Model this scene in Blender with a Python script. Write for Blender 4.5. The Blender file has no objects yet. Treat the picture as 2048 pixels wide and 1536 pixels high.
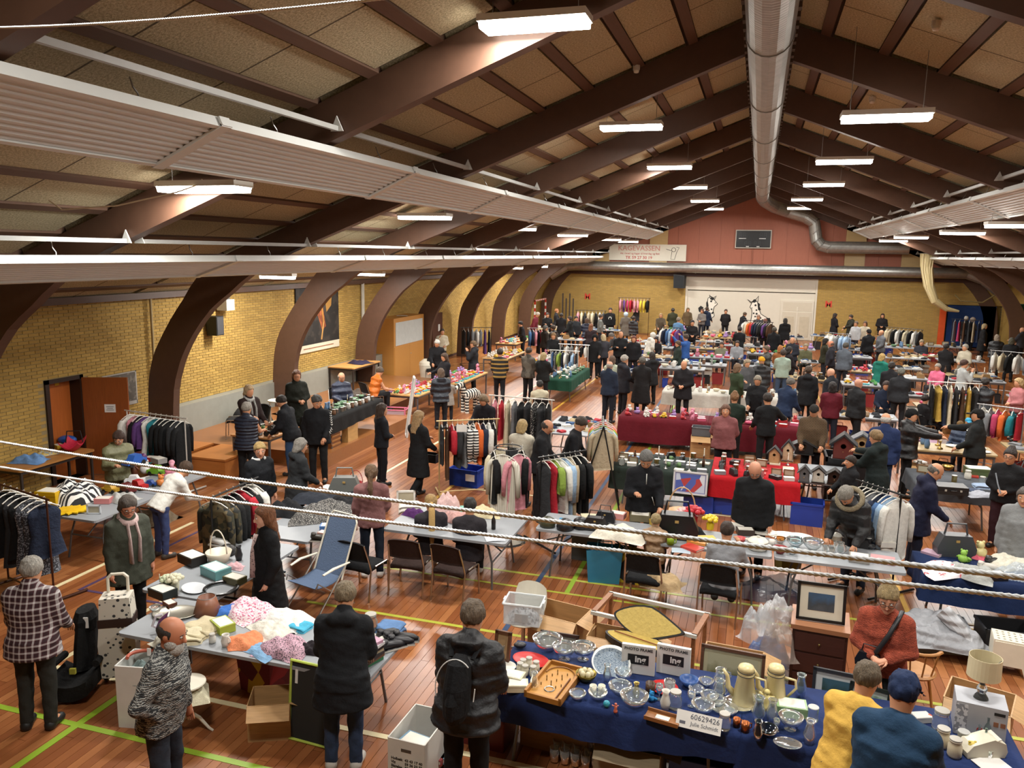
import bpy, math, random
import numpy as np
from mathutils import Vector, Matrix
SC = bpy.context.scene
COL = SC.collection
R_ = math.radians
# ---------------------------------------------------------------- camera (a phone held on the gallery, 4.75 m above the court)
CAM_H = 4.75
FPX = 1580.0
def _unit(v):
    return v / np.linalg.norm(v)
_fy = _unit(np.array([1519 - 1024., 512 - 768., FPX]))          # hall axis as the camera sees it
_fx = -np.array([-4200 - 1024., 420 - 768., FPX])
_fx = _unit(_fx - _fy * (_fx @ _fy))
_fz = np.cross(_fx, _fy)
if _fz[1] > 0: _fz = -_fz
ROT = np.stack([_fx, _fy, _fz])
cam_data = bpy.data.cameras.new('camera')
cam_data.sensor_width = 36.0
cam_data.lens = FPX / 2048 * 36
cam_data.clip_end = 200
cam = bpy.data.objects.new('camera', cam_data)
COL.objects.link(cam)
cam.matrix_world = Matrix([[ROT[i][0], -ROT[i][1], -ROT[i][2], (0, 0, CAM_H)[i]] for i in range(3)] + [[0, 0, 0, 1]])
SC.camera = cam
# ---------------------------------------------------------------- world and exposure
world = bpy.data.worlds.new('world'); SC.world = world; world.use_nodes = True
world.node_tree.nodes['Background'].inputs[0].default_value = (.9, .85, .8, 1)
world.node_tree.nodes['Background'].inputs[1].default_value = .0
SC.view_settings.view_transform = 'Standard'
SC.view_settings.look = 'None'
SC.view_settings.exposure = 0.85
SC.view_settings.gamma = 1.0
SC.view_settings.use_curve_mapping = False
LAMP_W = 140.0          # watts of each ceiling fitting
LAMP_COL = (1.0, .97, .92)

def P(px, py, z=0.0):
    """floor-plan point seen at photo pixel (px, py) when it lies z above the floor"""
    d = ROT @ np.array([px - 1024., py - 768., FPX])
    t = (z - CAM_H) / d[2]
    return np.array([d[0] * t, d[1] * t, z])
# ---------------------------------------------------------------- materials
_mats = {}
def lin(h):
    if isinstance(h, str):
        c = [int(h[i:i + 2], 16) / 255 for i in (0, 2, 4)]
        return tuple(x / 12.92 if x <= .04045 else ((x + .055) / 1.055) ** 2.4 for x in c)
    return tuple(h)
class NT:
    def __init__(s, name):
        s.m = bpy.data.materials.new(name); s.m.use_nodes = True
        s.t = s.m.node_tree; s.b = s.t.nodes['Principled BSDF']
    def n(s, typ, **k):
        nd = s.t.nodes.new('ShaderNode' + typ)
        for a, v in k.items():
            if a.startswith('i_'):
                key = a[2:]
                key = int(key) if key.isdigit() else key.replace('_', ' ')
                nd.inputs[key].default_value = v
            else: setattr(nd, a, v)
        return nd
    def l(s, a, b): s.t.links.new(a, b)
    def co(s, scale=(1, 1, 1), rot=(0, 0, 0), gen='Object'):
        tc = s.n('TexCoord'); mp = s.n('Mapping'); mp.inputs['Scale'].default_value = scale; mp.inputs['Rotation'].default_value = rot
        s.l(tc.outputs[gen], mp.inputs[0]); return mp.outputs[0]
    def ramp(s, fac, stops):
        r = s.n('ValToRGB'); e = r.color_ramp.elements
        while len(e) < len(stops): e.new(.5)
        for el, (p, c) in zip(e, stops):
            el.position = p; el.color = (*lin(c), 1)
        s.l(fac, r.inputs[0]); return r.outputs[0]
    def mix(s, fac, a, b, typ='MIX'):
        m = s.n('MixRGB', blend_type=typ)
        for i, v in ((0, fac), (1, a), (2, b)):
            if hasattr(v, 'links') or hasattr(v, 'is_linked'): s.l(v, m.inputs[i])
            elif i == 0: m.inputs[0].default_value = v
            else: m.inputs[i].default_value = (*lin(v), 1)
        return m.outputs[0]
    def math(s, op, a, b=0.0):
        m = s.n('Math', operation=op)
        for i, v in ((0, a), (1, b)):
            if hasattr(v, 'links') or hasattr(v, 'is_linked'): s.l(v, m.inputs[i])
            else: m.inputs[i].default_value = v
        return m.outputs[0]
    def bump(s, h, strength=.3, dist=.02):
        b = s.n('Bump'); b.inputs['Strength'].default_value = strength; b.inputs['Distance'].default_value = dist
        s.l(h, b.inputs['Height']); s.l(b.outputs[0], s.b.inputs['Normal'])
    def set(s, col=None, rough=None, metal=None, **k):
        if col is not None:
            if hasattr(col, 'is_linked'): s.l(col, s.b.inputs['Base Color'])
            else: s.b.inputs['Base Color'].default_value = (*lin(col), 1)
        if rough is not None: s.b.inputs['Roughness'].default_value = rough
        if metal is not None: s.b.inputs['Metallic'].default_value = metal
        for a, v in k.items(): s.b.inputs[a.replace('_', ' ')].default_value = v
        return s.m
def cached(f):
    def g(*a, **k):
        key = (f.__name__, a, tuple(sorted(k.items())))
        if key not in _mats: _mats[key] = f(*a, **k)
        return _mats[key]
    return g
def _shade(h, k):
    c = lin(h); return tuple(min(1, x * k) for x in c)
@cached
def plain(c, rough=.5, metal=0.0, var=.12, scale=6.0):
    t = NT('surface_' + str(c)); nz = t.n('TexNoise', i_Scale=scale, i_Detail=3.0); t.l(t.co(), nz.inputs[0])
    t.set(t.mix(nz.outputs[0], _shade(c, 1 - var), _shade(c, 1 + var)), rough, metal); return t.m
@cached
def cloth(c, scale=14.0, bump=.35, var=.25):
    t = NT('cloth_' + str(c)); nz = t.n('TexNoise', i_Scale=scale, i_Detail=4.0, i_Roughness=.6); t.l(t.co(), nz.inputs[0])
    t.set(t.mix(nz.outputs[0], _shade(c, 1 - var), _shade(c, 1 + var)), .85, 0)
    t.b.inputs['Specular IOR Level'].default_value = .25
    t.bump(nz.outputs[0], bump, .03); return t.m
@cached
def hairm(c):
    t = NT('hair_' + str(c)); nz = t.n('TexNoise', i_Scale=26.0, i_Detail=5.0, i_Roughness=.7); t.l(t.co((3, 3, .7)), nz.inputs[0])
    t.set(t.ramp(nz.outputs[0], [(.3, _shade(c, .45)), (.55, _shade(c, 1.0)), (.75, _shade(c, 1.7))]), .55); t.bump(nz.outputs[0], .9, .03); return t.m
@cached
def puffer(c, freq=11.0):
    t = NT('quilted_' + str(c)); w = t.n('TexWave', bands_direction='Z', wave_profile='SIN', i_Scale=freq / 3.14 * .5, i_Distortion=.8); t.l(t.co(), w.inputs[0])
    nz = t.n('TexNoise', i_Scale=20.0, i_Detail=3.0); t.l(t.co(), nz.inputs[0])
    t.set(t.mix(nz.outputs[0], _shade(c, .8), _shade(c, 1.25)), .55, 0)
    t.bump(t.math('ADD', w.outputs[0], t.math('MULTIPLY', nz.outputs[0], .5)), .8, .03); return t.m
@cached
def stripes(a, b, freq=10.0, axis='Z', width=.5, rough=.8, dist=0.0):
    t = NT('striped_' + a + b); w = t.n('TexWave', bands_direction=axis, wave_profile='SAW', i_Scale=freq / 6.2832, i_Distortion=dist)
    w.inputs['Detail'].default_value = 1.0; t.l(t.co(), w.inputs[0])
    t.set(t.mix(t.math('GREATER_THAN', w.outputs[0], width), a, b), rough); return t.m
@cached
def speckle(a, b, scale=30.0, thr=.55, rough=.8):
    t = NT('patterned_' + a + b); nz = t.n('TexNoise', i_Scale=scale, i_Detail=2.0); t.l(t.co(), nz.inputs[0])
    t.set(t.ramp(nz.outputs[0], [(thr - .03, a), (thr + .03, b)]), rough); t.bump(nz.outputs[0], .2, .02); return t.m
@cached
def spots(a, b, scale=12.0, r=.35, rough=.8):
    t = NT('spotted_' + a + b); v = t.n('TexVoronoi', i_Scale=scale); t.l(t.co(), v.inputs[0])
    t.set(t.ramp(v.outputs['Distance'], [(r - .02, b), (r + .02, a)]), rough); return t.m
@cached
def patches(cols, scale=8.0, rough=.8):
    t = NT('patched_' + cols[0]); v = t.n('TexVoronoi', i_Scale=scale); t.l(t.co(), v.inputs[0])
    sp = t.n('SeparateColor'); t.l(v.outputs['Color'], sp.inputs[0])
    r = t.n('ValToRGB'); r.color_ramp.interpolation = 'CONSTANT'; e = r.color_ramp.elements
    while len(e) < len(cols): e.new(.5)
    for i, c in enumerate(cols): e[i].position = i / len(cols); e[i].color = (*lin(c), 1)
    t.l(sp.outputs[0], r.inputs[0]); t.set(r.outputs[0], rough); return t.m
@cached
def plaid(base, a, b, s=22.0):
    t = NT('plaid_' + base)
    w1 = t.n('TexWave', bands_direction='X', wave_profile='SIN', i_Scale=s / 6.28); w2 = t.n('TexWave', bands_direction='Z', wave_profile='SIN', i_Scale=s / 6.28)
    c = t.co(); t.l(c, w1.inputs[0]); t.l(c, w2.inputs[0])
    m1 = t.math('GREATER_THAN', w1.outputs[0], .82); m2 = t.math('GREATER_THAN', w2.outputs[0], .82)
    k1 = t.math('GREATER_THAN', w1.outputs[0], .45); k2 = t.math('GREATER_THAN', w2.outputs[0], .45)
    col = t.mix(t.math('MULTIPLY', t.math('ADD', k1, k2), .4), base, a)
    col = t.mix(t.math('MULTIPLY', t.math('ADD', m1, m2), .5), col, b)
    t.set(col, .9); return t.m
@cached
def knit(a, b, s=60.0):
    t = NT('knitted_' + a + b); w = t.n('TexWave', bands_direction='Z', i_Scale=s / 6.28 * 2, i_Distortion=6.0); w.inputs['Detail Scale'].default_value = 3.0
    t.l(t.co(), w.inputs[0]); nz = t.n('TexNoise', i_Scale=18.0, i_Detail=3.0); t.l(t.co((1, 1, 3)), nz.inputs[0])
    t.set(t.mix(t.math('MULTIPLY', w.outputs[0], t.math('GREATER_THAN', nz.outputs[0], .46)), a, b), .95); t.bump(w.outputs[0], .6, .02); return t.m
@cached
def wood(c, k=.6, sc=(1, 14, 14), rough=.45):
    t = NT('wood_' + str(c)); nz = t.n('TexNoise', i_Scale=3.0, i_Detail=6.0, i_Distortion=.6); t.l(t.co(sc), nz.inputs[0])
    t.set(t.mix(nz.outputs[0], _shade(c, k), _shade(c, 2 - k)), rough); t.bump(nz.outputs[0], .08, .01); return t.m
@cached
def metal(c='b8b8b4', rough=.35):
    t = NT('metal_' + str(c)); nz = t.n('TexNoise', i_Scale=40.0); t.l(t.co(), nz.inputs[0])
    t.set(t.mix(nz.outputs[0], _shade(c, .9), _shade(c, 1.1)), rough, 1.0); return t.m
@cached
def glass(c='eef6f6', rough=.03):
    t = NT('glass_' + str(c)); nz = t.n('TexNoise', i_Scale=30.0); t.l(t.co(), nz.inputs[0]); t.bump(nz.outputs[0], .04, .01)
    t.set(c, rough); t.b.inputs['Transmission Weight'].default_value = .92; t.b.inputs['IOR'].default_value = 1.4; return t.m
@cached
def clearplastic(c='dfe8ea', a=.45):
    t = NT('plastic_' + str(c)); nz = t.n('TexNoise', i_Scale=8.0, i_Detail=3.0); t.l(t.co(), nz.inputs[0]); t.bump(nz.outputs[0], .5, .03)
    t.set(c, .2); t.b.inputs['Alpha'].default_value = a; return t.m
@cached
def glow(c, s):
    t = NT('lit_diffuser'); nz = t.n('TexNoise', i_Scale=2.0); t.l(t.co(), nz.inputs[0]); t.set('ffffff', .5)
    t.l(t.mix(nz.outputs[0], c, c), t.b.inputs['Emission Color']); t.b.inputs['Emission Strength'].default_value = s; return t.m
# ---------------------------------------------------------------- mesh building
class B:
    def __init__(s): s.v = []; s.f = []; s.mi = []; s.cur = 0
    def add(s, v, f):
        k = len(s.v); s.v += [tuple(map(float, p)) for p in v]; s.f += [tuple(i + k for i in q) for q in f]; s.mi += [s.cur] * len(f); return s
    def box(s, c, d, rz=0, m=None):
        x, y, z = d[0] / 2, d[1] / 2, d[2] / 2
        p = [(a * x, b * y, e * z) for e in (-1, 1) for a, b in ((-1, -1), (1, -1), (1, 1), (-1, 1))]
        if rz: cs, sn = math.cos(rz), math.sin(rz); p = [(a * cs - b * sn, a * sn + b * cs, e) for a, b, e in p]
        if m is not None: p = [tuple(m @ Vector(q)) for q in p]
        p = [(a + c[0], b + c[1], e + c[2]) for a, b, e in p]
        return s.add(p, [(0, 3, 2, 1), (4, 5, 6, 7), (0, 1, 5, 4), (1, 2, 6, 5), (2, 3, 7, 6), (3, 0, 4, 7)])
    def b2(s, lo, hi): return s.box([(a + b) / 2 for a, b in zip(lo, hi)], [abs(b - a) for a, b in zip(lo, hi)])
    def tube(s, pts, r, n=8, caps=True, flat=1.0):
        pts = [Vector(p) for p in pts]; k = len(pts)
        rs = r if isinstance(r, (list, tuple)) else [r] * k
        t0 = (pts[1] - pts[0]).normalized()
        up = Vector((0, 0, 1)) if abs(t0.z) < .9 else Vector((1, 0, 0))
        a = t0.cross(up).normalized(); V = []; F = []
        for i, p in enumerate(pts):
            t = ((pts[min(i + 1, k - 1)] - p).normalized() + (p - pts[max(i - 1, 0)]).normalized())
            t = t.normalized() if t.length > 1e-6 else t0
            a = (a - t * a.dot(t)); a = a.normalized() if a.length > 1e-6 else t.orthogonal().normalized()
            b = t.cross(a)
            for j in range(n):
                an = 2 * math.pi * j / n
                V.append(p + a * (math.cos(an) * rs[i]) + b * (math.sin(an) * rs[i] * flat))
        for i in range(k - 1):
            for j in range(n):
                j2 = (j + 1) % n
                F.append((i * n + j, i * n + j2, (i + 1) * n + j2, (i + 1) * n + j))
        if caps: F += [tuple(range(n))[::-1], tuple(range((k - 1) * n, k * n))]
        return s.add(V, F)
    def cyl(s, p0, p1, r0, r1=None, n=12): return s.tube([p0, p1], [r0, r0 if r1 is None else r1], n)
    def lathe(s, prof, n=20, c=(0, 0, 0), sq=(1, 1), wav=None):
        V = []; F = []; k = len(prof)
        for r, z in prof:
            for j in range(n):
                a = 2 * math.pi * j / n; q = r * (1 + (wav(a, z) if wav else 0))
                V.append((c[0] + q * math.cos(a) * sq[0], c[1] + q * math.sin(a) * sq[1], c[2] + z))
        for i in range(k - 1):
            for j in range(n):
                j2 = (j + 1) % n; F.append((i * n + j, i * n + j2, (i + 1) * n + j2, (i + 1) * n + j))
        if prof[0][0] > 1e-5: F.append(tuple(range(n))[::-1])
        if prof[-1][0] > 1e-5: F.append(tuple(range((k - 1) * n, k * n)))
        return s.add(V, F)
    def sph(s, c, r, n=12, m=8):
        r = r if isinstance(r, (list, tuple)) else (r, r, r)
        V = [(c[0], c[1], c[2] - r[2])]; F = []
        for i in range(1, m):
            t = math.pi * i / m
            for j in range(n):
                a = 2 * math.pi * j / n
                V.append((c[0] + r[0] * math.sin(t) * math.cos(a), c[1] + r[1] * math.sin(t) * math.sin(a), c[2] - r[2] * math.cos(t)))
        V.append((c[0], c[1], c[2] + r[2])); L = len(V) - 1
        for j in range(n):
            j2 = (j + 1) % n; F.append((0, 1 + j2, 1 + j)); F.append((L, L - n + j, L - n + j2))
            for i in range(m - 2): F.append((1 + i * n + j, 1 + i * n + j2, 1 + (i + 1) * n + j2, 1 + (i + 1) * n + j))
        return s.add(V, F)
    def prism(s, poly, z0, z1, axis='z'):
        n = len(poly); mp = {'z': lambda a, b, c: (a, b, c), 'y': lambda a, b, c: (a, c, b), 'x': lambda a, b, c: (c, a, b)}[axis]
        V = [mp(a, b, z0) for a, b in poly] + [mp(a, b, z1) for a, b in poly]
        F = [tuple(range(n))[::-1], tuple(range(n, 2 * n))] + [(i, (i + 1) % n, n + (i + 1) % n, n + i) for i in range(n)]
        return s.add(V, F)
    def plate(s, outer, holes, z0, z1, axis='z'):
        from mathutils.geometry import tessellate_polygon
        loops = [outer] + holes; pts = [p for l in loops for p in l]; n = len(pts); mp = {'z': lambda a, b, c: (a, b, c), 'y': lambda a, b, c: (a, c, b)}[axis]
        T = tessellate_polygon([[Vector((a, b, 0)) for a, b in l] for l in loops]); F = [tuple(t) for t in T] + [tuple(i + n for i in t[::-1]) for t in T]; k = 0
        for l in loops:
            F += [(k + i, k + (i + 1) % len(l), n + k + (i + 1) % len(l), n + k + i) for i in range(len(l))]; k += len(l)
        return s.add([mp(a, b, z0) for a, b in pts] + [mp(a, b, z1) for a, b in pts], F)
    def grid(s, nx, ny, fn, thick=0.0):
        V = [fn(i / (nx - 1), j / (ny - 1)) for j in range(ny) for i in range(nx)]
        F = [(j * nx + i, j * nx + i + 1, (j + 1) * nx + i + 1, (j + 1) * nx + i) for j in range(ny - 1) for i in range(nx - 1)]
        if thick:
            m = len(V); V += [(x, y, z - thick) for x, y, z in V]; F += [tuple(q + m for q in f[::-1]) for f in F]
            rim = [i for i in range(nx)] + [j * nx + nx - 1 for j in range(1, ny)] + [(ny - 1) * nx + i for i in range(nx - 2, -1, -1)] + [j * nx for j in range(ny - 2, 0, -1)]
            for a, b in zip(rim, rim[1:] + rim[:1]): F.append((b, a, a + m, b + m))
        return s.add(V, F)
    def mesh(s, name='mesh', smooth=False, bev=0):
        m = bpy.data.meshes.new(name); m.from_pydata(s.v, [], s.f)
        if smooth: m.polygons.foreach_set('use_smooth', [True] * len(s.f))
        if any(s.mi): m.polygons.foreach_set('material_index', s.mi)
        m.update(); return m
_meshes = {}
def lib(key, fn, smooth=False):
    if key not in _meshes:
        r = fn(); _meshes[key] = r.mesh(str(key)[:40], smooth) if isinstance(r, B) else r
    return _meshes[key]
def ob(name, mesh, mat=None, parent=None, loc=(0, 0, 0), rz=0, s=None):
    if isinstance(mesh, B): mesh = mesh.mesh(name)
    o = bpy.data.objects.new(name, mesh); COL.objects.link(o)
    o.location = loc
    if rz: o.rotation_euler = (0, 0, rz) if not isinstance(rz, (tuple, list)) else rz
    if s is not None: o.scale = s if isinstance(s, (tuple, list)) else (s, s, s)
    if parent is not None: o.parent = parent
    if mat is not None:
        ms = mat if isinstance(mat, (list, tuple)) else [mat]
        while len(mesh.materials) < len(ms): mesh.materials.append(None)
        for sl, mm in zip(o.material_slots, ms): sl.link = 'OBJECT'; sl.material = mm
    return o
def tag(o, label=None, cat=None, group=None, kind=None):
    if label: o['label'] = label
    if cat: o['category'] = cat
    if group: o['group'] = group
    if kind: o['kind'] = kind
    return o
def thing(name, label, cat, loc=(0, 0, 0), rz=0, group=None, s=None):
    o = bpy.data.objects.new(name, None); COL.objects.link(o); o.empty_display_size = .1
    o.location = loc; o.rotation_euler = rz if isinstance(rz, (tuple, list)) else (0, 0, rz)
    if s is not None: o.scale = s if isinstance(s, (tuple, list)) else (s, s, s)
    return tag(o, label, cat, group)
def put(name, parts, label, cat, loc=(0, 0, 0), rz=0, group=None, s=None):
    """one thing: a single mesh, or an Empty with its parts (name, mesh, material[, subparts])"""
    if len(parts) == 1 and len(parts[0]) < 4:
        _, me, mt = parts[0]
        return tag(ob(name, me, mt, None, loc, rz, s), label, cat, group)
    t = thing(name, label, cat, loc, rz, group, s)
    for p in parts:
        o = ob(p[0], p[1], p[2], t)
        for q in (p[3] if len(p) > 3 else ()): ob(q[0], q[1], q[2], o)
    return t
def struct(name, mesh, mat, parent=None, **k):
    o = ob(name, mesh, mat, parent, **k)
    if parent is None: o['kind'] = 'structure'
    return o
# ================================================================ THE HALL
XC, XL, XR, YB, YE = -.25, -13.2, 12.7, -2.2, 48.3
SL, ZT, ZBOT = .385, 8.67, 8.12
Y0R, DY = 14.3, 4.84
RAFT = [Y0R + DY * k for k in range(-3, 8)]
def roof(u): return ZT - SL * abs(u)
# floor boards
def floor_mat(rand):
    t = NT('varnished_floor_boards')
    if rand == 'obj': r = t.n('ObjectInfo').outputs['Random']
    else: r = t.n('NewGeometry').outputs['Random Per Island']
    nz = t.n('TexNoise', i_Scale=2.5, i_Detail=6.0, i_Distortion=.4); t.l(t.co((14, 1.0, 1)), nz.inputs[0])
    c = t.ramp(r, [(0, '7d4828'), (.35, '8a5330'), (.7, '996038'), (1, 'aa7044')])
    t.set(t.mix(t.math('MULTIPLY', nz.outputs[0], .5), c, '6e3c1c'), .3); t.b.inputs['Specular IOR Level'].default_value = .45
    t.bump(nz.outputs[0], .03, .01); return t.m
FM_O, FM_I = floor_mat('obj'), floor_mat('isl')
floor = struct('floor', B().b2((XL, YB, -.25), (XR, YE, -.012)), plain('3a2214', .7))
rng = random.Random(5)
PW = .1
planks = []
nx = int((XR - XL) / PW)
for i in range(nx):
    x = XL + PW * (i + .5); y = YB - rng.random() * 2.2
    while y < YE:
        L = rng.uniform(1.5, 2.7); planks.append((x, max(y, YB), min(y + L, YE))); y += L
def plank_key(p):
    # how large it shows: near and in front of the camera
    yc = (p[1] + p[2]) / 2
    if yc < 4.6 or p[0] > 3 or p[0] < -1.05 * yc or p[0] > .36 * yc: return 1e9
    return yc + abs(p[0]) * .2
planks.sort(key=plank_key)
pm = lib('plank', lambda: B().box((0, 0, -.006), (PW - .004, 1, .012)))
for x, y0, y1 in planks[:300]:
    ob('plank', pm, FM_O, floor, (x, (y0 + y1) / 2, 0), s=(1, y1 - y0 - .004, 1))
b = B()
for x, y0, y1 in planks[300:]: b.box((x, (y0 + y1) / 2, -.006), (PW - .004, y1 - y0 - .004, .012))
tag(ob('floor_planks', b, FM_I, floor), kind='stuff')
# painted court lines
_ln = [0]
def line(c, x0, x1, y0, y1):
    _ln[0] += 1
    ob('court_line', B().b2((x0, y0, 0), (x1, y1, .002 + .0003 * _ln[0])), plain(c, .4, var=.06), floor)
GRN, LIM, BLU, WHT, YEL = '87a52b', 'a5a83c', '2e4464', 'd8caa0', 'c79a3c'
line(LIM, -5.6, 6, 8.86, 8.92); line(LIM, -6, 9, 10.28, 10.33); line(LIM, -4.6, 9, 10.76, 10.82)
line(GRN, -2.34, -2.27, 10.33, 47); line(BLU, -2.83, -2.76, 4.5, 47)
line(GRN, -9.5, 1.5, 5.63, 5.7); line(GRN, -6.28, -6.2, 2.5, 8.8); line(WHT, -7.45, -1.5, 6.43, 6.5); line(WHT, -7.47, -7.4, 6.5, 30)
line('4a3a58', -8.8, -8.75, 8.2, 12); line('4a3a58', -8.8, -7, 8.17, 8.22); line(YEL, -5.75, -5.68, 13.2, 40); line(WHT, -9.2, -9.13, 8, 11)
line(LIM, 2.2, 9, 8.42, 8.48); line(YEL, 2.2, 2.27, 10.5, 30); line(WHT, -5.5, -3.3, 14.5, 14.55); line(WHT, -.9, -.2, 14.55, 14.6)
for x in (-6.5, -5.9): line(WHT, x, x + .35, 13.6, 13.66)
line(YEL, 2.3, 9, 10.95, 11.0); line(YEL, 2.3, 9, 11.1, 11.15); line(BLU, 2.9, 9, 8.0, 8.06)
# brick walls
def brick_mat(rand, a='a48442', m='b29048', e='bf9c50'):
    t = NT('yellow_brick')
    r = t.n('ObjectInfo').outputs['Random'] if rand == 'obj' else t.n('NewGeometry').outputs['Random Per Island']
    nz = t.n('TexNoise', i_Scale=25.0, i_Detail=4.0); t.l(t.co(), nz.inputs[0])
    t.set(t.mix(t.math('MULTIPLY', nz.outputs[0], .5), t.ramp(r, [(0, a), (.5, m), (1, e)]), '8a6c34'), .9); t.bump(nz.outputs[0], .3, .01); return t.m
BM_O, BM_I = brick_mat('obj'), brick_mat('isl')
MORT = plain('8d7c58', .95)
DY0, DY1, DZ = 11.86, 12.78, 2.12            # door opening in the side wall
w = B(); w.b2((XL - .3, YB, 0), (XL - .012, DY0, 3.75)).b2((XL - .3, DY1, 0), (XL - .012, YE, 3.75)).b2((XL - .3, DY0, DZ), (XL - .012, DY1, 3.75))
wall_left = struct('wall_left', w, MORT)
BH, BL = .0667, .24
bricks = []
for j in range(56):
    z = (j + .5) * BH
    y = YB + (BL / 2 if j % 2 else 0)
    while y < YE:
        yc = y + BL / 2
        if z < 3.72 and not (DY0 - .1 < yc < DY1 + .1 and z < DZ): bricks.append((yc, z))
        y += BL
near = [q for q in bricks if 11.2 < q[0] < 14.6 and q[1] > 2.3]
near.sort(key=lambda q: q[0]); near = near[:300]; ns = set(near)
bm = lib('brick', lambda: B().box((0, 0, 0), (.012, BL - .012, BH - .012)))
rng = random.Random(2)
for y, z in near: ob('brick', bm, BM_O, wall_left, (XL - .006 + rng.uniform(-.002, .002), y, z))
b = B()
for y, z in bricks:
    if (y, z) not in ns:
        x = XL + rng.uniform(-.002, .002); y0, y1, z0, z1 = y - .114, y + .114, z - .0273, z + .0273
        b.add([(x - .012, y0, z0), (x - .012, y1, z0), (x - .012, y1, z1), (x - .012, y0, z1), (x, y0, z0), (x, y1, z0), (x, y1, z1), (x, y0, z1)],
              [(4, 5, 6, 7), (0, 4, 7, 3), (5, 1, 2, 6), (0, 1, 5, 4), (3, 7, 6, 2)])
tag(ob('brick_courses', b, BM_I, wall_left), kind='stuff')
def brick_wall_mat():
    t = NT('yellow_brick_wall'); br = t.n('TexBrick', i_Scale=1.0, offset=.5); t.l(t.co((1, 1, 1), (R_(90), 0, 0)), br.inputs[0])
    for k, v in (('Brick Width', .24), ('Row Height', .0667), ('Mortar Size', .007)): br.inputs[k].default_value = v
    br.inputs['Color1'].default_value = (*lin('b4924a'), 1); br.inputs['Color2'].default_value = (*lin('a08342'), 1); br.inputs['Mortar'].default_value = (*lin('8d7c58'), 1)
    nz = t.n('TexNoise', i_Scale=6.0, i_Detail=4.0); t.l(t.co(), nz.inputs[0])
    t.set(t.mix(t.math('MULTIPLY', nz.outputs[0], .4), br.outputs[0], '8a6e38'), .9); t.bump(br.outputs['Fac'], -.2, .01); return t.m
BWM = brick_wall_mat()
struct('wall_right', B().b2((XR, YB, 0), (XR + .3, YE, 3.85)), BM_I)
b = B(); b.prism([(XL - .3, 0), (XR + .3, 0), (XR + .3, 3.75), (XC, ZT + .2), (XL - .3, 3.75)], YB - .3, YB, 'y')
struct('wall_back', b, BWM)
# end wall: brick below, brown boarded gable above, white niche in the middle
MX0, MX1, MZ = -4.07, 3.28, 3.5
b = B(); b.b2((XL, YE, 0), (MX0, YE + .3, 3.62)).b2((MX1, YE, 0), (9.65, YE + .3, 3.62)).b2((9.65, YE, 2.3), (XR, YE + .3, 3.62)).b2((MX0, YE, MZ), (MX1, YE + .3, 3.62)).b2((12.6, YE, 0), (XR, YE + .3, 2.3))
wall_end = struct('wall_end', b, BWM)
GAB = wood('9c5c46', .85, (14, 14, 1.2), .6)
x = XL; wgab = 1.22
gab = ob('gable_backing', B().prism([(XL, 3.62), (XR, 3.62), (XC, ZT)], YE + .03, YE + .3, 'y'), GAB, wall_end)
while x < XR - .01:
    x1 = min(x + wgab, XR); pts = [(x + .006, 3.62), (x1 - .006, 3.62), (x1 - .006, roof(x1 - .006 - XC) - .02)]
    if x < XC < x1: pts.append((XC, ZT - .02))
    pts.append((x + .006, roof(x + .006 - XC) - .02)); ob('gable_panel', B().prism(pts, YE, YE + .03, 'y'), GAB, wall_end); x += wgab
ob('beam', B().b2((XL, YE - .14, 3.5), (XR, YE + .02, 3.74)), wood('43251c', .8), wall_end)
WHITE = plain('cfc8b8', .7, var=.03)
niche = struct('wall_niche', B().b2((MX0, YE + .25, 0), (MX1, YE + .3, MZ)).b2((MX0, YE - .02, 0), (MX0 + .12, YE + .3, MZ)).b2((MX1 - .1, YE - .02, 0), (MX1, YE + .3, MZ)), WHITE)
ob('roller_screen', B().b2((MX0 + .12, YE + .02, 2.72), (MX1 - .1, YE + .06, MZ)), WHITE, niche)
ob('lower_panel', B().b2((MX0 + .12, YE + .04, 0), (MX1 - .1, YE + .12, 2.66)), WHITE, niche)
d1 = struct('door_1', B().b2((1.36, YE - .04, 0), (3.15, YE + .05, 2.26)), WHITE)
ob('transom', B().b2((1.48, YE - .05, 1.66), (3.05, YE - .035, 2.16)), plain('c4bba8', .6, var=.04), d1)
for xa in (1.48, 2.3): ob('door_leaf', B().b2((xa, YE - .08, .02), (xa + .75, YE - .04, 1.6)), plain('c4bba8', .6, var=.04), d1); ob('leaf_panel', B().b2((xa + .12, YE - .1, .2), (xa + .63, YE - .08, 1.35)), plain('b9ae98', .6), d1)
ob('door_post', B().b2((2.23, YE - .1, 0), (2.3, YE - .03, 1.9)), WHITE, d1)
# ceiling: wood-wool panels between purlins and frames
CEIL = NT('wood_wool_board'); nz = CEIL.n('TexNoise', i_Scale=34.0, i_Detail=5.0, i_Roughness=.75); CEIL.l(CEIL.co(), nz.inputs[0])
nz2 = CEIL.n('TexNoise', i_Scale=1.2, i_Detail=3.0); CEIL.l(CEIL.co((3, .4, 1)), nz2.inputs[0])
_sp = CEIL.n('SeparateXYZ'); CEIL.l(CEIL.co(), _sp.inputs[0]); _sm = CEIL.math('LESS_THAN', CEIL.math('ABSOLUTE', CEIL.math('SUBTRACT', CEIL.math('ABSOLUTE', _sp.outputs[1]), .78)), .014)
CEIL.set(CEIL.mix(_sm, CEIL.mix(CEIL.math('MULTIPLY', nz2.outputs[0], .7), CEIL.ramp(nz.outputs[0], [(.35, '857a5c'), (.65, 'ece0bc')]), 'b0a07c'), '5a4e3a'), .95); CEIL.bump(nz.outputs[0], .8, .03)
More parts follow.
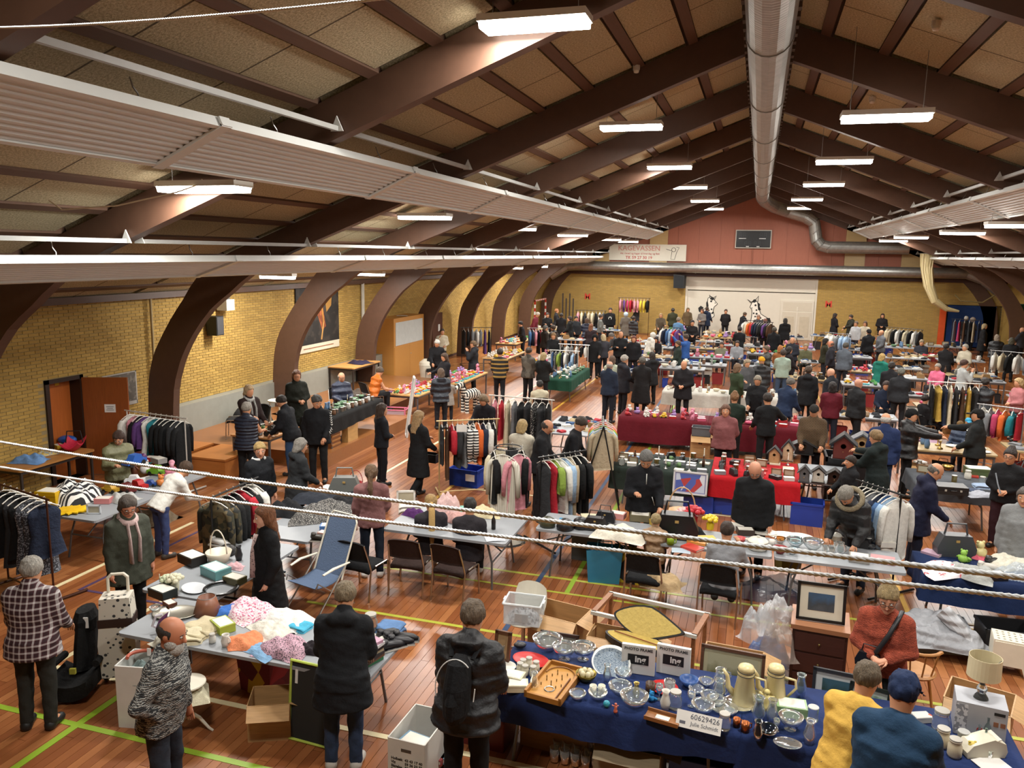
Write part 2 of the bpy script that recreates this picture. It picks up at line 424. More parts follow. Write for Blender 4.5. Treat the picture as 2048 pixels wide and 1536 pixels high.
ceiling = struct('ceiling', B().prism([(XL - .3, roof(XL - .3 - XC) + .1), (XC, ZT + .1), (XR + .3, roof(XR + .3 - XC) + .1), (XR + .3, roof(XR + .3 - XC) + .3), (XC, ZT + .3), (XL - .3, roof(XL - .3 - XC) + .3)], YB - .3, YE + .3, 'y'), plain('4a3a2a', .9))
PUR = wood('5c4232', .8, (14, 1, 14), .7); ARCH = wood('533a2c', .8, (2, 2, 2), .5)
PU = [.19 + .875 * i for i in range(1, 15)]
ang = math.atan(SL); edges = [.0] + PU + [XR - XC]
for sgn in (-1, 1):
    for k, y in enumerate(RAFT[:-1] + [RAFT[-1]]):
        ya, yb = y + .1, y + DY - .1
        if k == 0: ya = YB
        yb = min(yb, YE)
        if yb - ya < .5: continue
        for i in range(len(edges) - 1):
            u0, u1 = edges[i] + (.1 if i else .02), edges[i + 1] - .1
            if i == len(edges) - 2: u1 = edges[-1]
            key = ('cp', round(u1 - u0, 3), round(yb - ya, 3), sgn)
            me = lib(key, lambda: B().box((0, 0, .05), ((u1 - u0) / math.cos(ang), yb - ya, .1)))
            um = (u0 + u1) / 2
            ob('ceiling_panel', me, CEIL.m, ceiling, (XC + sgn * um, (ya + yb) / 2, roof(um) + .02), (0, sgn * ang, 0))
        for u in PU:
            if u > 13.0: continue
            me = lib(('pu', round(yb - ya, 3)), lambda: B().box((0, 0, 0), (.16, yb - ya + .2, .16)))
            ob('purlin', me, PUR, ceiling, (XC + sgn * u, (ya + yb) / 2, roof(u) + .07), (0, sgn * ang, 0))
# curved glulam frames
OUT = [(-13.0, 0), (-12.97, .8), (-12.92, 1.56), (-12.84, 2.02), (-12.67, 2.48), (-12.23, 3.16), (-11.87, 3.61), (-11.39, 4.2), (-10.6, 4.66), (-9.6, 5.05), (XC, ZT)]
INN = [(-12.35, 0), (-12.3, .8), (-12.23, 1.61), (-12.1, 2.05), (-11.95, 2.4), (-11.66, 2.86), (-11.18, 3.42), (-10.66, 3.81), (-10.15, 4.19), (-9.2, 4.67), (XC, ZBOT)]
def dens(L):
    o = []
    for i in range(len(L) - 1):
        for t in ((0, .5) if i < 9 else (0,)):
            a, c = L[max(i - 1, 0)], L[min(i + 2, len(L) - 1)]; p, q = L[i], L[i + 1]
            if t and 0 < i < 8: o.append(tuple(-a[m] / 16 + 9 * p[m] / 16 + 9 * q[m] / 16 - c[m] / 16 for m in (0, 1)))
            else: o.append(tuple(p[m] + (q[m] - p[m]) * t for m in (0, 1)))
    return o + [L[-1]]
def arch():
    o, n = dens(OUT), dens(INN); o = o + [(2 * XC - x, z) for x, z in o[-2::-1]]; n = n + [(2 * XC - x, z) for x, z in n[-2::-1]]
    b = B(); k = len(o); V = []
    for y in (0, .2):
        V += [(x, y, z) for x, z in o] + [(x, y, z) for x, z in n]
    F = []
    for i in range(k - 1):
        F += [(i, i + 1, k + i + 1, k + i), (2 * k + i + 1, 2 * k + i, 3 * k + i, 3 * k + i + 1), (i + 1, i, 2 * k + i, 2 * k + i + 1), (k + i, k + i + 1, 3 * k + i + 1, 3 * k + i)]
    return b.add(V, F)
am = lib('arch', arch)
for k, y in enumerate(RAFT): a = struct('trim_%d' % (k + 1), am, ARCH, loc=(0, y, 0)); tag(a, 'curved brown laminated timber roof frame', 'roof frame')
# eaves beam on the side walls
for s, x in ((1, XL + .03), (-1, XR - .03)): struct('trim_%d' % (20 + s), B().b2((x - .1, YB, 3.58), (x + .1, YE, 3.72)), ARCH)
# skirting
struct('baseboard_left', B().b2((XL, DY1 + .1, 0), (XL + .03, YE, .1)), wood('3a2318'))
# gallery slab the photographer stands on
struct('floor_gallery', B().b2((XL, YB, 2.9), (XR, .25, 3.1)), wood('6b4a2c'))
# side door, standing open
DKW, ORW = wood('2a1a12', .8), wood('8a4a22', .75, (12, 12, 1.2), .35)
d2 = struct('door_2', B().b2((XL - .3, DY0, 0), (XL + .03, DY0 + .09, DZ)).b2((XL - .3, DY1 - .09, 0), (XL + .03, DY1, DZ)).b2((XL - .3, DY0, DZ - .08), (XL + .03, DY1, DZ)), DKW)
ob('inner_panel', B().b2((XL - .29, DY0 + .24, 0), (XL - .25, DY1, DZ - .08)), wood('b5622a', .8, (12, 12, 1), .4), d2)
ob('jamb', B().b2((XL - .29, DY0 + .09, 0), (XL - .23, DY0 + .22, DZ - .08)), wood('c9a070', .8), d2)
ob('sticker', B().box((XL - .245, 12.38, 1.98), (.004, .1, .09)), plain('d8a822'), d2)
lf = B().box((.45, 0, 1.04), (.9, .045, 2.05))
leaf = ob('door_leaf', lf, ORW, d2, (XL + .03, DY1 - .04, 0), R_(22))
ob('handle', B().tube([(.83, -.03, 1.02), (.83, -.07, 1.02), (.72, -.075, 1.02)], .011), metal(), leaf)
ob('notice', B().box((.53, -.024, 1.42), (.22, .003, .17)), plain('dcdcda'), leaf)
for i in range(3): ob('notice_text', B().box((.53, -.027, 1.455 - i * .035), (.15 - .03 * (i % 2), .002, .01)), plain('555555'), leaf)
# ================================================================ CEILING FITTINGS
def text_mesh(s, size, extrude=.002, align='CENTER', bold=0.0, shear=0.0):
    key = ('txt', s, size, extrude, align, bold)
    if key in _meshes: return _meshes[key]
    c = bpy.data.curves.new('lettering', 'FONT'); c.body = s; c.size = size; c.extrude = extrude; c.align_x = align; c.offset = bold; c.shear = shear; c.resolution_u = 2
    o = bpy.data.objects.new('lettering', c); COL.objects.link(o)
    me = bpy.data.meshes.new_from_object(o.evaluated_get(bpy.context.evaluated_depsgraph_get()))
    bpy.data.objects.remove(o); bpy.data.curves.remove(c); _meshes[key] = me; return me
PAN = plain('d6dcde', .45, var=.04); PANE = plain('d2d4d0', .35, var=.03); STEEL = metal('a9a9a6', .4); DARKST = plain('6f6f6c', .5)
def panel_mesh(L):
    b = B(); n = 9; W = .92; pts = []
    for i in range(n):                       # ribbed underside
        x0 = -W / 2 + .05 + i * (W - .1) / n; d = (W - .1) / n
        pts += [(x0, 0), (x0 + d * .2, .022), (x0 + d * .5, .022), (x0 + d * .7, 0)]
    pts += [(W / 2 - .05, 0), (W / 2 - .05, .05)]
    pts = pts + [(-W / 2 + .05, .05)]
    return b.prism(pts, -L / 2, L / 2, 'y')
ORD = 'first second third fourth fifth sixth seventh eighth ninth tenth eleventh twelfth'.split()
def panel_row(x, z, tilt, ys, side, row):
    for k in range(len(ys) - 1):
        L = ys[k + 1] - ys[k]; yc = (ys[k] + ys[k + 1]) / 2
        t = thing('radiant_heating_panel', '%s ribbed white heating panel from the end wall, %s row on the %s slope' % (ORD[len(ys) - 2 - k], row, side), 'heating panel', (x, yc, z), (0, tilt, 0), '%s heating panels on the %s slope' % (row, side))
        ob('ribbed_plate', lib(('rp', round(L, 2)), lambda: panel_mesh(L - .02)), PAN, t)
        for s in (-1, 1): ob('edge_profile', lib(('ep', round(L, 2)), lambda: B().box((0, 0, .035), (.05, L - .02, .11))), PANE, t, (s * .445, 0, 0))
        ob('joint_cover', lib('jc', lambda: B().box((0, 0, -.012), (.98, .16, .03)).box((.49, 0, .03), (.03, .16, .1)).box((-.49, 0, .03), (.03, .16, .1))), PANE, t, (0, L / 2 - .09, 0))
        for dy in (-L * .3, L * .25):
            for s in (-1, 1): ob('hanger_chain', lib('hc', lambda: B().tube([(0, 0, .08), (0, .015, .14), (0, -.015, .2), (0, 0, .3)], .008, 5)), STEEL, t, (s * .44, dy, 0))
def rails(x, z, side, row):
    for k, y in enumerate(RAFT[1:-1]):
        t = thing('suspension_rail', '%s steel rail from the end wall above the %s heating panels, %s slope' % (ORD[8 - k], row, side), 'rail', (x, y + .2, z), 0, '%s suspension rails, %s slope' % (row, side))
        ob('rail_bar', lib('rb', lambda: B().b2((-.03, .05, -.03), (.03, DY - .25, .03))), plain('a9aaa6', .5), t)
        for yy in (.03, DY - .23): ob('bracket', lib('rbk', lambda: B().prism([(-.09, -.03), (.09, -.03), (0, .16)], -.01, .01, 'y')), PANE, t, (0, yy, 0))
JY = [2.5 + DY * k for k in range(-0, 10)]; JY = [y for y in JY if y < 46.5] + [46.6]
A1 = math.atan2(.38, .84)
panel_row(-5.81, 5.8, -A1, JY, 'left', 'upper'); panel_row(5.15, 5.95, A1, JY, 'right', 'upper')
A2 = math.atan2(.28, .83)
panel_row(-9.25, 4.38, -A2, JY, 'left', 'lower'); panel_row(8.75, 4.6, A2, JY, 'right', 'lower')
rails(-5.3, 6.28, 'left', 'upper'); rails(4.65, 6.4, 'right', 'upper'); rails(-8.75, 4.82, 'left', 'lower'); rails(8.2, 5.0, 'right', 'lower')
for sx, zz, nm in ((-5.75, 5.8, 'u'), (5.1, 5.9, 'u'), (-9.2, 4.4, 'l'), (8.0, 4.6, 'r')):
    struct('trim_%d' % (int(sx * 10) + 200), B().b2((sx - .55, YE - .12, 3.75), (sx + .5, YE - .02, zz + .6)), wood('b79a68', .85))
# strip lights
LAMPS = [(-2.59, 9.1, 7.31), (-2.65, 16.6, 7.3), (-2.61, 23.5, 7.22), (-2.61, 30.5, 7.22), (-2.5, 37.3, 7.17), (-2.59, 44, 7.19), (1.67, 13.4, 6.84), (1.76, 20.7, 7.0), (1.83, 28, 7.07), (1.75, 36, 7.13), (1.83, 44, 7.22),
         (-7.16, 9.15, 5.54), (-7.57, 17.5, 5.54), (-7.5, 24.7, 5.5), (-7.55, 33, 5.5), (-7.3, 40, 5.46), (-7.1, 44.5, 5.44), (6.08, 28.5, 5.585), (5.85, 22.2, 5.59), (5.84, 36, 5.61), (6.2, 43, 5.6), (1.7, 6.2, 7.0), (6.5, 8.0, 5.5), (-2.6, 2.5, 7.2), (6.4, 15, 5.55)]
def ray(px, py, y):
    d = ROT @ np.array([px - 1024., py - 768., FPX]); t_ = y / d[1]; return (float(d[0] * t_), y, float(CAM_H + d[2] * t_))
WALLL = [ray(555, 552, 17.0), ray(740, 547, 22.0), ray(1026, 535, 35.5), ray(1078, 532, 40.8)]
DIFF = glow('fff8ee', 14.0); HOUS = plain('d9d6cd', .4, var=.03)
def lamp(x, y, z, W, D, label, grp, pw, wall=False):
    t = thing('strip_light', label, 'ceiling light', (x, y, z), 0, grp)
    ob('housing', lib(('lh', W, D), lambda: B().b2((-W / 2, -D / 2, 0), (W / 2, D / 2, .075))), HOUS, t)
    ob('diffuser', lib(('ld', W, D), lambda: B().prism([(-D / 2 + .012, 0), (D / 2 - .012, 0), (D / 2 - .04, -.07), (-D / 2 + .04, -.07)], -W / 2 + .02, W / 2 - .02, 'x')), DIFF, t)
    if not wall:
        for s in (-1, 1):
            top = roof(x + s * W * .4 - XC) - z + .01
            ob('suspension_wire', lib(('lw', round(top, 2)), lambda top=top: B().tube([(0, 0, .07), (0, 0, top)], .006, 5)), STEEL, t, (s * W * .4, 0, 0))
    ld = bpy.data.lights.new('lamp_light', 'AREA'); ld.shape = 'RECTANGLE'; ld.size = W - .06; ld.size_y = D - .04; ld.energy = pw; ld.color = LAMP_COL
    off = (x, y) in ((-2.6, 2.5), (6.5, 8.0), (6.4, 15), (1.7, 6.2))
    lo = bpy.data.objects.new('lamp_light_offscreen' if off else 'lamp_light', ld); COL.objects.link(lo); lo.parent = t; lo.location = (0, 0, -.08)
_rows = {}
for x, y, z in sorted(LAMPS, key=lambda q: -q[1]):
    rw = 'beyond the left heating panels' if x < -6 else 'left of the ridge duct' if x < 0 else 'right of the ridge duct' if x < 3 else 'under the right slope'; _rows[rw] = _rows.get(rw, -1) + 1
    lamp(x, y, z, 1.25, .42, '%s hanging LED light from the end wall in the row %s' % (ORD[_rows[rw]], rw), 'LED lights hanging from the roof', LAMP_W)
for _i, (x, y, z) in enumerate(WALLL): lamp(x, y, z, .95, .22, '%s short strip light from the side door along the brick wall eaves' % ORD[_i], 'strip lights along the brick wall', LAMP_W * .85, True)
# ventilation duct along the ridge and down the end wall
ZINC = NT('spiral_zinc'); wv = ZINC.n('TexWave', bands_direction='Y', i_Scale=3.2); ZINC.l(ZINC.co(), wv.inputs[0]); nz = ZINC.n('TexNoise', i_Scale=6.0); ZINC.l(ZINC.co(), nz.inputs[0])
ZINC.set(ZINC.mix(nz.outputs[0], '8c8c88', 'b4b4b0'), .38, .85); ZINC.bump(wv.outputs[0], .25, .01); ZINC = ZINC.m
t = thing('ridge_duct', 'large spiral zinc ventilation duct running under the ridge', 'air duct', (-.05, 0, 7.72))
ob('pipe', B().tube([(0, y, 0) for y in np.linspace(1, 43.5, 20)], .31, 20), ZINC, t)
for i in range(10): ob('collar', lib('dcol', lambda: B().tube([(0, -.03, 0), (0, .03, 0)], .325, 20)), ZINC, t, (0, 3 + i * 4.4, 0))
for y in RAFT:
    if y < 43: ob('strap', lib('dstr', lambda: B().tube([(.315 * math.cos(a), 0, .315 * math.sin(a)) for a in np.linspace(-.2, 3.34, 12)] , .014, 4)), STEEL, t, (0, y + .1, 0))
for y in np.arange(6, 42, .42):
    for s in (-1, 1): ob('nozzle', lib('dnz', lambda: B().box((0, 0, 0), (.06, .17, .1))), plain('4a3a2c', .8), t, (s * .33, y, .12))
pts = [P_ for P_ in [(-.05, 43.3, 7.72), (0.1, 44.5, 7.6), (.6, 46.2, 7.4), (1.3, 46.9, 7.2), (2.3, 47.1, 6.9), (2.75, 47.15, 6.6), (2.85, 47.2, 6.1), (2.95, 47.2, 5.65), (3.2, 47.2, 5.38), (3.6, 47.2, 5.28), (5.0, 47.2, 5.28), (7.6, 47.2, 5.28)]]
t = thing('branch_duct', 'zinc duct bending down the gable and along to the right', 'air duct', (0, 0, 0))
ob('pipe', B().tube(pts[:1] + pts[1:], .33, 18), ZINC, t)
for p in pts[4:10]: ob('elbow_seam', B().tube([(p[0] - .02, p[1], p[2] + .02), (p[0] + .02, p[1], p[2] - .02)], .345, 16), metal('8d8d89', .4), t)
t = thing('wall_duct', 'long horizontal zinc duct across the end wall above the brick', 'air duct', (0, 0, 0))
ob('pipe', B().tube([(-12.2, 47.5, 3.35), (-11.2, 47.6, 3.95)] + [(x, 47.6, 4.0) for x in np.linspace(-10.6, 10.6, 12)] + [(11.4, 47.5, 3.7), (12.3, 47.4, 3.0)], .29, 18), ZINC, t)
for x in np.arange(-9.5, 10.5, 2.0): ob('collar', lib('wcol', lambda: B().tube([(-.03, 0, 0), (.03, 0, 0)], .305, 16)), ZINC, t, (x, 47.6, 4.0))
# ---- things on the end wall
SX, SZ = -6.42, 4.86
t = thing('advertising_sign', 'long white shop sign with red lettering high on the gable', 'sign', (SX, YE - .16, SZ))
ob('board', B().prism([(-2.3, -.49), (2.28, -.49), (2.28, .47), (-2.0, .47), (-2.3, .3)], 0, .05, 'y'), plain('d8d2c2', .5, var=.03), t)
for s, sz, x, z, c, bd in (('KAGEVASSEN', .42, -.5, .1, 'c98a7c', .004), ('Alt i brød og kager til hverdag og fest', .155, -.45, -.13, 'b0564a', .002), ('Tlf. 59 27 30 19', .25, -.5, -.4, 'b4453a', .004)):
    ob('lettering', text_mesh(s, sz, .004, 'CENTER', bd), plain(c, .5), t, (x, -.005, z), (R_(90), 0, 0))
b = B(); ring = [(.12 * math.cos(a), 0, .12 * math.sin(a)) for a in np.linspace(0, 6.28, 13)]
b.tube([(1.55 + x, -.008, .17 + z) for x, _, z in ring], .012, 4).tube([(1.45, -.008, .07), (1.4, -.008, -.38), (1.62, -.008, -.4), (1.72, -.008, .0), (1.86, -.008, .3), (1.7, -.008, .32)], .012, 4).tube([(1.1, -.008, .2), (1.42, -.008, .12)], .012, 4)
ob('baker_outline', b, plain('4a4640'), t)
t = thing('scoreboard', 'black electronic scoreboard with white frame on the brown gable', 'scoreboard', (-.4, YE - .14, 5.7))
ob('frame', B().b2((-.99, 0, -.52), (.99, .1, .52)), plain('b9b4a8', .5), t)
ob('display', B().b2((-.94, -.02, -.47), (.94, 0, .47)), plain('0c0e12', .3), t)
def digit(b, x, z, w, h):
    for a in ((x, z - h / 2, w, .02), (x, z, w, .02), (x, z + h / 2, w, .02)): b.box((a[0], -.023, a[1]), (a[2], .004, a[3]))
    for s in (-1, 1):
        for q in (-1, 1): b.box((x + s * w / 2, -.023, z + q * h / 4), (.02, .004, h / 2 - .03))
b = B()
for x in (-.72, -.5, .42, .64): digit(b, x, .22, .13, .26)
for x in (-.4, -.18, .12, .34): digit(b, x, -.25, .12, .22)
ob('digits', b, plain('2b2d33', .4), t)
ob('captions', B().box((-.6, -.025, .03), (.4, .004, .035)).box((.5, -.025, .03), (.36, .004, .035)).box((-.3, -.025, -.42), (.16, .004, .04)).box((.28, -.025, -.42), (.16, .004, .04)), plain('d8d8d8'), t)
ob('cable', B().tube([(0, .05, -.52), (0, .05, -1.5)], .015, 5), plain('8a5a48'), t)
t = thing('loudspeaker', 'dark grey loudspeaker box mounted left of the white niche', 'loudspeaker', (-4.45, YE - .6, 3.2), R_(-14))
ob('cabinet', B().prism([(-.3, -.4), (.3, -.4), (.33, .35), (-.33, .42)], -.02, .38, 'y'), plain('22262a', .6), t)
ob('grille', B().b2((-.27, -.035, -.35), (.28, -.02, .33)), speckle('14171a', '2c3136', 90.0), t)
ob('bracket', B().tube([(0, .38, 0), (0, .5, 0)], .04, 6), STEEL, t)
for x in (-10.0, 3.92): tag(ob('wall_mark', text_mesh('M', .5, .004, 'CENTER', .012), plain('c8402c', .6), None, (x, YE - .012, 1.95), (R_(90), 0, 0)), 'small red painted letter on the end wall brickwork', 'wall mark', 'red letters on the brick wall')
# painted spotted horses on the niche wall
BLK = plain('141414', .6); PWH = plain('e2ddd0', .6, var=.02)
def horse(t, face, body, mane, spots_, outl):
    ob('body_patch', B().prism(body, 0, .004, 'y'), PWH, t)
    for m in mane: ob('black_patch', B().prism(m, -.004, 0, 'y'), BLK, t)
    for q in outl: ob('outline', B().tube([(x, -.003, z) for x, z in q], .018, 4), BLK, t)
    for x, z, r in spots_: ob('spot', lib(('hs', r), lambda: B().tube([(0, -.005, 0), (0, 0, 0)], r, 10)), BLK, t, (x, 0, z))
def px2(cx, cy, L, s=.0235): return [((x - cx) * s, (cy - y) * s) for x, y in L]
body1 = [(1393, 648), (1396, 622), (1404, 607), (1416, 603), (1413, 588), (1414, 578), (1422, 574), (1430, 583), (1438, 592), (1430, 600), (1428, 610), (1432, 622), (1424, 630), (1400, 634), (1397, 650)]
t = thing('mural_horse', 'painted spotted cartoon pony with raised tail on the white end wall', 'mural', (-2.75, YE + .03, 1.45))
B1 = px2(1414, 612, body1)
horse(t, 1, B1, [px2(1414, 612, q) for q in ([(1393, 612), (1391, 604), (1397, 598), (1404, 602), (1402, 610), (1396, 615)], [(1411, 602), (1410, 590), (1413, 584), (1416, 596), (1416, 604)], [(1418, 580), (1423, 574), (1430, 579), (1425, 584)])],
      [(*q, r) for q, r in zip(px2(1414, 612, [(1402, 614), (1409, 612), (1417, 609), (1424, 606), (1426, 616), (1420, 620), (1405, 622), (1422, 586), (1432, 590), (1428, 614)]), [.055, .05, .06, .05, .05, .05, .05, .06, .03, .05])],
      [B1 + B1[:1], px2(1414, 612, [(1419, 578), (1417, 570), (1421, 575)]), px2(1414, 612, [(1427, 577), (1434, 572), (1430, 581)])])
body2 = [(1505, 633), (1507, 612), (1506, 602), (1501, 596), (1505, 585), (1512, 577), (1518, 583), (1522, 596), (1528, 612), (1545, 622), (1552, 632), (1544, 640), (1525, 640), (1520, 622), (1516, 637)]
t = thing('mural_horse', 'painted spotted cartoon horse sitting with turned head on the white end wall', 'mural', (.1, YE + .03, 1.35))
B2 = px2(1520, 615, body2)
horse(t, 1, B2, [px2(1520, 615, q) for q in ([(1541, 622), (1550, 621), (1553, 630), (1548, 638), (1540, 637), (1545, 630)], [(1518, 583), (1525, 588), (1524, 594), (1528, 602), (1521, 603)], [(1504, 583), (1510, 576), (1517, 581), (1511, 585)])],
      [(*q, r) for q, r in zip(px2(1520, 615, [(1517, 603), (1511, 611), (1518, 612), (1515, 619), (1522, 617), (1528, 622), (1533, 627), (1537, 634), (1530, 634), (1540, 627), (1514, 591), (1506, 598), (1520, 626)]), [.05, .05, .06, .05, .05, .05, .05, .05, .05, .05, .06, .03, .05])],
      [B2 + B2[:1], px2(1520, 615, [(1505, 584), (1494, 577), (1503, 586)]), px2(1520, 615, [(1513, 578), (1520, 568), (1519, 582)])])
# right-hand recess with blue mat and orange post
struct('wall_recess', B().b2((9.65, YE + .25, 0), (12.6, YE + .3, 2.3)), BWM)
tag(ob('gym_mat', B().b2((10.0, YE - .12, .05), (12.3, YE + .05, 2.28)), cloth('1d3563', 3.0, .2)), 'tall blue gym mat standing in the end wall recess', 'gym mat')
tag(ob('mat_post', B().b2((9.6, YE - .25, 0), (9.9, YE - .1, 2.25)), plain('d0501e', .5)), 'orange padded post at the edge of the blue mat recess', 'post')
# bundled divider net hanging from the roof
t = thing('divider_net', 'pale bundled divider net hanging from a beam near the end wall', 'net', (0, 0, 0))
NETM = cloth('c9b98a', 30.0, .9)
ob('net_bundle', B().tube([(8.25, 45.6, 5.0), (8.25, 45.6, 4.4), (8.45, 45.6, 3.4), (8.8, 45.6, 2.6), (9.4, 45.7, 2.2), (10.0, 45.8, 2.1)], [.36, .3, .26, .2, .13, .06], 12), NETM, t)
for i in range(5): ob('net_cord', B().tube([(8.0 + i * .12, 45.3, 5.0), (8.02 + i * .11, 45.33, 4.2), (8.3 + i * .08, 45.4, 3.2), (8.75, 45.45, 2.55)], .02, 5), plain('e0d2a8', .8), t)
tag(ob('wall_rope', B().tube([(9.9, 46.5, 2.9), (10.2, 46.5, 2.6), (11.2, 46.5, 2.55), (11.8, 46.5, 3.0), (12.3, 46.4, 3.5)], .04, 6), cloth('7a6a44')), 'slack brown rope looped across the right end wall', 'rope')
tag(ob('climbing_frame', B().tube([(12.3, 44.5, 2.6), (12.45, 44.5, 1.5), (12.5, 44.5, 0)], [.3, .25, .22], 10), cloth('1c4a40')), 'dark green padded upright beside the right wall', 'post')
# steel cables of the safety net hanging in front of the gallery
def rope(pts, r, label):
    b = B(); pts = [Vector(p) for p in pts]; d = pts[1] - pts[0]; n = 170
    a = d.normalized().cross(Vector((0, 0, 1))).normalized(); c = d.normalized().cross(a)
    t = thing('net_cable', label, 'cable', (0, 0, 0), 0, 'steel cables in front of the gallery')
    for k in range(3):
        q = []
        for i in range(n * 2 + 1):
            s = i / (n * 2); an = 2 * math.pi * (s * d.length / (r * 7.5) + k / 3); sag = -.02 * 4 * s * (1 - s)
            q.append(pts[0] + d * s + a * (math.cos(an) * r * .5) + c * (math.sin(an) * r * .5) + Vector((0, 0, sag)))
        ob('strand', B().tube(q, r * .56, 6).mesh('strand', True), ROPE, t)
ROPE = plain('e2e6e8', .5)
def ray(px, py, y): 
    d = ROT @ np.array([px - 1024., py - 768., FPX]); t_ = y / d[1]; return (d[0] * t_, y, CAM_H + d[2] * t_)
rope([ray(-60, 873, 2.3), ray(2110, 1163, 1.3)], .0052, 'upper twisted steel cable of the safety net crossing the hall view')
rope([ray(-60, 924, 2.5), ray(2110, 1202, 1.55)], .0052, 'lower twisted steel cable of the safety net crossing the hall view')
rope([ray(-60, 56, 2.6), ray(900, -19, 2.0)], .0048, 'twisted steel cable close under the roof beside the first frame')
# cable and camera dome by the first lamps
tag(ob('lamp_cable', B().tube([(-8.9, 8.3, 5.32), (-8.7, 8.3, 5.2), (-8.0, 8.5, 5.26), (-7.3, 8.8, 5.45), (-7.1, 8.95, 5.55), (-7.1, 9.05, 5.63)], .01, 5), plain('b8a488')), 'thin pale cable looping from the ceiling to a strip light', 'cable')
for x, y in ((-2.2, 14.1), (2.0, 12.0), (-7.0, 14.1), (1.9, 17.4)):
    u = x - XC; z = roof(u) - .08
    t = thing('ceiling_sensor', 'small white sensor dome on a purlin beside a roof frame', 'sensor', (x, y, z), 0, 'sensor domes under the roof')
    ob('dome', lib('sens', lambda: B().lathe([(0, -.06), (.04, -.05), (.055, 0)], 10), True), plain('d8d2c6'), t); ob('base', lib('sensb', lambda: B().lathe([(.06, 0), (.06, .07)], 10)), plain('c8c2b6'), t)
# ================================================================ PEOPLE
def nets(fn, lo, hi, h):
    """surface of fn < 0 as a smooth quad mesh"""
    lo = np.array(lo) - h * 2; hi = np.array(hi) + h * 2
    n = np.ceil((hi - lo) / h).astype(int) + 1
    ax = [lo[i] + h * np.arange(n[i]) for i in range(3)]
    X, Y, Z = np.meshgrid(*ax, indexing='ij')
    D = fn(X, Y, Z).astype(np.float32)
    s = D < 0
    c = np.zeros(tuple(n - 1), np.int8)
    for i in (0, 1):
        for j in (0, 1):
            for k in (0, 1): c += s[i:n[0] - 1 + i, j:n[1] - 1 + j, k:n[2] - 1 + k]
    act = (c > 0) & (c < 8)
    idx = -np.ones(act.shape, np.int64); I = np.argwhere(act); idx[act] = np.arange(len(I))
    acc = np.zeros((len(I), 3)); cnt = np.zeros(len(I))
    cor = [(i, j, k) for i in (0, 1) for j in (0, 1) for k in (0, 1)]
    vals = {q: D[I[:, 0] + q[0], I[:, 1] + q[1], I[:, 2] + q[2]] for q in cor}
    for q in cor:
        for a in range(3):
            if q[a] == 0:
                r = list(q); r[a] = 1; r = tuple(r); v0, v1 = vals[q], vals[r]
                m = (v0 < 0) != (v1 < 0); t = np.where(m, v0 / np.where(m, v0 - v1, 1), 0)
                p = np.tile(np.array(q, float), (len(I), 1)); p[:, a] += t
                acc[m] += p[m]; cnt[m] += 1
    V = lo + h * (I + acc / cnt[:, None])
    F = []
    for a in range(3):
        b_, c_ = (a + 1) % 3, (a + 2) % 3
        sl0 = [slice(1, -1)] * 3; sl0[a] = slice(0, -1); sl1 = list(sl0); sl1[a] = slice(1, None)
        s0, s1 = s[tuple(sl0)], s[tuple(sl1)]
        E_ = np.argwhere(s0 != s1); fl = s0[tuple(E_.T)]
        off = np.ones(3, int); off[a] = 0; E_ = E_ + off
        def at(db, dc):
            q = E_.copy(); q[:, b_] -= db; q[:, c_] -= dc; return idx[q[:, 0], q[:, 1], q[:, 2]]
        Q = np.stack([at(1, 1), at(0, 1), at(0, 0), at(1, 0)], 1)
        Q[~fl] = Q[~fl][:, ::-1]; F.append(Q)
    return V, np.concatenate(F)
def np_mesh(V, F, extra=None, smooth=True):
    me = bpy.data.meshes.new('figure')
    V = [tuple(v) for v in V]; F = [tuple(f) for f in F]; mi = None
    if extra is not None and extra.v:
        k = len(V); mi = [0] * len(F) + extra.mi; V += extra.v; F += [tuple(i + k for i in f) for f in extra.f]
    me.from_pydata(V, [], F)
    if smooth: me.polygons.foreach_set('use_smooth', [True] * len(F))
    if mi: me.polygons.foreach_set('material_index', mi)
    me.update(); return me
def sdf_cone(X, Y, Z, a, b, r0, r1, fl=None):
    a = np.array(a, float); d = np.array(b, float) - a; L2 = max(d @ d, 1e-9)
    px, py, pz = X - a[0], Y - a[1], Z - a[2]
    t = np.clip((px * d[0] + py * d[1] + pz * d[2]) / L2, 0, 1)
    qx, qy, qz = px - t * d[0], py - t * d[1], pz - t * d[2]
    if fl: qx, qy, qz = qx * fl[0], qy * fl[1], qz * fl[2]
    return np.sqrt(qx * qx + qy * qy + qz * qz) - (r0 + (r1 - r0) * t)
def sdf_loft(X, Y, Z, prof, M=None, piv=None):
    """elliptical column: prof rows (z, half width, half depth, y centre); M rotates about piv"""
    if M is not None:
        q = [X - piv[0], Y - piv[1], Z - piv[2]]
        X, Y, Z = [M[0][i] * q[0] + M[1][i] * q[1] + M[2][i] * q[2] + piv[i] for i in range(3)]
    pr = np.array(prof, float); z = pr[:, 0]
    a = np.interp(Z, z, pr[:, 1]); b = np.interp(Z, z, pr[:, 2]); y0 = np.interp(Z, z, pr[:, 3])
    d = (np.sqrt((X / a) ** 2 + ((Y - y0) / b) ** 2) - 1) * np.minimum(a, b)
    return np.maximum(d, np.maximum(z[0] - Z, Z - z[-1]))
def sdf_ell(X, Y, Z, c, r):
    q = np.sqrt(((X - c[0]) / r[0]) ** 2 + ((Y - c[1]) / r[1]) ** 2 + ((Z - c[2]) / r[2]) ** 2)
    return (q - 1) * min(r)
def smin(a, b, k):
    h = np.maximum(k - np.abs(a - b), 0) / k
    return np.minimum(a, b) - h * h * k * .25
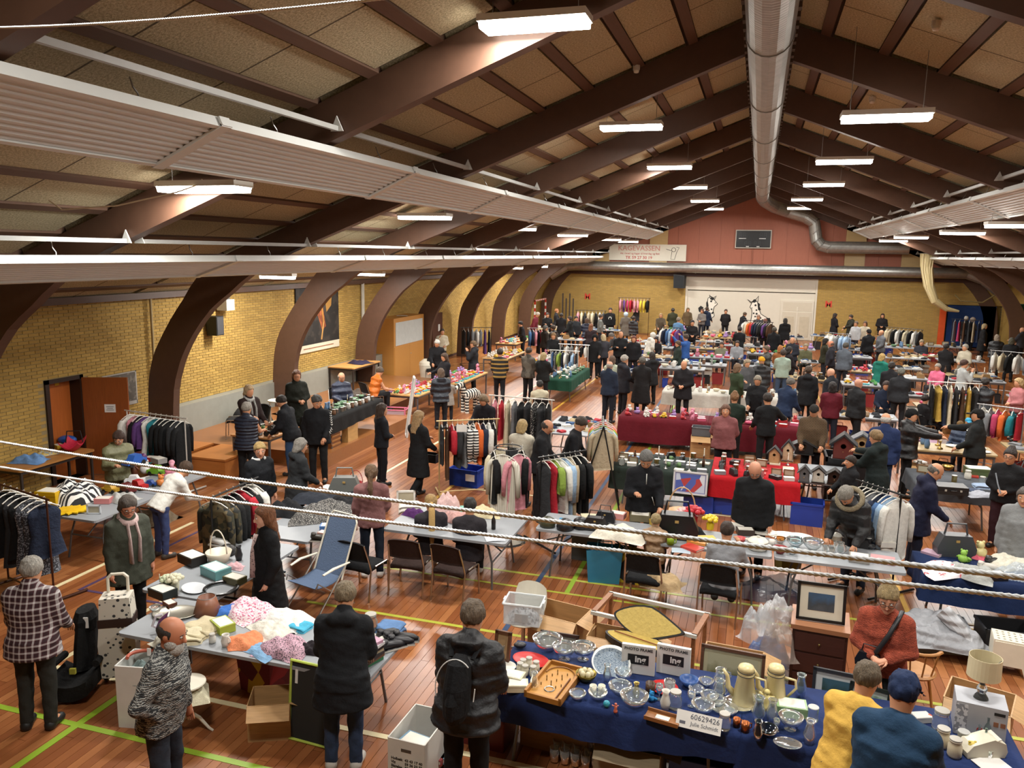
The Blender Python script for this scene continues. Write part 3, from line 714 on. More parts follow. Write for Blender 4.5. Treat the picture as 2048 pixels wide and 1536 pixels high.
ARMS = {'down': ((.2, .02, -1), (.06, .2, -1)), 'fwd': ((.14, .6, -.85), (-.12, 1, -.12)), 'low': ((.16, .28, -.95), (-.12, .8, -.55)), 'fold': ((.2, .22, -.95), (-1.05, .5, .08)),
        'hip': ((.55, -.2, -.85), (-.6, .3, -.6)), 'pocket': ((.34, -.1, -.95), (-.22, .36, -.95)), 'up': ((.35, .8, .25), (0, .7, .75)), 'behind': ((.25, -.35, -.93), (-.55, -.3, -.8)),
        'hold': ((.2, .15, -.95), (-.25, .9, .25)), 'face': ((.3, .45, -.7), (-.35, .25, .95)), 'side': ((.7, .2, -.6), (.6, .7, -.2)), 'belly': ((.25, .12, -.95), (-.8, .75, -.25)), 'reach': ((.1, .9, -.25), (0, 1, -.1)), 'lap': ((.16, .3, -.95), (-.3, .9, -.3))}
def rotx(t): c, s = math.cos(t), math.sin(t); return np.array([[1, 0, 0], [0, c, -s], [0, s, c]])
def rotz(t): c, s = math.cos(t), math.sin(t); return np.array([[c, -s, 0], [s, c, 0], [0, 0, 1]])
def figure(pose, lean, hp, hy, la, ra, top, legs, hair, fat, h, face):
    """meshes of a 1.75 m figure: dict part -> mesh. pose stand/walk/sit, lean & head pitch/yaw in degrees"""
    key = ('fig', pose, lean, hp, hy, la, ra, top, legs, hair, fat, h, face)
    if key in _meshes: return _meshes[key]
    out = {}
    dz = -.45 if pose == 'sit' else 0.0
    piv = np.array([0, 0, .93 + dz]); L = rotx(-R_(lean)); L = L.T if False else L
    up = lambda p: piv + L @ (np.array(p, float) + [0, 0, dz] - piv)
    shL, shR = up((-.178, -.005, 1.385)), up((.178, -.005, 1.385)); nk0, nk1 = up((0, -.005, 1.44)), up((0, .015, 1.56))
    hc = up((0, .03, 1.625)); HM = L @ rotz(R_(hy)) @ rotx(-R_(hp))
    HS = 1.1; hd = lambda p: hc + HM @ (np.array(p, float) * HS)
    arms = []
    for s, nm, sh in ((-1, la, shL), (1, ra, shR)):
        u, w = ARMS[nm]; u = _unit(np.array(u) * [s, 1, 1]); w = _unit(np.array(w) * [s, 1, 1])
        if lean > 0: B_ = rotx(-R_(lean * .35)); u, w = B_ @ u, B_ @ w
        el = sh + u * .285; wr = el + w * .25; arms.append((sh, el, wr, wr + w * .1, w, s))
    if pose == 'sit': LG = [((s * .095, 0, .48), (s * .12, .43, .5), (s * .12, .42, .09), (s * .13, .55, .045)) for s in (-1, 1)]
    elif pose == 'walk': LG = [((-.09, 0, .9), (-.1, .16, .49), (-.1, .1, .09), (-.11, .24, .045)), ((.09, 0, .9), (.1, .02, .48), (.1, -.28, .14), (.11, -.18, .06))]
    else: LG = [((s * .095, 0, .9), (s * .11, .02, .49), (s * .115, -.01, .09), (s * .14, .13, .045)) for s in (-1, 1)]
    W = 1.06 + fat * .01
    tors = [(.86 + dz, .165 * W, .115 * W, -.01), (.95 + dz, .17 * W, .12 * W, 0), (1.08 + dz, .145 * W, .105 * W, .01 + fat * .0006), (1.25 + dz, .165 * W, .115 * W, .012), (1.38 + dz, .175, .1, 0), (1.45 + dz, .1, .07, -.005)]
    def body(X, Y, Z):
        d = sdf_loft(X, Y, Z, tors, L, piv)
        d = smin(d, sdf_cone(X, Y, Z, nk0, nk1, .062, .056), .04)
        hx = [(HM[0][i] * (X - hc[0]) + HM[1][i] * (Y - hc[1]) + HM[2][i] * (Z - hc[2])) / HS for i in range(3)]
        q = sdf_ell(*hx, (0, -.012, .025), (.076, .096, .092))
        q = smin(q, sdf_ell(*hx, (0, .022, -.045), (.058, .066, .072)), .05)
        if face:
            q = smin(q, sdf_cone(*hx, (0, .082, .02), (0, .108, -.022), .008, .015), .012)
            for s in (-1, 1):
                q = smin(q, sdf_ell(*hx, (s * .078, -.012, -.005), (.012, .022, .032)), .008)
                q = np.maximum(q, -sdf_ell(*hx, (s * .031, .094, .014), (.017, .014, .011)))
            q = smin(q, sdf_ell(*hx, (0, .078, -.092), (.022, .02, .02)), .02)
        d = smin(d, q, .03)
        for sh, el, wr, hn, w, s in arms:
            d = smin(d, sdf_cone(X, Y, Z, sh, el, .05, .04), .05); d = smin(d, sdf_cone(X, Y, Z, el, wr, .04, .028), .03)
            d = smin(d, sdf_cone(X, Y, Z, wr, wr + w * .085, .03, .034), .02)
        for hip, kn, an, to in LG:
            d = smin(d, sdf_cone(X, Y, Z, hip, kn, .08, .055), .05); d = smin(d, sdf_cone(X, Y, Z, kn, an, .055, .038), .03); d = smin(d, sdf_cone(X, Y, Z, an, to, .038, .03), .02)
        return d
    P3 = [hd((0, 0, .13)), hd((0, 0, -.13)), hd((0, .13, 0)), hd((0, -.13, 0)), hd((.1, 0, 0)), hd((-.1, 0, 0)), shL, shR, up((-.26, -.18, 1.2)), up((.26, .18, 1.2)), (-.25, -.2, .8 + dz), (.25, .2, .8 + dz)]
    PA = [p for a in arms for p in (a[0], a[1], a[2], a[2] + a[4] * .12)]; PL = [p for l in LG for p in l]
    bb = lambda pts, m: (np.min(np.array([np.array(p) for p in pts]), 0) - m, np.max(np.array([np.array(p) for p in pts]), 0) + m)
    ex = B()
    for sh, el, wr, hn, w, s in arms:                       # fingers and thumb
        pn = _unit(np.cross(w, [0, 0, 1]) if abs(w[2]) < .9 else np.array([1., 0, 0])); dn = np.cross(pn, w); dn = -dn if dn[2] > 0 and abs(w[2]) < .9 else dn
        curl = dn if abs(w[2]) < .9 else np.array([-s * .6, .4, 0]); acr = pn if abs(w[2]) < .9 else np.array([0, 1., 0])
        k0 = wr + w * .085
        for i, Lf in enumerate((.07, .08, .076, .06)):
            o = acr * ((i - 1.5) * .019); a = k0 + o; m = a + w * Lf * .5 + curl * .012; e = m + w * Lf * .32 + curl * .03
            ex.tube([a - w * .02, a + w * .01, m, e], [.0095, .0095, .0088, .006], 6)
        a = wr + w * .03 + acr * (-.03); ex.tube([a, a + w * .03 - acr * .022 + curl * .01, a + w * .06 - acr * .02 + curl * .024], [.012, .0105, .007], 6)
    if face:
        for s in (-1, 1):
            ex.cur = 1; ex.sph(hd((s * .031, .079, .014)), .0125, 8, 6); ex.cur = 2; ex.sph(hd((s * .031, .0875, .014)), .006, 6, 5)
            ex.tube([hd((s * .016, .087, .034)), hd((s * .033, .088, .039)), hd((s * .052, .076, .032))], .004, 4)
        ex.cur = 3; ex.tube([hd((-.024, .083, -.057)), hd((-.01, .0905, -.055)), hd((0, .0915, -.056)), hd((.01, .0905, -.055)), hd((.024, .083, -.057))], [.003, .006, .0065, .006, .003], 6)
    out['body'] = np_mesh(*nets(body, *bb(P3 + PA + PL, .06), h), ex)
    # ---- upper garment
    kind = top
    g = {'puffer': .035, 'coat': .024, 'jacket': .024, 'sweater': .016, 'tee': .01, 'vest': .03, 'long': .022, 'dress': .012}[kind]
    hem = {'puffer': .8, 'coat': .66, 'jacket': .8, 'sweater': .86, 'tee': .86, 'vest': .82, 'long': .45, 'dress': .5}[kind]
    tl = [(.82 + dz, .175 * W + g, .125 * W + g, -.005), (.95 + dz, .172 * W + g, .122 * W + g, .0), (1.1 + dz, .156 * W + g, .115 * W + g, .01 + fat * .0008), (1.27 + dz, .172 * W + g, .122 * W + g, .012), (1.38 + dz, .176 + g, .104 + g, 0), (1.455 + dz, .1 + g, .074 + g, -.004), (1.5 + dz, .066 + g * .6, .062 + g * .6, -.002)]
    lowp = [(hem, (.185 + (.9 - hem) * .12) * W + g, (.135 + (.9 - hem) * .1) * W + g, 0), (.98, .172 * W + g, .122 * W + g, 0)]
    sleeve = {'tee': .55, 'vest': 0}.get(kind, 1)
    def topf(X, Y, Z):
        d = sdf_loft(X, Y, Z, tl, L, piv)
        if hem < .86 and pose != 'sit': d = smin(d, sdf_loft(X, Y, Z, lowp), .03)
        elif hem < .7:
            for hip, kn, an, to in LG: d = smin(d, sdf_cone(X, Y, Z, hip, kn, .11 + g, .09 + g), .05)
        if sleeve:
            for sh, el, wr, hn, w, s in arms:
                d = smin(d, sdf_cone(X, Y, Z, sh, el if sleeve == 1 else sh + (el - sh) * sleeve, .062 + g, .05 + g * .9), .06)
                if sleeve == 1: d = smin(d, sdf_cone(X, Y, Z, el, wr - w * .015, .05 + g * .9, .037 + g * .7), .03)
        for sh, el, wr, hn, w, s in arms: d = smin(d, sdf_cone(X, Y, Z, up((0, -.01, 1.43)), sh, .07 + g * .5, .058 + g * .8), .05)
        if kind in ('coat', 'puffer', 'jacket', 'vest', 'long'): d = smin(d, sdf_cone(X, Y, Z, up((0, -.015, 1.45)), up((0, -.008, 1.515)), .082, .078), .03)
        if kind in ('coat', 'puffer'): d = smin(d, sdf_cone(X, Y, Z, up((-.07, -.1, 1.45)), up((.07, -.1, 1.45)), .065, .065), .04)
        wr_ = np.sin(X * 31 + Z * 17) * np.sin(Z * 47 - X * 11) * np.sin(Y * 29 + Z * 7)
        return d + .006 * wr_ + (.007 * np.abs(np.sin(Z * 42)) if kind in ('puffer', 'vest') else 0)
    pts = P3[6:] + [a for A in arms for a in ((A[0], A[1], A[2]) if sleeve else (A[0],))] + [up((0, -.16, 1.5)), up((0, .1, 1.54)), up((-.25, 0, .85)), up((.25, 0, .85))]
    if hem < .86 and pose != 'sit': pts += [(-.24, -.2, hem), (.24, .2, hem)]
    if hem < .7 and pose == 'sit': pts += [l[1] for l in LG]
    out['top'] = np_mesh(*nets(topf, *bb(pts, .1), h))
    # ---- trousers or tights, shoes
    wd = {'jeans': .012, 'wide': .03, 'slim': .006}[legs]
    def legf(X, Y, Z):
        d = sdf_loft(X, Y, Z, [(.84 + dz, .168 * W + .012, .12 * W + .012, -.008), (.99 + dz, .166 * W + .01, .118 * W + .01, 0)])
        for hip, kn, an, to in LG:
            d = smin(d, sdf_cone(X, Y, Z, hip, kn, .088 + wd, .062 + wd), .03); d = smin(d, sdf_cone(X, Y, Z, kn, np.array(an) + [0, 0, .0], .062 + wd, .048 + wd), .02)
        return np.maximum(d, .06 - Z) + .004 * np.sin(Z * 38 + X * 9) * np.sin(X * 40)
    out['legs'] = np_mesh(*nets(legf, *bb([l[i] for l in LG for i in (0, 1, 2)] + [(0, 0, 1.0 + dz)], .14), h * 1.15))
    def shoe(X, Y, Z):
        d = np.full_like(X, 9.)
        for hip, kn, an, to in LG:
            a = np.array([an[0], an[1] - .02, max(an[2] - .045, .035)]); t = np.array(to); t[2] = a[2] * .9
            d = np.minimum(d, smin(sdf_cone(X, Y, Z, a, t, .047, .044), sdf_cone(X, Y, Z, np.array(an) - [0, 0, .01], a, .05, .05), .03))
        return np.maximum(d, -Z)
    out['shoes'] = np_mesh(*nets(shoe, *bb([l[i] for l in LG for i in (2, 3)], .1), h * .9))
    # ---- hair or hat
    if hair != 'none':
        hl = lambda X, Y, Z: [(HM[0][i] * (X - hc[0]) + HM[1][i] * (Y - hc[1]) + HM[2][i] * (Z - hc[2])) / HS for i in range(3)]
        def hairf(X, Y, Z):
            x, y, z = hl(X, Y, Z); n_ = .0045 * np.sin(x * 150 + z * 40) * np.sin(y * 130 + z * 60) + .005 * np.sin(x * 61 + y * 37) * np.sin(z * 55 + y * 48)
            if hair in ('cap', 'hat'):
                d = np.maximum(sdf_ell(x, y, z, (0, -.012, .03), (.088, .108, .1)), .035 - z)
                if hair == 'cap': d = np.minimum(d, np.maximum(sdf_ell(x, y, z, (0, .1, .04), (.075, .075, .014)), -y))
                b = np.maximum(sdf_ell(x, y, z, (0, -.02, .01), (.082, .104, .09)), np.maximum(z - .04, y - .0 - z * .3)); b = np.maximum(b, -.06 - z)
                return np.minimum(d, b) + n_
            if hair == 'hood':
                d = sdf_ell(x, y, z, (0, -.03, .02), (.115, .125, .125)); return np.maximum(d, y - .07) + n_
            if hair == 'fringe':
                d = np.maximum(sdf_ell(x, y, z, (0, -.014, .01), (.084, .104, .09)), np.maximum(z - .045, y - .015)); return np.maximum(d, -.05 - z) + n_
            if hair == 'knit': return np.maximum(sdf_ell(x, y, z, (0, -.012, .03), (.092, .11, .11)), .015 - z + y * .2) + n_
            d = np.maximum(sdf_ell(x, y, z, (0, -.02, .03), (.092, .112, .106)), y - .012 - np.clip(z, -.2, .2) * .95); d = np.maximum(d, -.06 - z)
            if hair in ('long', 'bob'):
                zl = -.3 if hair == 'long' else -.14
                q = np.maximum(sdf_loft(x, y, z, [(zl, .07, .03, -.075), (zl * .6, .095, .05, -.06), (-.05, .098, .085, -.035), (.05, .088, .095, -.02)]), y - .03)
                d = smin(d, q, .02)
            if hair == 'bun': d = smin(d, sdf_ell(x, y, z, (0, -.07, .12), (.05, .05, .045)), .02)
            if hair == 'pony': d = smin(d, sdf_loft(x, y, z, [(-.34, .02, .018, -.13), (-.2, .038, .03, -.145), (-.02, .03, .03, -.12), (.03, .035, .04, -.09)]), .02)
            return d + n_
        ext = .36 if hair in ('long', 'pony') else .16
        pts = [hd((a, b_, c)) for a in (-.11, .11) for b_ in (-.15, .16 if hair == 'cap' else .1) for c in (-ext, .16)]
        out['hair'] = np_mesh(*nets(hairf, *bb(pts, .01), min(h, .02)))
    out['anchor'] = dict(hd=hd, up=up, arms=arms, LG=LG)
    _meshes[key] = out
    return out
EYEW, EYED = plain('d8d2c8', .3), plain('1c1410', .4)
STALLS = [(-2.9, 10.74, 2.08, 11.52), (-2.45, 14.55, 1.95, 16.1), (-3.1, 19.3, 1.25, 20.2), (-2.5, 23.5, 1.4, 24.4), (2.95, 15.2, 4.3, 16.3), (2.3, 10.8, 4.6, 11.65), (-6.62, 9.15, -5.72, 11.25), (-10.05, 8.85, -9.1, 11.6), (-9.9, 20.0, -8.85, 22.0), (-9.6, 22.3, -8.5, 25.0), (-6.35, 24.4, -5.5, 27.3), (-4.5, 16.9, -3.3, 18.8), (-10.6, 14.0, -9.6, 14.8)]
PEOPLE = []
def person(px, py, hgt, yaw, label, top, topc, legc, hairc, hair='short', skin='c08a68', pose='stand', lean=0, hp=10, hy=0, la='down', ra='down', legs='jeans', shoe='20201f', fat=0, base=0.0, topm=None, grp=None, name='person', sz=None):
    """px, py: photo pixel of the top of the head; hgt: standing height; yaw from the line of sight: 0 faces away, 180 faces the gallery, 90 faces left"""
    s = hgt / 1.75; dz = -.45 if pose == 'sit' else 0
    c, sn = math.cos(R_(lean)), math.sin(R_(lean)); topz = base + s * ((.93 + dz) + .82 * c); fwd = s * .82 * sn
    q = P(px, py, topz); a = R_(yaw) - math.atan2(q[0], q[1])
    x, y = q[0] + math.sin(a) * fwd, q[1] - math.cos(a) * fwd
    if y > 47.4: x, y = x * 47.4 / y, 47.4
    x = max(x, XL + .5); dist = math.hypot(x, y)
    if dist > 8:                                        # step aside from stalls and neighbours along the line of sight
        for o_ in (0, .15, -.15, .3, -.3, .45, -.45, .6, -.6, .75, -.75, .9, -.9):
            x2, y2 = x * (1 + o_ / dist), y * (1 + o_ / dist)
            if y2 < 47.5 and x2 > XL + .3 and all(math.hypot(x2 - p.location.x, y2 - p.location.y) > .46 for p in PEOPLE) and (pose == 'sit' or not any(a0 - .2 < x2 < a1 + .2 and b0 - .2 < y2 < b1 + .2 for a0, b0, a1, b1 in STALLS)): x, y = x2, y2; break
    h = .0135 if dist < 9.5 else .0205 if dist < 14 else .0265 if dist < 22 else .033
    near = dist < 17
    f = figure(pose, lean, hp, hy, la, ra, top, legs, hair, fat, h, near and abs(((yaw + hy + 180) % 360) - 180) > 40)
    t = thing(name, label, 'person', (x, y, base), a, grp, s)
    sk = plain(skin, .55, var=.08)
    ob('body', f['body'], [sk, EYEW, EYED, plain('9a5048', .5)], t)
    TM = topm or (puffer(topc) if top in ('puffer', 'vest') else cloth(topc))
    ob({'coat': 'coat', 'long': 'coat', 'puffer': 'jacket', 'vest': 'vest', 'tee': 'shirt', 'sweater': 'sweater', 'dress': 'dress'}.get(top, 'jacket'), f['top'], TM, t)
    ob('trousers', f['legs'], cloth(legc, 10.0), t); ob('shoes', f['shoes'], plain(shoe, .5), t)
    if 'hair' in f: ob({'cap': 'cap', 'hat': 'hat', 'hood': 'hood', 'knit': 'knitted_hat'}.get(hair, 'hair'), f['hair'], hairm(hairc) if hair not in ('cap', 'hat', 'hood', 'knit') else cloth(hairc), t)
    PEOPLE.append(t)
    return t, f
BK, NV, DG, GY, LG_, OL, BR, CR, WH = '17181b', '1a2236', '26282b', '5a5c5e', '9c9ea0', '3b3e2a', '3a2a20', 'c9bfa6', 'd6d4cc'
BLO, DBR, GRH, BLH, GHW, ORH = 'b79a62', '3b2a1c', '77726a', '181412', 'a9a49a', '9a6238'
PP = {}
def pp(k, *a, **kw): PP[k] = person(*a, **kw)
# ---- near the gallery
pp('beard', 340, 1236, 1.78, -118, 'bearded balding person in a grey patterned knit pullover, hand on hip', 'sweater', '3a3c3e', '2a303a', '3a3632', 'fringe', pose='stand', lean=8, hp=14, la='down', ra='hip', fat=22, topm=knit('2c2e30', 'a8a8a2'), skin='b9795a')
pp('plaid', 60, 1118, 1.74, -28, 'white-haired person in a burgundy plaid flannel jacket seen from behind', 'jacket', '3a1a20', '2a2a26', GHW, 'short', lean=6, hp=20, la='low', ra='low', fat=18, topm=plaid('2b1419', '50242a', 'b9b4b2', 34.0), shoe='191918')
pp('coat', 690, 1168, 1.74, -12, 'person in a long black hooded parka and blue jeans bending over the clothes table', 'coat', '15171a', '2b3850', '8a7a60', 'short', lean=14, hp=28, la='low', ra='low', fat=16, shoe='b4b0a8', legs='jeans')
pp('pack', 945, 1206, 1.86, -18, 'person in a black winter jacket wearing a black backpack', 'puffer', '141518', '121316', '6a5a48', 'short', lean=10, hp=26, la='low', ra='low', fat=22)
pp('orange', 1779, 1172, 1.68, 172, 'person in a rust-orange knitted sweater with glasses and crossbody bag', 'sweater', 'a2462e', '1c2024', 'a08a60', 'bun', lean=4, hp=22, hy=8, la='belly', ra='belly', fat=14, topm=knit('8c3c28', 'b4533a', 90.0), skin='d49a7c')
pp('yellow', 1738, 1328, 1.72, -20, 'person in a mustard-yellow sweatshirt seen from behind at the glassware table', 'sweater', 'd0a64c', '2a2c34', '6e5f4a', 'short', lean=20, hp=18, la='fwd', ra='fwd', fat=24, skin='c9906c')
pp('navy', 1812, 1346, 1.92, -8, 'person in a petrol-blue sweatshirt and navy baseball cap seen from behind', 'sweater', '1f3a54', '2a2c34', '1c2a48', 'cap', lean=20, hp=16, la='fwd', ra='fwd', fat=30, skin='c9906c')
pp('scarf', 253, 993, 1.74, 205, 'person in a grey-green long coat with a pale pink scarf and glasses', 'coat', '3f4238', '1c1d1f', '5a5048', 'bob', lean=4, hp=26, hy=-14, la='down', ra='down', fat=14, skin='c9876a')
pp('longhair', 532, 1012, 1.74, 100, 'person with long auburn hair in a long open black down coat', 'long', '101113', '141416', '7a4c2c', 'long', hp=12, hy=0, la='pocket', ra='pocket', fat=6, skin='d2a084', legs='slim')
pp('pinkback', 742, 932, 1.68, -6, 'person with a ponytail in a dusty pink sweater seen from behind', 'sweater', '7c5654', '1d2633', '6c5238', 'pony', hp=8, la='down', ra='low', fat=6, shoe='d8d6d0', legs='slim')
pp('blondseat', 862, 992, 1.62, 4, 'person with a long blond ponytail in a dark hoodie on the brown chair', 'sweater', '2c2a2e', '24262c', 'b08e58', 'pony', pose='sit', hp=12, la='lap', ra='lap', shoe='d0cec8', legs='slim')
pp('hoodseat', 940, 998, 1.66, -8, 'person in a charcoal hooded sweatshirt on the brown chair next to the ponytail', 'sweater', '29262a', '24262c', '2a2320', 'short', pose='sit', lean=8, hp=22, la='lap', ra='lap', fat=8, shoe='d0cec8')
pp('girlgreen', 236, 863, 1.62, 200, 'person with long brown hair in a pale olive jacket holding a blue toy car', 'puffer', '6b6a4c', '5a5844', '3a2418', 'long', lean=10, hp=30, hy=-30, la='hold', ra='hold', skin='c79070')
pp('girlwhite', 376, 925, 1.6, -60, 'person in a white sweatshirt and blue leggings bending over boxes', 'sweater', 'd2d0c8', '38456e', '4a3626', 'short', lean=42, hp=20, la='fwd', ra='fwd', shoe='3a3630', legs='slim')
pp('boyblond', 517, 886, 1.66, 215, 'blond person in a black softshell jacket with white hood lining', 'jacket', '16181c', '1a1b1e', BLO, 'short', hp=14, hy=-28, la='down', ra='down', skin='cc9374')
pp('greycurl', 600, 878, 1.64, -70, 'person with curly grey hair in a long dark grey coat', 'coat', '26282a', '1d1e20', '8d8880', 'bob', lean=6, hp=16, la='down', ra='low', fat=14)
pp('quilt', 492, 806, 1.72, -25, 'grey-haired person in a quilted navy body warmer over a grey hood', 'vest', '1b2130', '141517', '9a948a', 'short', hp=22, lean=4, la='fwd', ra='fwd', fat=18, topm=puffer('1b2130', 30.0))
pp('jeansman', 562, 792, 1.72, 60, 'dark-haired person in a black blazer and jeans leaning over a stall', 'jacket', '16181c', '2e4360', '231a14', 'short', lean=16, hp=26, la='low', ra='fwd', fat=8)
pp('chevron', 634, 791, 1.82, 165, 'person in a black sports jacket with white chevrons down the sleeve', 'jacket', '121316', '151618', '4a4844', 'short', hp=30, hy=40, la='low', ra='pocket', fat=14)
pp('darkgirl', 762, 808, 1.68, -70, 'person with long dark hair in a dark navy hoodie beside the mirror', 'sweater', '15171c', '14161c', '3a2a1e', 'long', hp=6, la='belly', ra='belly', legs='slim')
pp('blondcoat', 836, 823, 1.7, -50, 'person with long blond hair walking in an ankle-long black dress coat', 'long', '141517', '121214', 'a2835a', 'long', pose='walk', hp=14, la='fwd', ra='low')
pp('brownjk', 496, 762, 1.64, 215, 'light-haired person in a dark brown jacket with pale scarf behind the stall', 'jacket', '271a18', '1d1a1a', 'b49872', 'bob', hp=14, la='low', ra='fwd', base=.3, fat=10)
pp('greendress', 592, 741, 1.7, 205, 'person with brown hair and glasses in a long black-green tunic by the arch', 'long', '15170f', '17170f', '6a4228', 'bob', hp=10, hy=-14, la='belly', ra='belly', base=.3, fat=18)
pp('seatnavy', 682, 745, 1.72, 205, 'smiling grey-haired person with glasses seated in a navy quilted jacket', 'puffer', '20283c', '1c2030', '9a948a', 'fringe', pose='sit', hp=8, la='lap', ra='lap', base=.3, fat=12)
pp('orangevest', 760, 735, 1.7, -60, 'person in an orange body warmer leaning over the toy table', 'vest', 'c4661c', '1c1c1e', '5a4a3a', 'short', pose='sit', lean=18, hp=26, la='fwd', ra='fwd', base=.3)
pp('oldman', 874, 680, 1.74, 190, 'white-haired person in a black cardigan behind the toy stall', 'jacket', '151518', '1a1a1c', 'cfcac0', 'short', lean=12, hp=22, hy=-20, la='hip', ra='low')
pp('whitetop', 884, 658, 1.66, 200, 'person in a cream sweater touching the face by the dark door', 'sweater', 'b9b09a', '17171a', '3a2c22', 'short', hp=6, la='belly', ra='face')
pp('brownlong', 890, 707, 1.66, 120, 'person with long brown hair in a black top at the toy stall', 'jacket', '17161a', '1c1c20', '4f3724', 'long', hp=18, la='low', ra='fwd')
pp('bagman', 948, 687, 1.74, 80, 'person in a long charcoal coat carrying a white plastic bag', 'coat', '1b1c20', '141416', '5c4a38', 'hat', hp=10, la='face', ra='down', fat=14)
pp('furhood', 882, 738, 1.64, 8, 'person in a dark blue quilted parka with a brown fur hood', 'puffer', '1b222c', '1a1b20', '5a4636', 'bob', hp=14, la='low', ra='low', fat=6)
pp('child', 897, 756, 1.24, -10, 'child in a pale grey coat standing beside the toy zebra', 'coat', '8a847c', '1c1c20', '6a5440', 'short', hp=12, la='fwd', ra='fwd')
pp('rackbend', 966, 790, 1.68, 150, 'dark blond person in black bending behind the striped clothes rack', 'jacket', '19171b', '18171a', '7a6448', 'bob', lean=14, hp=30, la='low', ra='fwd', fat=12)
pp('stripes', 1000, 698, 1.76, 0, 'person in a black jumper with ochre and white stripes walking away', 'sweater', '1b1a18', '1b1c20', '2a2018', 'short', pose='walk', hp=14, la='low', ra='low', topm=stripes('1b1a18', '9a7a3a', 15.0, 'Z', .62), fat=8)
pp('camo', 1057, 696, 1.75, -40, 'person in a brown and grey two-tone jacket with hood, black trousers', 'jacket', '4b463e', '161618', '3a3026', 'short', hp=16, la='low', ra='low', fat=10, topm=patches(('4b463e', '3a342c', '5c574d', '4b463e'), 5.0))
pp('blondblack', 1087, 706, 1.64, -30, 'person with ash-blond shoulder hair in a black jacket', 'jacket', '181a1a', '1c1c1e', 'a89468', 'bob', hp=16, la='low', ra='fwd', fat=10)
pp('creamback', 1080, 762, 1.68, 8, 'dark-haired person in a cream jumper seated by the dress rack', 'sweater', 'b9b198', '1c1c20', '1e1814', 'short', pose='sit', hp=16, la='lap', ra='lap', base=.02)
pp('shaved', 1094, 840, 1.78, -100, 'person with shaved head in a black fleece beside the stacked clothes', 'jacket', '17181b', '17181b', '3a302a', 'fringe', lean=10, hp=26, la='low', ra='low', fat=14, skin='b07a5c')
pp('whiteblond', 1044, 848, 1.66, -20, 'blond person in a white knitted jumper behind the round rack', 'sweater', 'b9b3a2', '2a2a30', 'b59a68', 'bob', hp=20, la='low', ra='low')
pp('blackman', 1163, 835, 1.78, -100, 'dark-haired person in a black sports pullover bending to the clothes pile', 'sweater', '15161a', '17181b', '3a2e24', 'short', lean=16, hp=30, la='low', ra='low', fat=10)
pp('track', 1293, 902, 1.82, 190, 'grey-haired person in a black tracksuit top holding a yellow bag', 'jacket', '131418', '131418', '6c6a66', 'short', lean=10, hp=34, hy=-10, la='low', ra='hold', fat=14)
pp('bald', 1511, 933, 1.8, 168, 'bald person with glasses in a plain black jacket looking down', 'jacket', '131416', '141517', 'b08468', 'none', lean=6, hp=38, hy=14, la='down', ra='down', fat=16, skin='c0876a')
pp('pinkcard', 1452, 810, 1.68, 178, 'person with a fringe in a dusty pink cardigan facing the gallery', 'jacket', '7a4a4a', '16161a', '6a4632', 'bob', hp=6, la='behind', ra='behind', fat=22)
pp('greenback', 1470, 786, 1.7, 10, 'person with hair tied up in a dark green pullover seen from behind', 'sweater', '1e2a22', '1c1c1e', '8a6442', 'bun', hp=12, la='low', ra='low', fat=10)
pp('blackarm', 1537, 788, 1.76, 25, 'person with cropped dark hair in a black shirt beside the burgundy cloth', 'sweater', '161719', '1a1a1c', '2c241e', 'short', hp=18, la='low', ra='side', fat=10)
pp('furbend', 1690, 976, 1.78, 155, 'grey-haired person in a black parka with open fur-trimmed hood bending down', 'puffer', '121315', '2a3040', '8f8a80', 'short', lean=36, hp=30, la='low', ra='low', fat=14)
pp('plaidcap', 1629, 810, 1.76, 178, 'person in a flat cap and brown plaid jacket by the bird houses', 'jacket', '453420', '17161a', '23211f', 'hat', hp=34, la='low', ra='low', fat=20, topm=plaid('3a2c1a', '6b5030', '2a2018', 40.0))
pp('boy', 1705, 901, 1.4, 120, 'short-haired child in a black jacket looking at the bird houses', 'jacket', '141518', '1c1e24', '2e221a', 'short', hp=14, la='down', ra='low')
pp('parka', 1754, 862, 1.74, 60, 'person with light brown hair in a dark green parka pointing at bird houses', 'coat', '141d1c', '20262e', '8a6f4a', 'short', lean=6, hp=16, la='fwd', ra='reach', fat=12)
pp('fleece', 1773, 827, 1.8, 6, 'white-haired person in a navy fleece jacket with grey piping, back turned', 'jacket', '1d2a4c', '24344c', 'c9c4bc', 'fringe', hp=10, la='down', ra='down', fat=12)
pp('capman', 1822, 818, 1.8, -82, 'person in a black cap and black padded jacket handing something over', 'puffer', '141416', '18181a', '121212', 'cap', hp=12, la='reach', ra='reach', fat=14)
pp('bandjk', 1959, 819, 1.78, 85, 'person in a black cap and dark jacket with two white chest bands', 'jacket', '1a1c1c', '161616', '161514', 'cap', hp=8, la='low', ra='reach', fat=18)
pp('navycoat', 1873, 927, 1.76, -75, 'balding person in a dark navy coat leaning over the grey table', 'coat', '181a30', '1c2030', '6f6a62', 'fringe', lean=14, hp=26, la='low', ra='low', fat=16)
pp('tablet', 2023, 898, 1.7, 165, 'person with glasses in a black wrap top holding a folded strap', 'sweater', '121214', '2a1218', '2e241e', 'bun', hp=8, la='belly', ra='belly', fat=22, legs='wide')
pp('edgegrey', 2052, 982, 1.7, 170, 'person in a mottled grey cardigan at the right table end', 'coat', '7c7e7e', '22242a', '5a5048', 'bob', hp=8, la='down', ra='down', fat=16)
pp('childhood', 1312, 1030, 1.3, -6, 'blond child in a beige vest over a grey hoodie sitting at the table', 'vest', '94785a', '2a2a30', 'a89468', 'short', pose='sit', hp=16, la='lap', ra='lap', base=.16)
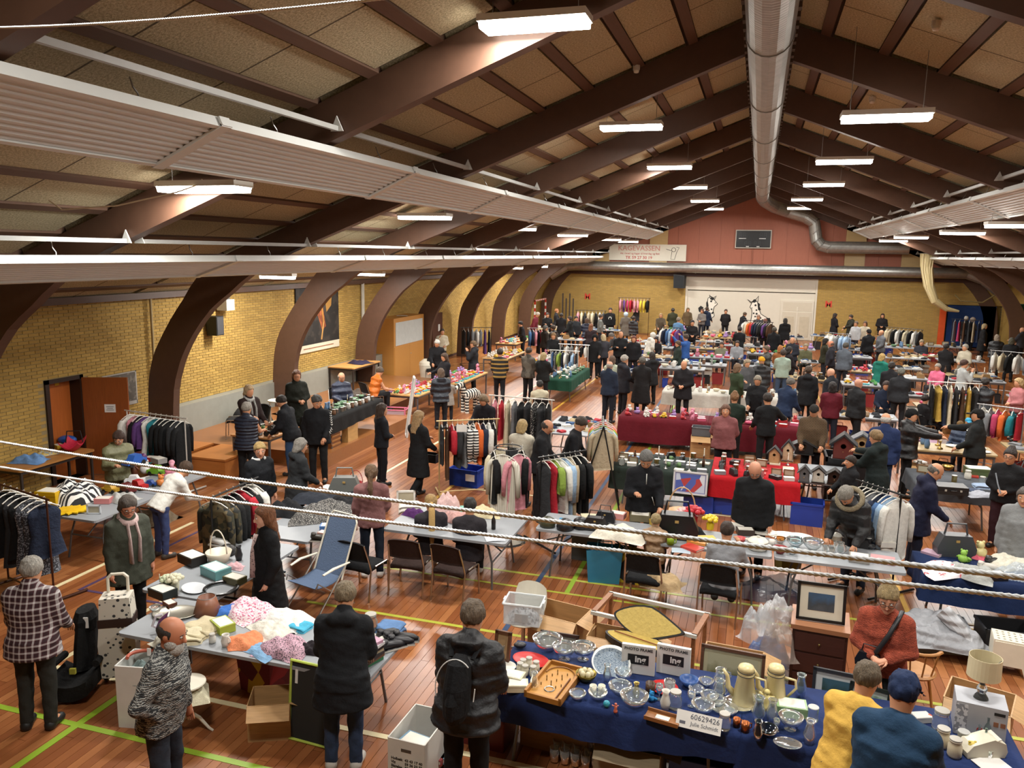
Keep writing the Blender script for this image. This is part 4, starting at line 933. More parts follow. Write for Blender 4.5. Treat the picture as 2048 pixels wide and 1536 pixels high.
pp('teenseat', 1455, 1046, 1.62, 0, 'person with dark curly hair in a grey sweatshirt with a shoulder strap', 'sweater', '8a8c90', '24262e', '3a2a20', 'short', pose='sit', lean=10, hp=16, la='lap', ra='face', base=.08, fat=8)
pp('burgundy', 1666, 765, 1.68, 0, 'person with dark wavy hair in a burgundy top seen from behind', 'sweater', '5c1a26', '1f2430', '1e1614', 'bob', hp=8, la='low', ra='low', fat=12)
pp('baldwalk', 1716, 758, 1.78, -50, 'bald person in a dark grey coat walking past the burgundy top', 'jacket', '1f2022', '1c1d20', 'b08468', 'none', pose='walk', hp=18, la='down', ra='down', fat=12, skin='c08a70')
pp('navyhood', 1582, 757, 1.76, -40, 'grey-cropped person in a navy hooded jacket bending at the white stall', 'jacket', '1b2840', '1a2030', '6a655e', 'short', lean=14, hp=20, la='low', ra='low', fat=12)
pp('vneck', 1516, 752, 1.68, 176, 'person with grey shoulder hair in a black v-neck top', 'sweater', '151517', '1a1a1c', '8d8474', 'bob', hp=24, la='low', ra='low', fat=18)
pp('darkcoatb', 1618, 729, 1.74, -4, 'person in a long plain charcoal coat, back turned, beside the white stall', 'coat', '17181b', '17181a', '4a3a2c', 'short', hp=12, la='low', ra='down', fat=12)
pp('manseat', 1773, 763, 1.74, 188, 'bearded person in a navy jacket over a printed black shirt sitting by a board', 'jacket', '1c2436', '1a1c22', '3a2820', 'short', pose='sit', hp=16, la='lap', ra='lap', fat=12)
pp('darkbun', 1851, 790, 1.66, -60, 'dark-haired person in a black top seated behind the capped person', 'sweater', '161517', '1c1c20', '241a16', 'short', pose='sit', hp=16, la='lap', ra='lap')
pp('glassesrt', 1952, 786, 1.7, 200, 'person with glasses in a taupe cardigan sitting behind the shirt rack', 'jacket', '5c554a', '2a2a2e', '4a3c30', 'short', pose='sit', hp=6, la='lap', ra='lap', fat=14)
pp('knithat', 1922, 843, 1.2, 150, 'child in a brown knitted hat beside the suitcases', 'puffer', '24344c', '1f2028', '6a5232', 'knit', hp=16, la='low', ra='low')
pp('bluecap', 1937, 836, 1.2, 190, 'child in a turquoise cap standing behind the suitcases', 'jacket', '2a5a78', '20242c', '3f9ac0', 'cap', hp=10, la='down', ra='down')
# ---- middle and back of the hall
def crowd(rows):
    for i, r in enumerate(rows):
        px, py, hgt, yaw, label, top, tc, lc, hc, hair = r[:10]; kw = r[10] if len(r) > 10 else {}
        A = ('low', 'down', 'fwd', 'belly', 'low', 'down', 'pocket')
        kw = dict(dict(la=A[i % 7], ra=A[(i * 3 + 1) % 7], hp=(8, 18, 12)[i % 3], fat=(6, 12)[i % 2]), **kw)
        PP['c%d%d' % (px, py)] = person(px, py, hgt, yaw, label, top, tc, lc, hc, hair, **kw)
SIT = dict(pose='sit', la='lap', ra='lap')
crowd([
 (1219, 723, 1.76, -30, 'bald person in a navy blazer behind the bent grey suit', 'jacket', '1f2838', '1c2028', GHW, 'fringe', dict(skin='c08e72')),
 (1248, 711, 1.78, -60, 'grey-haired person in a dark suit coat talking beside the bald navy blazer', 'coat', '24242a', '1c1c20', 'b0aaa0', 'short'),
 (1285, 715, 1.8, 0, 'tall grey-haired person in a long black coat with its back turned', 'long', '1d1c1d', '17171a', '5c5850', 'short'),
 (1369, 721, 1.78, 165, 'person in an open black coat by the glass jar stall', 'coat', '1c1a1d', '17171a', '6a5a4c', 'fringe'),
 (1225, 713, 1.66, 0, 'person with brown hair in a pale green shirt between two suits', 'sweater', 'a9b09c', '2a2c30', '5a4434', 'bob'),
 (1242, 663, 1.8, 185, 'bald person in a black jacket looking at a phone', 'jacket', '18191b', '1a1a1e', 'a8846c', 'none', dict(la='hold', ra='hold', fat=16)),
 (1268, 672, 1.7, 175, 'person with auburn hair and glasses in a black V top beside the phone user', 'jacket', '17171a', '1a1a1e', '6a3424', 'bob', dict(fat=14)),
 (1190, 670, 1.68, 180, 'person in a black headscarf and black coat at the small clothes rail', 'coat', '141416', '141416', '121214', 'hood'),
 (1207, 671, 1.66, 20, 'person with pale blond hair in a dark top near the headscarf', 'jacket', '3a3a40', '22242a', 'cbb890', 'bob'),
 (1221, 667, 1.72, 120, 'person in a mid grey suit jacket bending far over a stall', 'jacket', '4e5256', '3a3d42', '6a625a', 'short', dict(lean=34, la='fwd', ra='fwd')),
 (1312, 674, 1.7, 170, 'dark-haired person in a black jumper sitting behind a dark table', 'sweater', '1a181a', '1c1c20', '171312', 'bob', SIT),
 (1307, 666, 1.6, -60, 'person in a white hooded coat leaning to the right', 'coat', 'c9c5bc', '2c2e34', 'c9c5bc', 'hood', dict(lean=16)),
 (1305, 705, 1.68, 30, 'person with dark hair in a black coat next to the long black coat', 'coat', '1a1a1c', '1a1a1c', '2a201a', 'bob'),
 (1076, 625, 1.74, -110, 'person in a burgundy jumper leaning over the far toy table', 'sweater', '6a2630', '2a3444', 'c0b4a4', 'short', dict(lean=18)),
 (1095, 626, 1.7, 190, 'person in black reading a dark folder near the goal', 'jacket', '1a1a1c', '1c1c20', '3a2a22', 'short', dict(la='hold', ra='hold')),
 (1113, 618, 1.7, -90, 'red-haired person in a black jacket behind the crowd near the end wall', 'jacket', '1c1c1f', '1c1c20', ORH, 'short'),
 (1123, 627, 1.72, 0, 'person in a long black coat with its back turned near the end wall rack', 'long', '17171a', '17171a', '2c241e', 'short'),
 (1041, 643, 1.66, 100, 'dark-haired person in a black shirt leaning at the red toy boxes', 'sweater', '1b191b', '202024', '201814', 'short', dict(lean=10)),
 (1090, 651, 1.74, -60, 'person in a grey flat cap and dark brown jacket by the books', 'jacket', '2a241f', '1f1f22', '5c5a56', 'hat'),
 (1107, 666, 1.7, 178, 'person with short fair hair and a black sweatshirt facing the gallery', 'sweater', '17181a', '1c1c20', '8a6c48', 'bob', dict(fat=14)),
 (1107, 652, 1.72, 60, 'person in a dark brown quilted jacket between two dark coats', 'puffer', '2b241f', '1f1f22', '4a3c30', 'short'),
 (1140, 633, 1.72, 80, 'person in a black coat with white lining near the vintage rack', 'coat', '1b1c1c', '1c1c20', '3a2e26', 'short'),
 (1152, 634, 1.7, 200, 'person in a dark slate jacket just right of the white-lined coat', 'jacket', '272a2e', '1c1c20', '2e241e', 'short'),
 (1174, 637, 1.68, 0, 'person with brown hair in a navy quilted jacket, back turned', 'puffer', '1c2336', '1c2030', '4e3420', 'bob'),
 (1182, 648, 1.66, -20, 'person with auburn hair in a dark jacket beside the navy quilted one', 'jacket', '2a2024', '22222a', '7a4a2c', 'long'),
 (1201, 629, 1.72, -80, 'person in a grey marl hoodie by the fur coat rack', 'sweater', '6a6c68', '2a2c34', '4a3c30', 'short'),
 (1221, 616, 1.82, 178, 'bearded person in a black sweatshirt with a round white chest print', 'sweater', '121214', '1c1c20', '2a1a14', 'short', dict(la='down', ra='down', fat=16)),
 (1252, 625, 1.68, 10, 'person in a pale blue hooded top under a long taupe coat', 'long', '5c554c', '4c463e', 'a8bccc', 'hood'),
 (1267, 633, 1.66, -30, 'person in a dark padded jacket in front of the children coats', 'puffer', '26262a', '2a2a30', '3a2c24', 'short'),
 (1274, 608, 1.7, 120, 'person in a slate jumper under the rail of coloured coats', 'sweater', '3a3f46', '2a2c34', '6a625a', 'short'),
 (1322, 627, 1.66, 190, 'person with long fair hair in a brown cardigan by the children clothes', 'jacket', '4e4436', '2a2a2e', 'a08458', 'long'),
 (1346, 617, 1.78, 0, 'person in an olive jacket standing at the brick end wall', 'jacket', '343524', '24262a', '2a221c', 'short'),
 (1376, 614, 1.68, 200, 'person in a brown patterned coat left of the white niche', 'coat', '5a4a34', '2c2a28', '7a6244', 'bob'),
 (1357, 635, 1.76, -30, 'person in a light blue jumper seen from behind', 'sweater', '5a7ea2', '2c3444', '8a7c6a', 'short', dict(fat=14)),
 (1373, 669, 1.74, 60, 'person in a royal blue pullover raising both arms', 'sweater', '2f5390', '24262e', '4a3a2e', 'short', dict(la='up', ra='up')),
 (1357, 682, 1.62, 100, 'person with brown hair in a dark green jacket beside the raised arms', 'jacket', '26302a', '22242a', '5a4634', 'short'),
 (1385, 641, 1.74, 185, 'person with dark beard and glasses in a black shirt behind the shelf', 'sweater', '191719', '1c1c20', '1c1512', 'short', dict(la='belly', ra='belly')),
 (1414, 613, 1.76, -30, 'person in a long navy coat in front of the painted pony', 'coat', '232c40', '20242e', '4a3a2e', 'short'),
 (1405, 615, 1.66, 150, 'person with reddish hair in a grey top beside the long navy coat', 'sweater', '6f6a66', '2a2c34', '6a4638', 'bob'),
 (1452, 619, 1.72, 178, 'person in a black top standing between the two painted horses', 'sweater', '1b1a1c', '1c1c20', '4a342a', 'short', dict(la='behind', ra='behind')),
 (1490, 625, 1.66, -60, 'person in a black cardigan folding clothes under the seated painted horse', 'jacket', '1f1f22', '22222a', '5a4634', 'short', dict(lean=14)),
 (1517, 630, 1.7, 190, 'person with pink face behind the full clothes rack', 'jacket', '3a3c40', '2a2a30', '9a7a6a', 'short'),
 (1531, 638, 1.72, 10, 'person in a black open coat next to the full clothes rack', 'coat', '1f1c1e', '1c1c20', '7a4a3c', 'short'),
 (1571, 637, 1.72, 5, 'person with dark hair in a wide black coat before the niche door', 'coat', '151618', '15161a', '25201c', 'bob', dict(fat=18)),
 (1480, 654, 1.7, 10, 'dark-haired person in a black pullover with white collar', 'sweater', '1a1b1e', '1c1c20', '241c18', 'short'),
 (1549, 655, 1.76, -20, 'person with cropped hair in a black jacket over pale trousers', 'jacket', '151619', '6a6458', '4a4438', 'short'),
 (1444, 684, 1.7, 175, 'person in a grey-green jumper sitting behind crockery', 'sweater', '6a6a58', '3a3a3a', '4a3a30', 'short', dict(SIT, fat=16)),
 (1475, 682, 1.68, 178, 'person in a grey denim jacket over a dark top sitting at the stall', 'jacket', '8a8d92', '24262e', '3a2a22', 'short', SIT),
 (1534, 692, 1.7, 100, 'person with brown hair in a dark olive padded jacket', 'puffer', '26261f', '22242a', '6a5a48', 'short'),
 (1561, 692, 1.62, -10, 'person with ginger hair in a rust top', 'sweater', '8a5a34', '2a2c34', 'a86a34', 'bob'),
 (1578, 694, 1.68, -60, 'person with dark hair and a pink scarf in black', 'jacket', '1f1a1e', '1c1c20', '1c1614', 'bob'),
 (1567, 700, 1.72, 4, 'person in a pale mint jumper and blue jeans with its back turned', 'sweater', '94a698', '3a4a60', '3a2e26', 'short', dict(fat=14)),
 (1586, 675, 1.66, 160, 'person with pinkish face in a dark jacket behind the mint jumper', 'jacket', '24262e', '22242a', 'b08a7c', 'none'),
 (1612, 688, 1.74, 178, 'person in an olive jumper sitting behind the white window frame', 'sweater', '5a5a40', '3a3a34', '9a8a70', 'short', dict(SIT, fat=16)),
 (1651, 677, 1.72, -80, 'person with black curly hair in an olive jacket', 'jacket', '2c2c1e', '22242a', '141010', 'bob'),
 (1664, 682, 1.72, 90, 'balding person with sunburnt face beside the black curly hair', 'jacket', '24242a', '22242a', '6a5244', 'fringe', dict(skin='c07a5c')),
 (1692, 686, 1.78, -20, 'person in a slate grey suit jacket, back turned, leaning right', 'jacket', '4c525a', '20242c', '4a463e', 'short', dict(lean=10)),
 (1713, 643, 1.7, 150, 'person in a pale grey sweatshirt near the shirt rack', 'sweater', 'a9abad', '2a2c34', '6a5a48', 'short'),
 (1703, 630, 1.72, 120, 'person in a dark olive coat at the end wall brickwork', 'coat', '2a2a22', '22242a', '3a3028', 'short'),
 (1670, 627, 1.74, -60, 'person in a long black hooded coat against the end wall', 'long', '17161a', '17161a', '2a201c', 'bob'),
 (1731, 643, 1.66, 160, 'person with wavy brown hair in a cream top', 'sweater', 'b9b09c', '2c2c30', '5a4232', 'bob'),
 (1739, 659, 1.78, 30, 'person in a black hooded jacket holding something pale', 'jacket', '17181b', '1a1a1e', '181618', 'hat'),
 (1766, 624, 1.74, 178, 'person with long dark hair in black standing alone at the end wall', 'jacket', '1a181a', '1c1c20', '3a2a20', 'long', dict(la='belly', ra='belly')),
 (1764, 660, 1.74, 120, 'balding person in a grey jacket sorting hangers', 'jacket', '5a5c60', '2c2e34', 'b08a76', 'none'),
 (1844, 680, 1.76, 180, 'person in an open dark jacket over a light blue shirt sitting behind a stall', 'jacket', '23242c', '22242c', '8a7a60', 'short', dict(SIT, fat=16)),
 (1893, 688, 1.72, -20, 'person with black hair in a sleeveless black dress coat', 'long', '161517', '161517', '1a1412', 'short'),
 (1932, 689, 1.7, 140, 'grey-haired person in a cream coat near the grey stall', 'coat', 'b0a894', '4a463e', 'a8a298', 'short'),
 (1933, 633, 1.8, 0, 'broad person in a black jacket and grey trousers before the blue mat', 'jacket', '1a1b1e', '33363c', 'c8c2b8', 'short', dict(fat=24)),
 (1946, 636, 1.72, -60, 'person in a patterned headscarf beside the blue mat', 'jacket', '3a3c40', '2a2c34', '9a8c80', 'hood'),
 (1969, 648, 1.74, -80, 'fair-haired person in a long black coat near the right wall', 'long', '151517', '151517', 'a8946c', 'bob'),
 (1995, 670, 1.74, 0, 'person in a black down jacket at the right edge rail', 'puffer', '141518', '18191c', '8a7a68', 'bob', dict(fat=20)),
 (2024, 676, 1.74, -10, 'person with greenish-brown hair in a black jacket at the right edge rail', 'jacket', '151618', '18191c', '4a4838', 'bob', dict(fat=22)),
 (2046, 655, 1.72, 60, 'pink-faced person in dark clothes against the right wall', 'jacket', '2a2a2e', '22242a', 'b09080', 'none'),
 (1764, 708, 1.66, -30, 'blond person in a teal green coat', 'coat', '1d6a5c', '24303c', 'b8995c', 'bob', dict(fat=12)),
 (1784, 725, 1.76, -10, 'person in a black jacket right behind the teal coat', 'jacket', '1b1b1e', '1c1c20', '2a2420', 'short', dict(fat=18)),
 (1803, 737, 1.74, 0, 'grey-haired person in a wide dark grey jacket, back turned', 'jacket', '222326', '222326', '6a6a60', 'short', dict(fat=24)),
 (1877, 728, 1.68, 150, 'grey-haired person in a bubblegum pink jacket looking down', 'jacket', 'c45f7c', '3a3a40', '9a9084', 'short', SIT),
 (1928, 720, 1.74, -70, 'person in a light grey sweatshirt drinking at the stall', 'sweater', 'a5a8a6', '2a2c34', '4a3026', 'short', dict(la='face', ra='face')),
 (1664, 737, 1.76, 60, 'bald person in a dark jacket with a patterned scarf', 'jacket', '1d1f24', '1c1c20', 'b08468', 'none', dict(skin='c79478')),
 (1971, 757, 1.74, 0, 'person in a dark quilted body warmer over a pale blue shirt', 'vest', '23262a', '22242a', '2a2420', 'short', dict(fat=14)),
 (2040, 757, 1.68, 120, 'blond person with a pink top at the far right stall', 'sweater', 'a4686a', '3a3236', 'bfa070', 'bob'),
 (1475, 724, 1.7, -50, 'brown-haired person in an olive green jumper over dark trousers', 'sweater', '2e3a26', '1f2420', '7a5e44', 'bob', dict(fat=14)),
 (1494, 723, 1.66, 200, 'person with fair hair in a grey jacket behind the olive jumper', 'jacket', '4a4a4c', '2a2c30', '9a8a70', 'bob'),
 (1524, 715, 1.72, 5, 'person in a black jacket with a bright yellow hood lining', 'puffer', '1a1a1c', '1c1c20', 'c8901c', 'knit', dict(fat=14)),
 (1510, 640, 1.5, 0, 'small person in a white T-shirt behind the rack of shirts', 'tee', 'b9b6ae', '2a2a30', '3a2a22', 'short')])
# ================================================================ FURNITURE
rng = random.Random(11)
GREYT = plain('8f9397', .45, var=.05); LEGM = plain('6c6e70', .4, .6); DKLEG = plain('2c2420', .5)
# stage platform along the brick wall
struct('floor_platform', B().b2((XL, 14.9, 0), (-8.8, 19.5, .3)).b2((XL, 19.5, 0), (-9.95, 25.6, .3)), wood('8c5a30', .8, (1, 10, 10), .35))
for x, y in ((-11.85, 13.9), (-10.7, 13.9)): tag(ob('bench_block', B().b2((-.45, -.55, 0), (.45, .55, .42)).b2((-.47, -.57, .4), (.47, .57, .44)), wood('b06c34', .8, (1, 10, 10), .35), None, (x, y, 0)), 'varnished wooden bench block in front of the platform under the clothes rack', 'bench', 'wooden bench blocks')
struct('trim_40', B().b2((XL, 14.9, .95), (XL + .28, 30, 1.0)).b2((XL + .24, 14.9, .3), (XL + .28, 30, .95)), plain('8a8a80', .5))
TAB = {}
def table(key, x0, y0, x1, y1, z, label, mat=None, leg=None, rz=0, base=0.0, style='fold', cloth_=None, clabel=None, drop=.45, group=None):
    w, d = x1 - x0, y1 - y0; cx, cy = (x0 + x1) / 2, (y0 + y1) / 2; mat = mat or GREYT; leg = leg or LEGM
    t = thing('folding_table' if style == 'fold' else 'table', label, 'table', (cx, cy, base), rz, group); H = z - base
    r = .05
    def top():
        pts = []
        for sx, sy, a0 in ((1, 1, 0), (-1, 1, 90), (-1, -1, 180), (1, -1, 270)):
            for k in range(4): a = R_(a0 + 30 * k); pts.append((sx * (w / 2 - r) + r * math.cos(a), sy * (d / 2 - r) + r * math.sin(a)))
        return B().prism(pts, H - .035, H)
    ob('tabletop', lib(('tt', round(w, 2), round(d, 2), round(H, 2)), top), mat, t)
    along = w >= d; L, S = (w, d) if along else (d, w); m = (lambda a, b, c: (a, b, c)) if along else (lambda a, b, c: (b, a, c))
    for s in (-1, 1):
        if style == 'fold':
            a = s * (L / 2 - .25)
            for q in (-1, 1): ob('leg', B().tube([m(a - s * .1, q * S * .32, H - .05), m(a, q * S * .36, H * .5), m(a + s * .03, q * S * .42, .0)], .016, 6), leg, t)
            ob('crossbar', B().tube([m(a, -S * .36, H * .5), m(a, S * .36, H * .5)], .012, 6), leg, t); ob('brace', B().tube([m(a, 0, H * .5), m(a - s * .45, 0, H - .05)], .012, 6), leg, t)
        else:
            for q in (-1, 1): ob('leg', lib(('tl', round(H, 2)), lambda: B().b2((-.02, -.02, 0), (.02, .02, H - .03))), leg, t, m(s * (L / 2 - .06), q * (S / 2 - .06), 0))
    if style != 'fold': ob('apron', B().b2((-w / 2 + .05, -d / 2 + .05, H - .1), (w / 2 - .05, d / 2 - .05, H - .036)), leg, t)
    if cloth_:
        def dr():
            b = B(); n = 60; per = []
            pts = [(-w / 2, -d / 2), (w / 2, -d / 2), (w / 2, d / 2), (-w / 2, d / 2)]
            for i in range(4):
                a, c = pts[i], pts[(i + 1) % 4]; k = max(4, int(math.dist(a, c) / .07))
                per += [(a[0] + (c[0] - a[0]) * j / k, a[1] + (c[1] - a[1]) * j / k) for j in range(k)]
            N = len(per); V = []; rows = 5
            for j in range(rows + 1):
                tt = j / rows
                for i, (px_, py_) in enumerate(per):
                    out_ = 1.012 + .0 * tt; f = tt * (.018 * math.sin(i * 1.1) + .014 * math.sin(i * .37 + 1))
                    l_ = math.hypot(px_, py_); V.append((px_ + px_ / l_ * (.012 + f + .03 * tt), py_ + py_ / l_ * (.012 + f + .03 * tt), H + .006 - tt * drop - .03 * tt * math.sin(i * .13)))
            F = [(j * N + i, (j + 1) * N + i, (j + 1) * N + (i + 1) % N, j * N + (i + 1) % N) for j in range(rows) for i in range(N)]
            F.append(tuple(range(N))[::-1][::-1])
            return b.add(V, F)
        o = ob('tablecloth', dr().mesh('cloth', True), cloth_, None, (cx, cy, base), rz); tag(o, clabel, 'tablecloth')
    TAB[key] = (x0, y0, x1, y1, z + .008)
    return t
NAVYC, GREENC, REDC, BURG, WHC, BLC, GRC = cloth('1e2f5c', 5.0, .5), cloth('26302a', 5.0, .3), cloth('a8121c', 5.0, .4), cloth('5c121e', 5.0, .5), cloth('c9c6bc', 6.0, .4), cloth('151515', 5.0, .4), cloth('4a4d52', 5.0, .3)
FT = 'grey folding table '
table('T1a', -2.15, 6.45, .1, 7.4, .74, FT + 'under the navy cloth beside the backpack wearer', cloth_=NAVYC, clabel='navy blue cloth on the glassware table, backpack end', drop=.3)
table('T1b', .12, 6.45, 2.3, 7.4, .74, FT + 'under the navy cloth with the coffee pots', cloth_=NAVYC, clabel='navy blue cloth on the glassware table, coffee pot end', drop=.34)
table('T2', -6.2, 6.2, -3.28, 7.1, .74, FT + 'covered in baby clothes in front of the black parka')
table('T2b', -6.75, 7.15, -5.75, 9.0, .74, FT + 'with steering-wheel cover and teal box')
table('T3', -6.62, 9.15, -5.72, 11.25, .74, FT + 'piled with black jackets and sequined cloth')
table('T3b', -5.0, 9.98, -3.12, 11.25, .74, FT + 'with pink knitwear in front of the two seated people')
table('T4a', -2.9, 10.74, -1.25, 11.52, .74, FT + 'with black caps and a white fleece')
table('T4b', -1.22, 10.74, .42, 11.52, .74, FT + 'with comics and silk flowers')
table('T4c', .45, 10.74, 2.08, 11.52, .74, FT + 'with casserole and clear bowls by the shirt rail')
table('T5a', -2.45, 14.55, -.62, 15.75, .74, FT + 'under the dark green cloth', cloth_=GREENC, clabel='dark green cloth behind the black tracksuit', drop=.42)
table('T5b', -.6, 14.55, .95, 16.0, .74, FT + 'under the bright red cloth', cloth_=REDC, clabel='bright red cloth above the blue crates', drop=.38)
table('T5c', .98, 14.75, 1.95, 16.1, .74, FT + 'carrying the bird houses')
table('T6a', -3.1, 19.3, -.95, 20.2, .74, FT + 'under burgundy cloth with toys', cloth_=BURG, clabel='burgundy cloth with toy boxes on top', drop=.6)
table('T6b', -.93, 19.3, 1.25, 20.2, .74, FT + 'under burgundy cloth behind the pink cardigan', cloth_=BURG, clabel='burgundy cloth behind the pink cardigan', drop=.6)
table('T7a', -2.5, 23.5, -.6, 24.4, .74, FT + 'under white cloth with a glass jar', cloth_=WHC, clabel='white cloth under the big glass jar', drop=.4)
table('T7b', -.58, 23.5, 1.4, 24.4, .74, FT + 'under white cloth with crockery crowd', cloth_=WHC, clabel='white cloth under crowded crockery', drop=.4)
table('T8', 2.95, 15.2, 4.3, 16.3, .78, FT + 'draped in grey and black beside the navy coat', cloth_=GRC, clabel='slate grey cloth beside the navy coat', drop=.26)
table('T9', 2.3, 10.8, 4.6, 11.65, .74, FT + 'under the royal blue cloth at the right side', cloth_=cloth('18294e', 5.0, .4), clabel='dark blue cloth under socks and shirts', drop=.36)
table('TLa', -9.95, 8.85, -9.1, 10.2, .74, FT + 'with the yellow sun cushion'); table('TLb', -10.05, 10.22, -9.2, 11.6, .74, FT + 'heaped with dolls and toy cars')
table('TL0', -13.1, 10.5, -12.4, 12.2, .74, 'brown wooden table with dark legs by the open door', wood('a8743c', .85), DKLEG, style='post')
table('S1', -9.6, 15.2, -8.9, 17.9, 1.02, 'platform stall table under a black cloth with white crockery', base=.3, cloth_=BLC, clabel='black cloth hanging from the crockery stall on the platform', drop=.34)
table('S2', -10.6, 14.0, -9.6, 14.8, .8, 'small table with books between brown jacket and blazer', wood('b07c48', .85), style='post')
table('S3', -12.95, 22.1, -12.0, 24.0, 1.05, 'brown wooden table on the platform under the horse poster', wood('b98a50', .85), DKLEG, style='post', base=.3)
table('S4', -9.9, 20.0, -8.85, 22.0, .74, 'light wooden table crowded with red and pink toys', wood('c49a60', .85), style='post')
table('S5', -9.6, 22.3, -8.5, 25.0, .74, 'light wooden table of toys behind the dark parka', wood('c49a60', .85), style='post')
table('G1', -6.35, 24.4, -5.5, 27.3, .74, FT + 'under the bottle green cloth', cloth_=cloth('1c4434', 5.0, .3), clabel='bottle green cloth under glassware and bottles', drop=.35)
table('G2', -8.0, 28.0, -7.2, 31.5, .74, FT + 'of pink toys near the black curtain of coats')
far = [('F1', -5.0, 27.0, -3.4, 27.8), ('F2', -3.2, 28.6, -1.6, 29.4), ('F3', .3, 27.2, 2.0, 28.0), ('F4', 2.2, 27.2, 3.9, 28.0), ('F5', 4.4, 25.6, 6.3, 26.4), ('F6', 1.9, 21.2, 3.6, 22.0), ('F7', 3.2, 18.6, 5.0, 19.4),
       ('F8', -5.2, 31.5, -3.4, 32.3), ('F9', -2.6, 32.4, -.8, 33.2), ('F10', -.6, 31.8, 1.2, 32.6), ('F11', 1.6, 31.4, 3.4, 32.2), ('F12', 4.2, 31.8, 6.0, 32.6), ('F13', 6.4, 30.6, 8.2, 31.4), ('F14', 7.4, 26.2, 9.2, 27.0),
       ('F15', -9.4, 36.0, -7.6, 36.8), ('F16', -6.4, 36.6, -4.6, 37.4), ('F17', -3.6, 37.4, -1.8, 38.2), ('F18', -1.4, 37.0, .4, 37.8), ('F19', 1.2, 36.6, 3.0, 37.4), ('F20', 3.6, 37.4, 5.4, 38.2), ('F21', 6.0, 36.8, 7.8, 37.6),
       ('F22', -11.6, 40.4, -9.8, 41.2), ('F23', -8.6, 41.4, -6.8, 42.2), ('F24', -5.2, 42.0, -3.4, 42.8), ('F25', -2.6, 42.6, -.8, 43.4), ('F26', .6, 42.0, 2.4, 42.8), ('F27', 2.8, 43.4, 4.6, 44.2), ('F28', 5.0, 42.6, 6.8, 43.4), ('F29', 4.6, 22.9, 6.6, 23.6), ('F30', 5.2, 19.6, 7.0, 20.5)]
farl = ['with a paper sign', 'of small electronics', 'of porcelain', 'beside the mint jumper', 'of dark jackets and a red hat', 'with stacked magazines', 'of suitcases', 'near the headscarf', 'of records', 'beside the grey denim jacket', 'behind the olive jumper', 'of shoes near the slate suit', 'of pale bottles', 'near the cream coat',
        'with books by the goal', 'of folded baby clothes', 'of blankets', 'with picture boards', 'near the yellow bag', 'near the shirt rack', 'of knick-knacks', 'of red boxes by the goal', 'by the fur coats', 'below the children coats', 'of books before the pony mural', 'below the seated mural horse', 'of striped linen', 'of black shoes by the end wall', 'of dark clothes under the white rail', 'with black cases at the far right']
xl = ['olive parka', 'taupe coat', 'grey hoodie', 'camouflage rack', 'mint jumper back', 'white stall', 'phone user', 'pale sweatshirt', 'wide grey jacket', 'navy blazer', 'bent grey suit', 'slate suit front', 'curly black hair', 'balding hanger sorter', 'light blue shirt seller', 'cream coat back', 'long dark coat', 'blue mat']
for i, l in enumerate(xl): far.append(('X%d' % i, *(lambda x, y: (x, y, x + 1.7, y + .75))((-5.4, -3.2, -1.2, 2.6, 4.6, 6.4)[i % 6] + (i // 6) * .35, (29.9, 34.6, 39.6)[i // 6] + .5 * (i % 3)))); farl.append('near the ' + l)
RK = [(3.0, 36.5, 3.9, 37.0), (6, 40.4, 7.4, 41.4), (-.5, 40.1, .8, 41), (4.4, 22.5, 5.7, 22.8), (5.0, 20.0, 6, 20.4), (8.3, 31.8, 9.6, 32.5), (-4.2, 37.2, -3.3, 37.6), (-9.6, 43.4, -8, 43.6), (-9.4, 33, -8.6, 33.4), (-7.1, 27.3, -5.9, 29.5)] + STALLS + [(-9.9, 28.3, -8.9, 30.9), (-11, 33.2, -10, 35.8), (-9.3, 38.4, -8.3, 41.0)]
_st = [(p.location.x, p.location.y) for p in PEOPLE]; _f2 = []
for k, x0, y0, x1, y1 in far:                           # set the far stalls between the people and racks
    best = None
    for dx in np.arange(-1.2, 1.21, .2):
        for dy in np.arange(-1.6, 1.61, .2):
            r_ = (x0 + dx, y0 + dy, x1 + dx, y1 + dy); c_ = .25 * math.hypot(dx, dy) + sum(r_[0] - .22 < a < r_[2] + .22 and r_[1] - .22 < b < r_[3] + .22 for a, b in _st) + 2 * sum(r_[0] < q[2] + .3 and r_[2] > q[0] - .3 and r_[1] < q[3] + .3 and r_[3] > q[1] - .3 for q in RK)
            if best is None or c_ < best[0]: best = (c_, r_)
    RK.append(best[1]); _f2.append((k, *[float(v) for v in best[1]]))
far = _f2
for (k, *q), l in zip(far, farl): table(k, *q, .74, 'far folding table ' + l, mat=GREYT if len(l) % 3 else wood('a08a62', .9), style='post' if len(k) == 2 else 'fold')
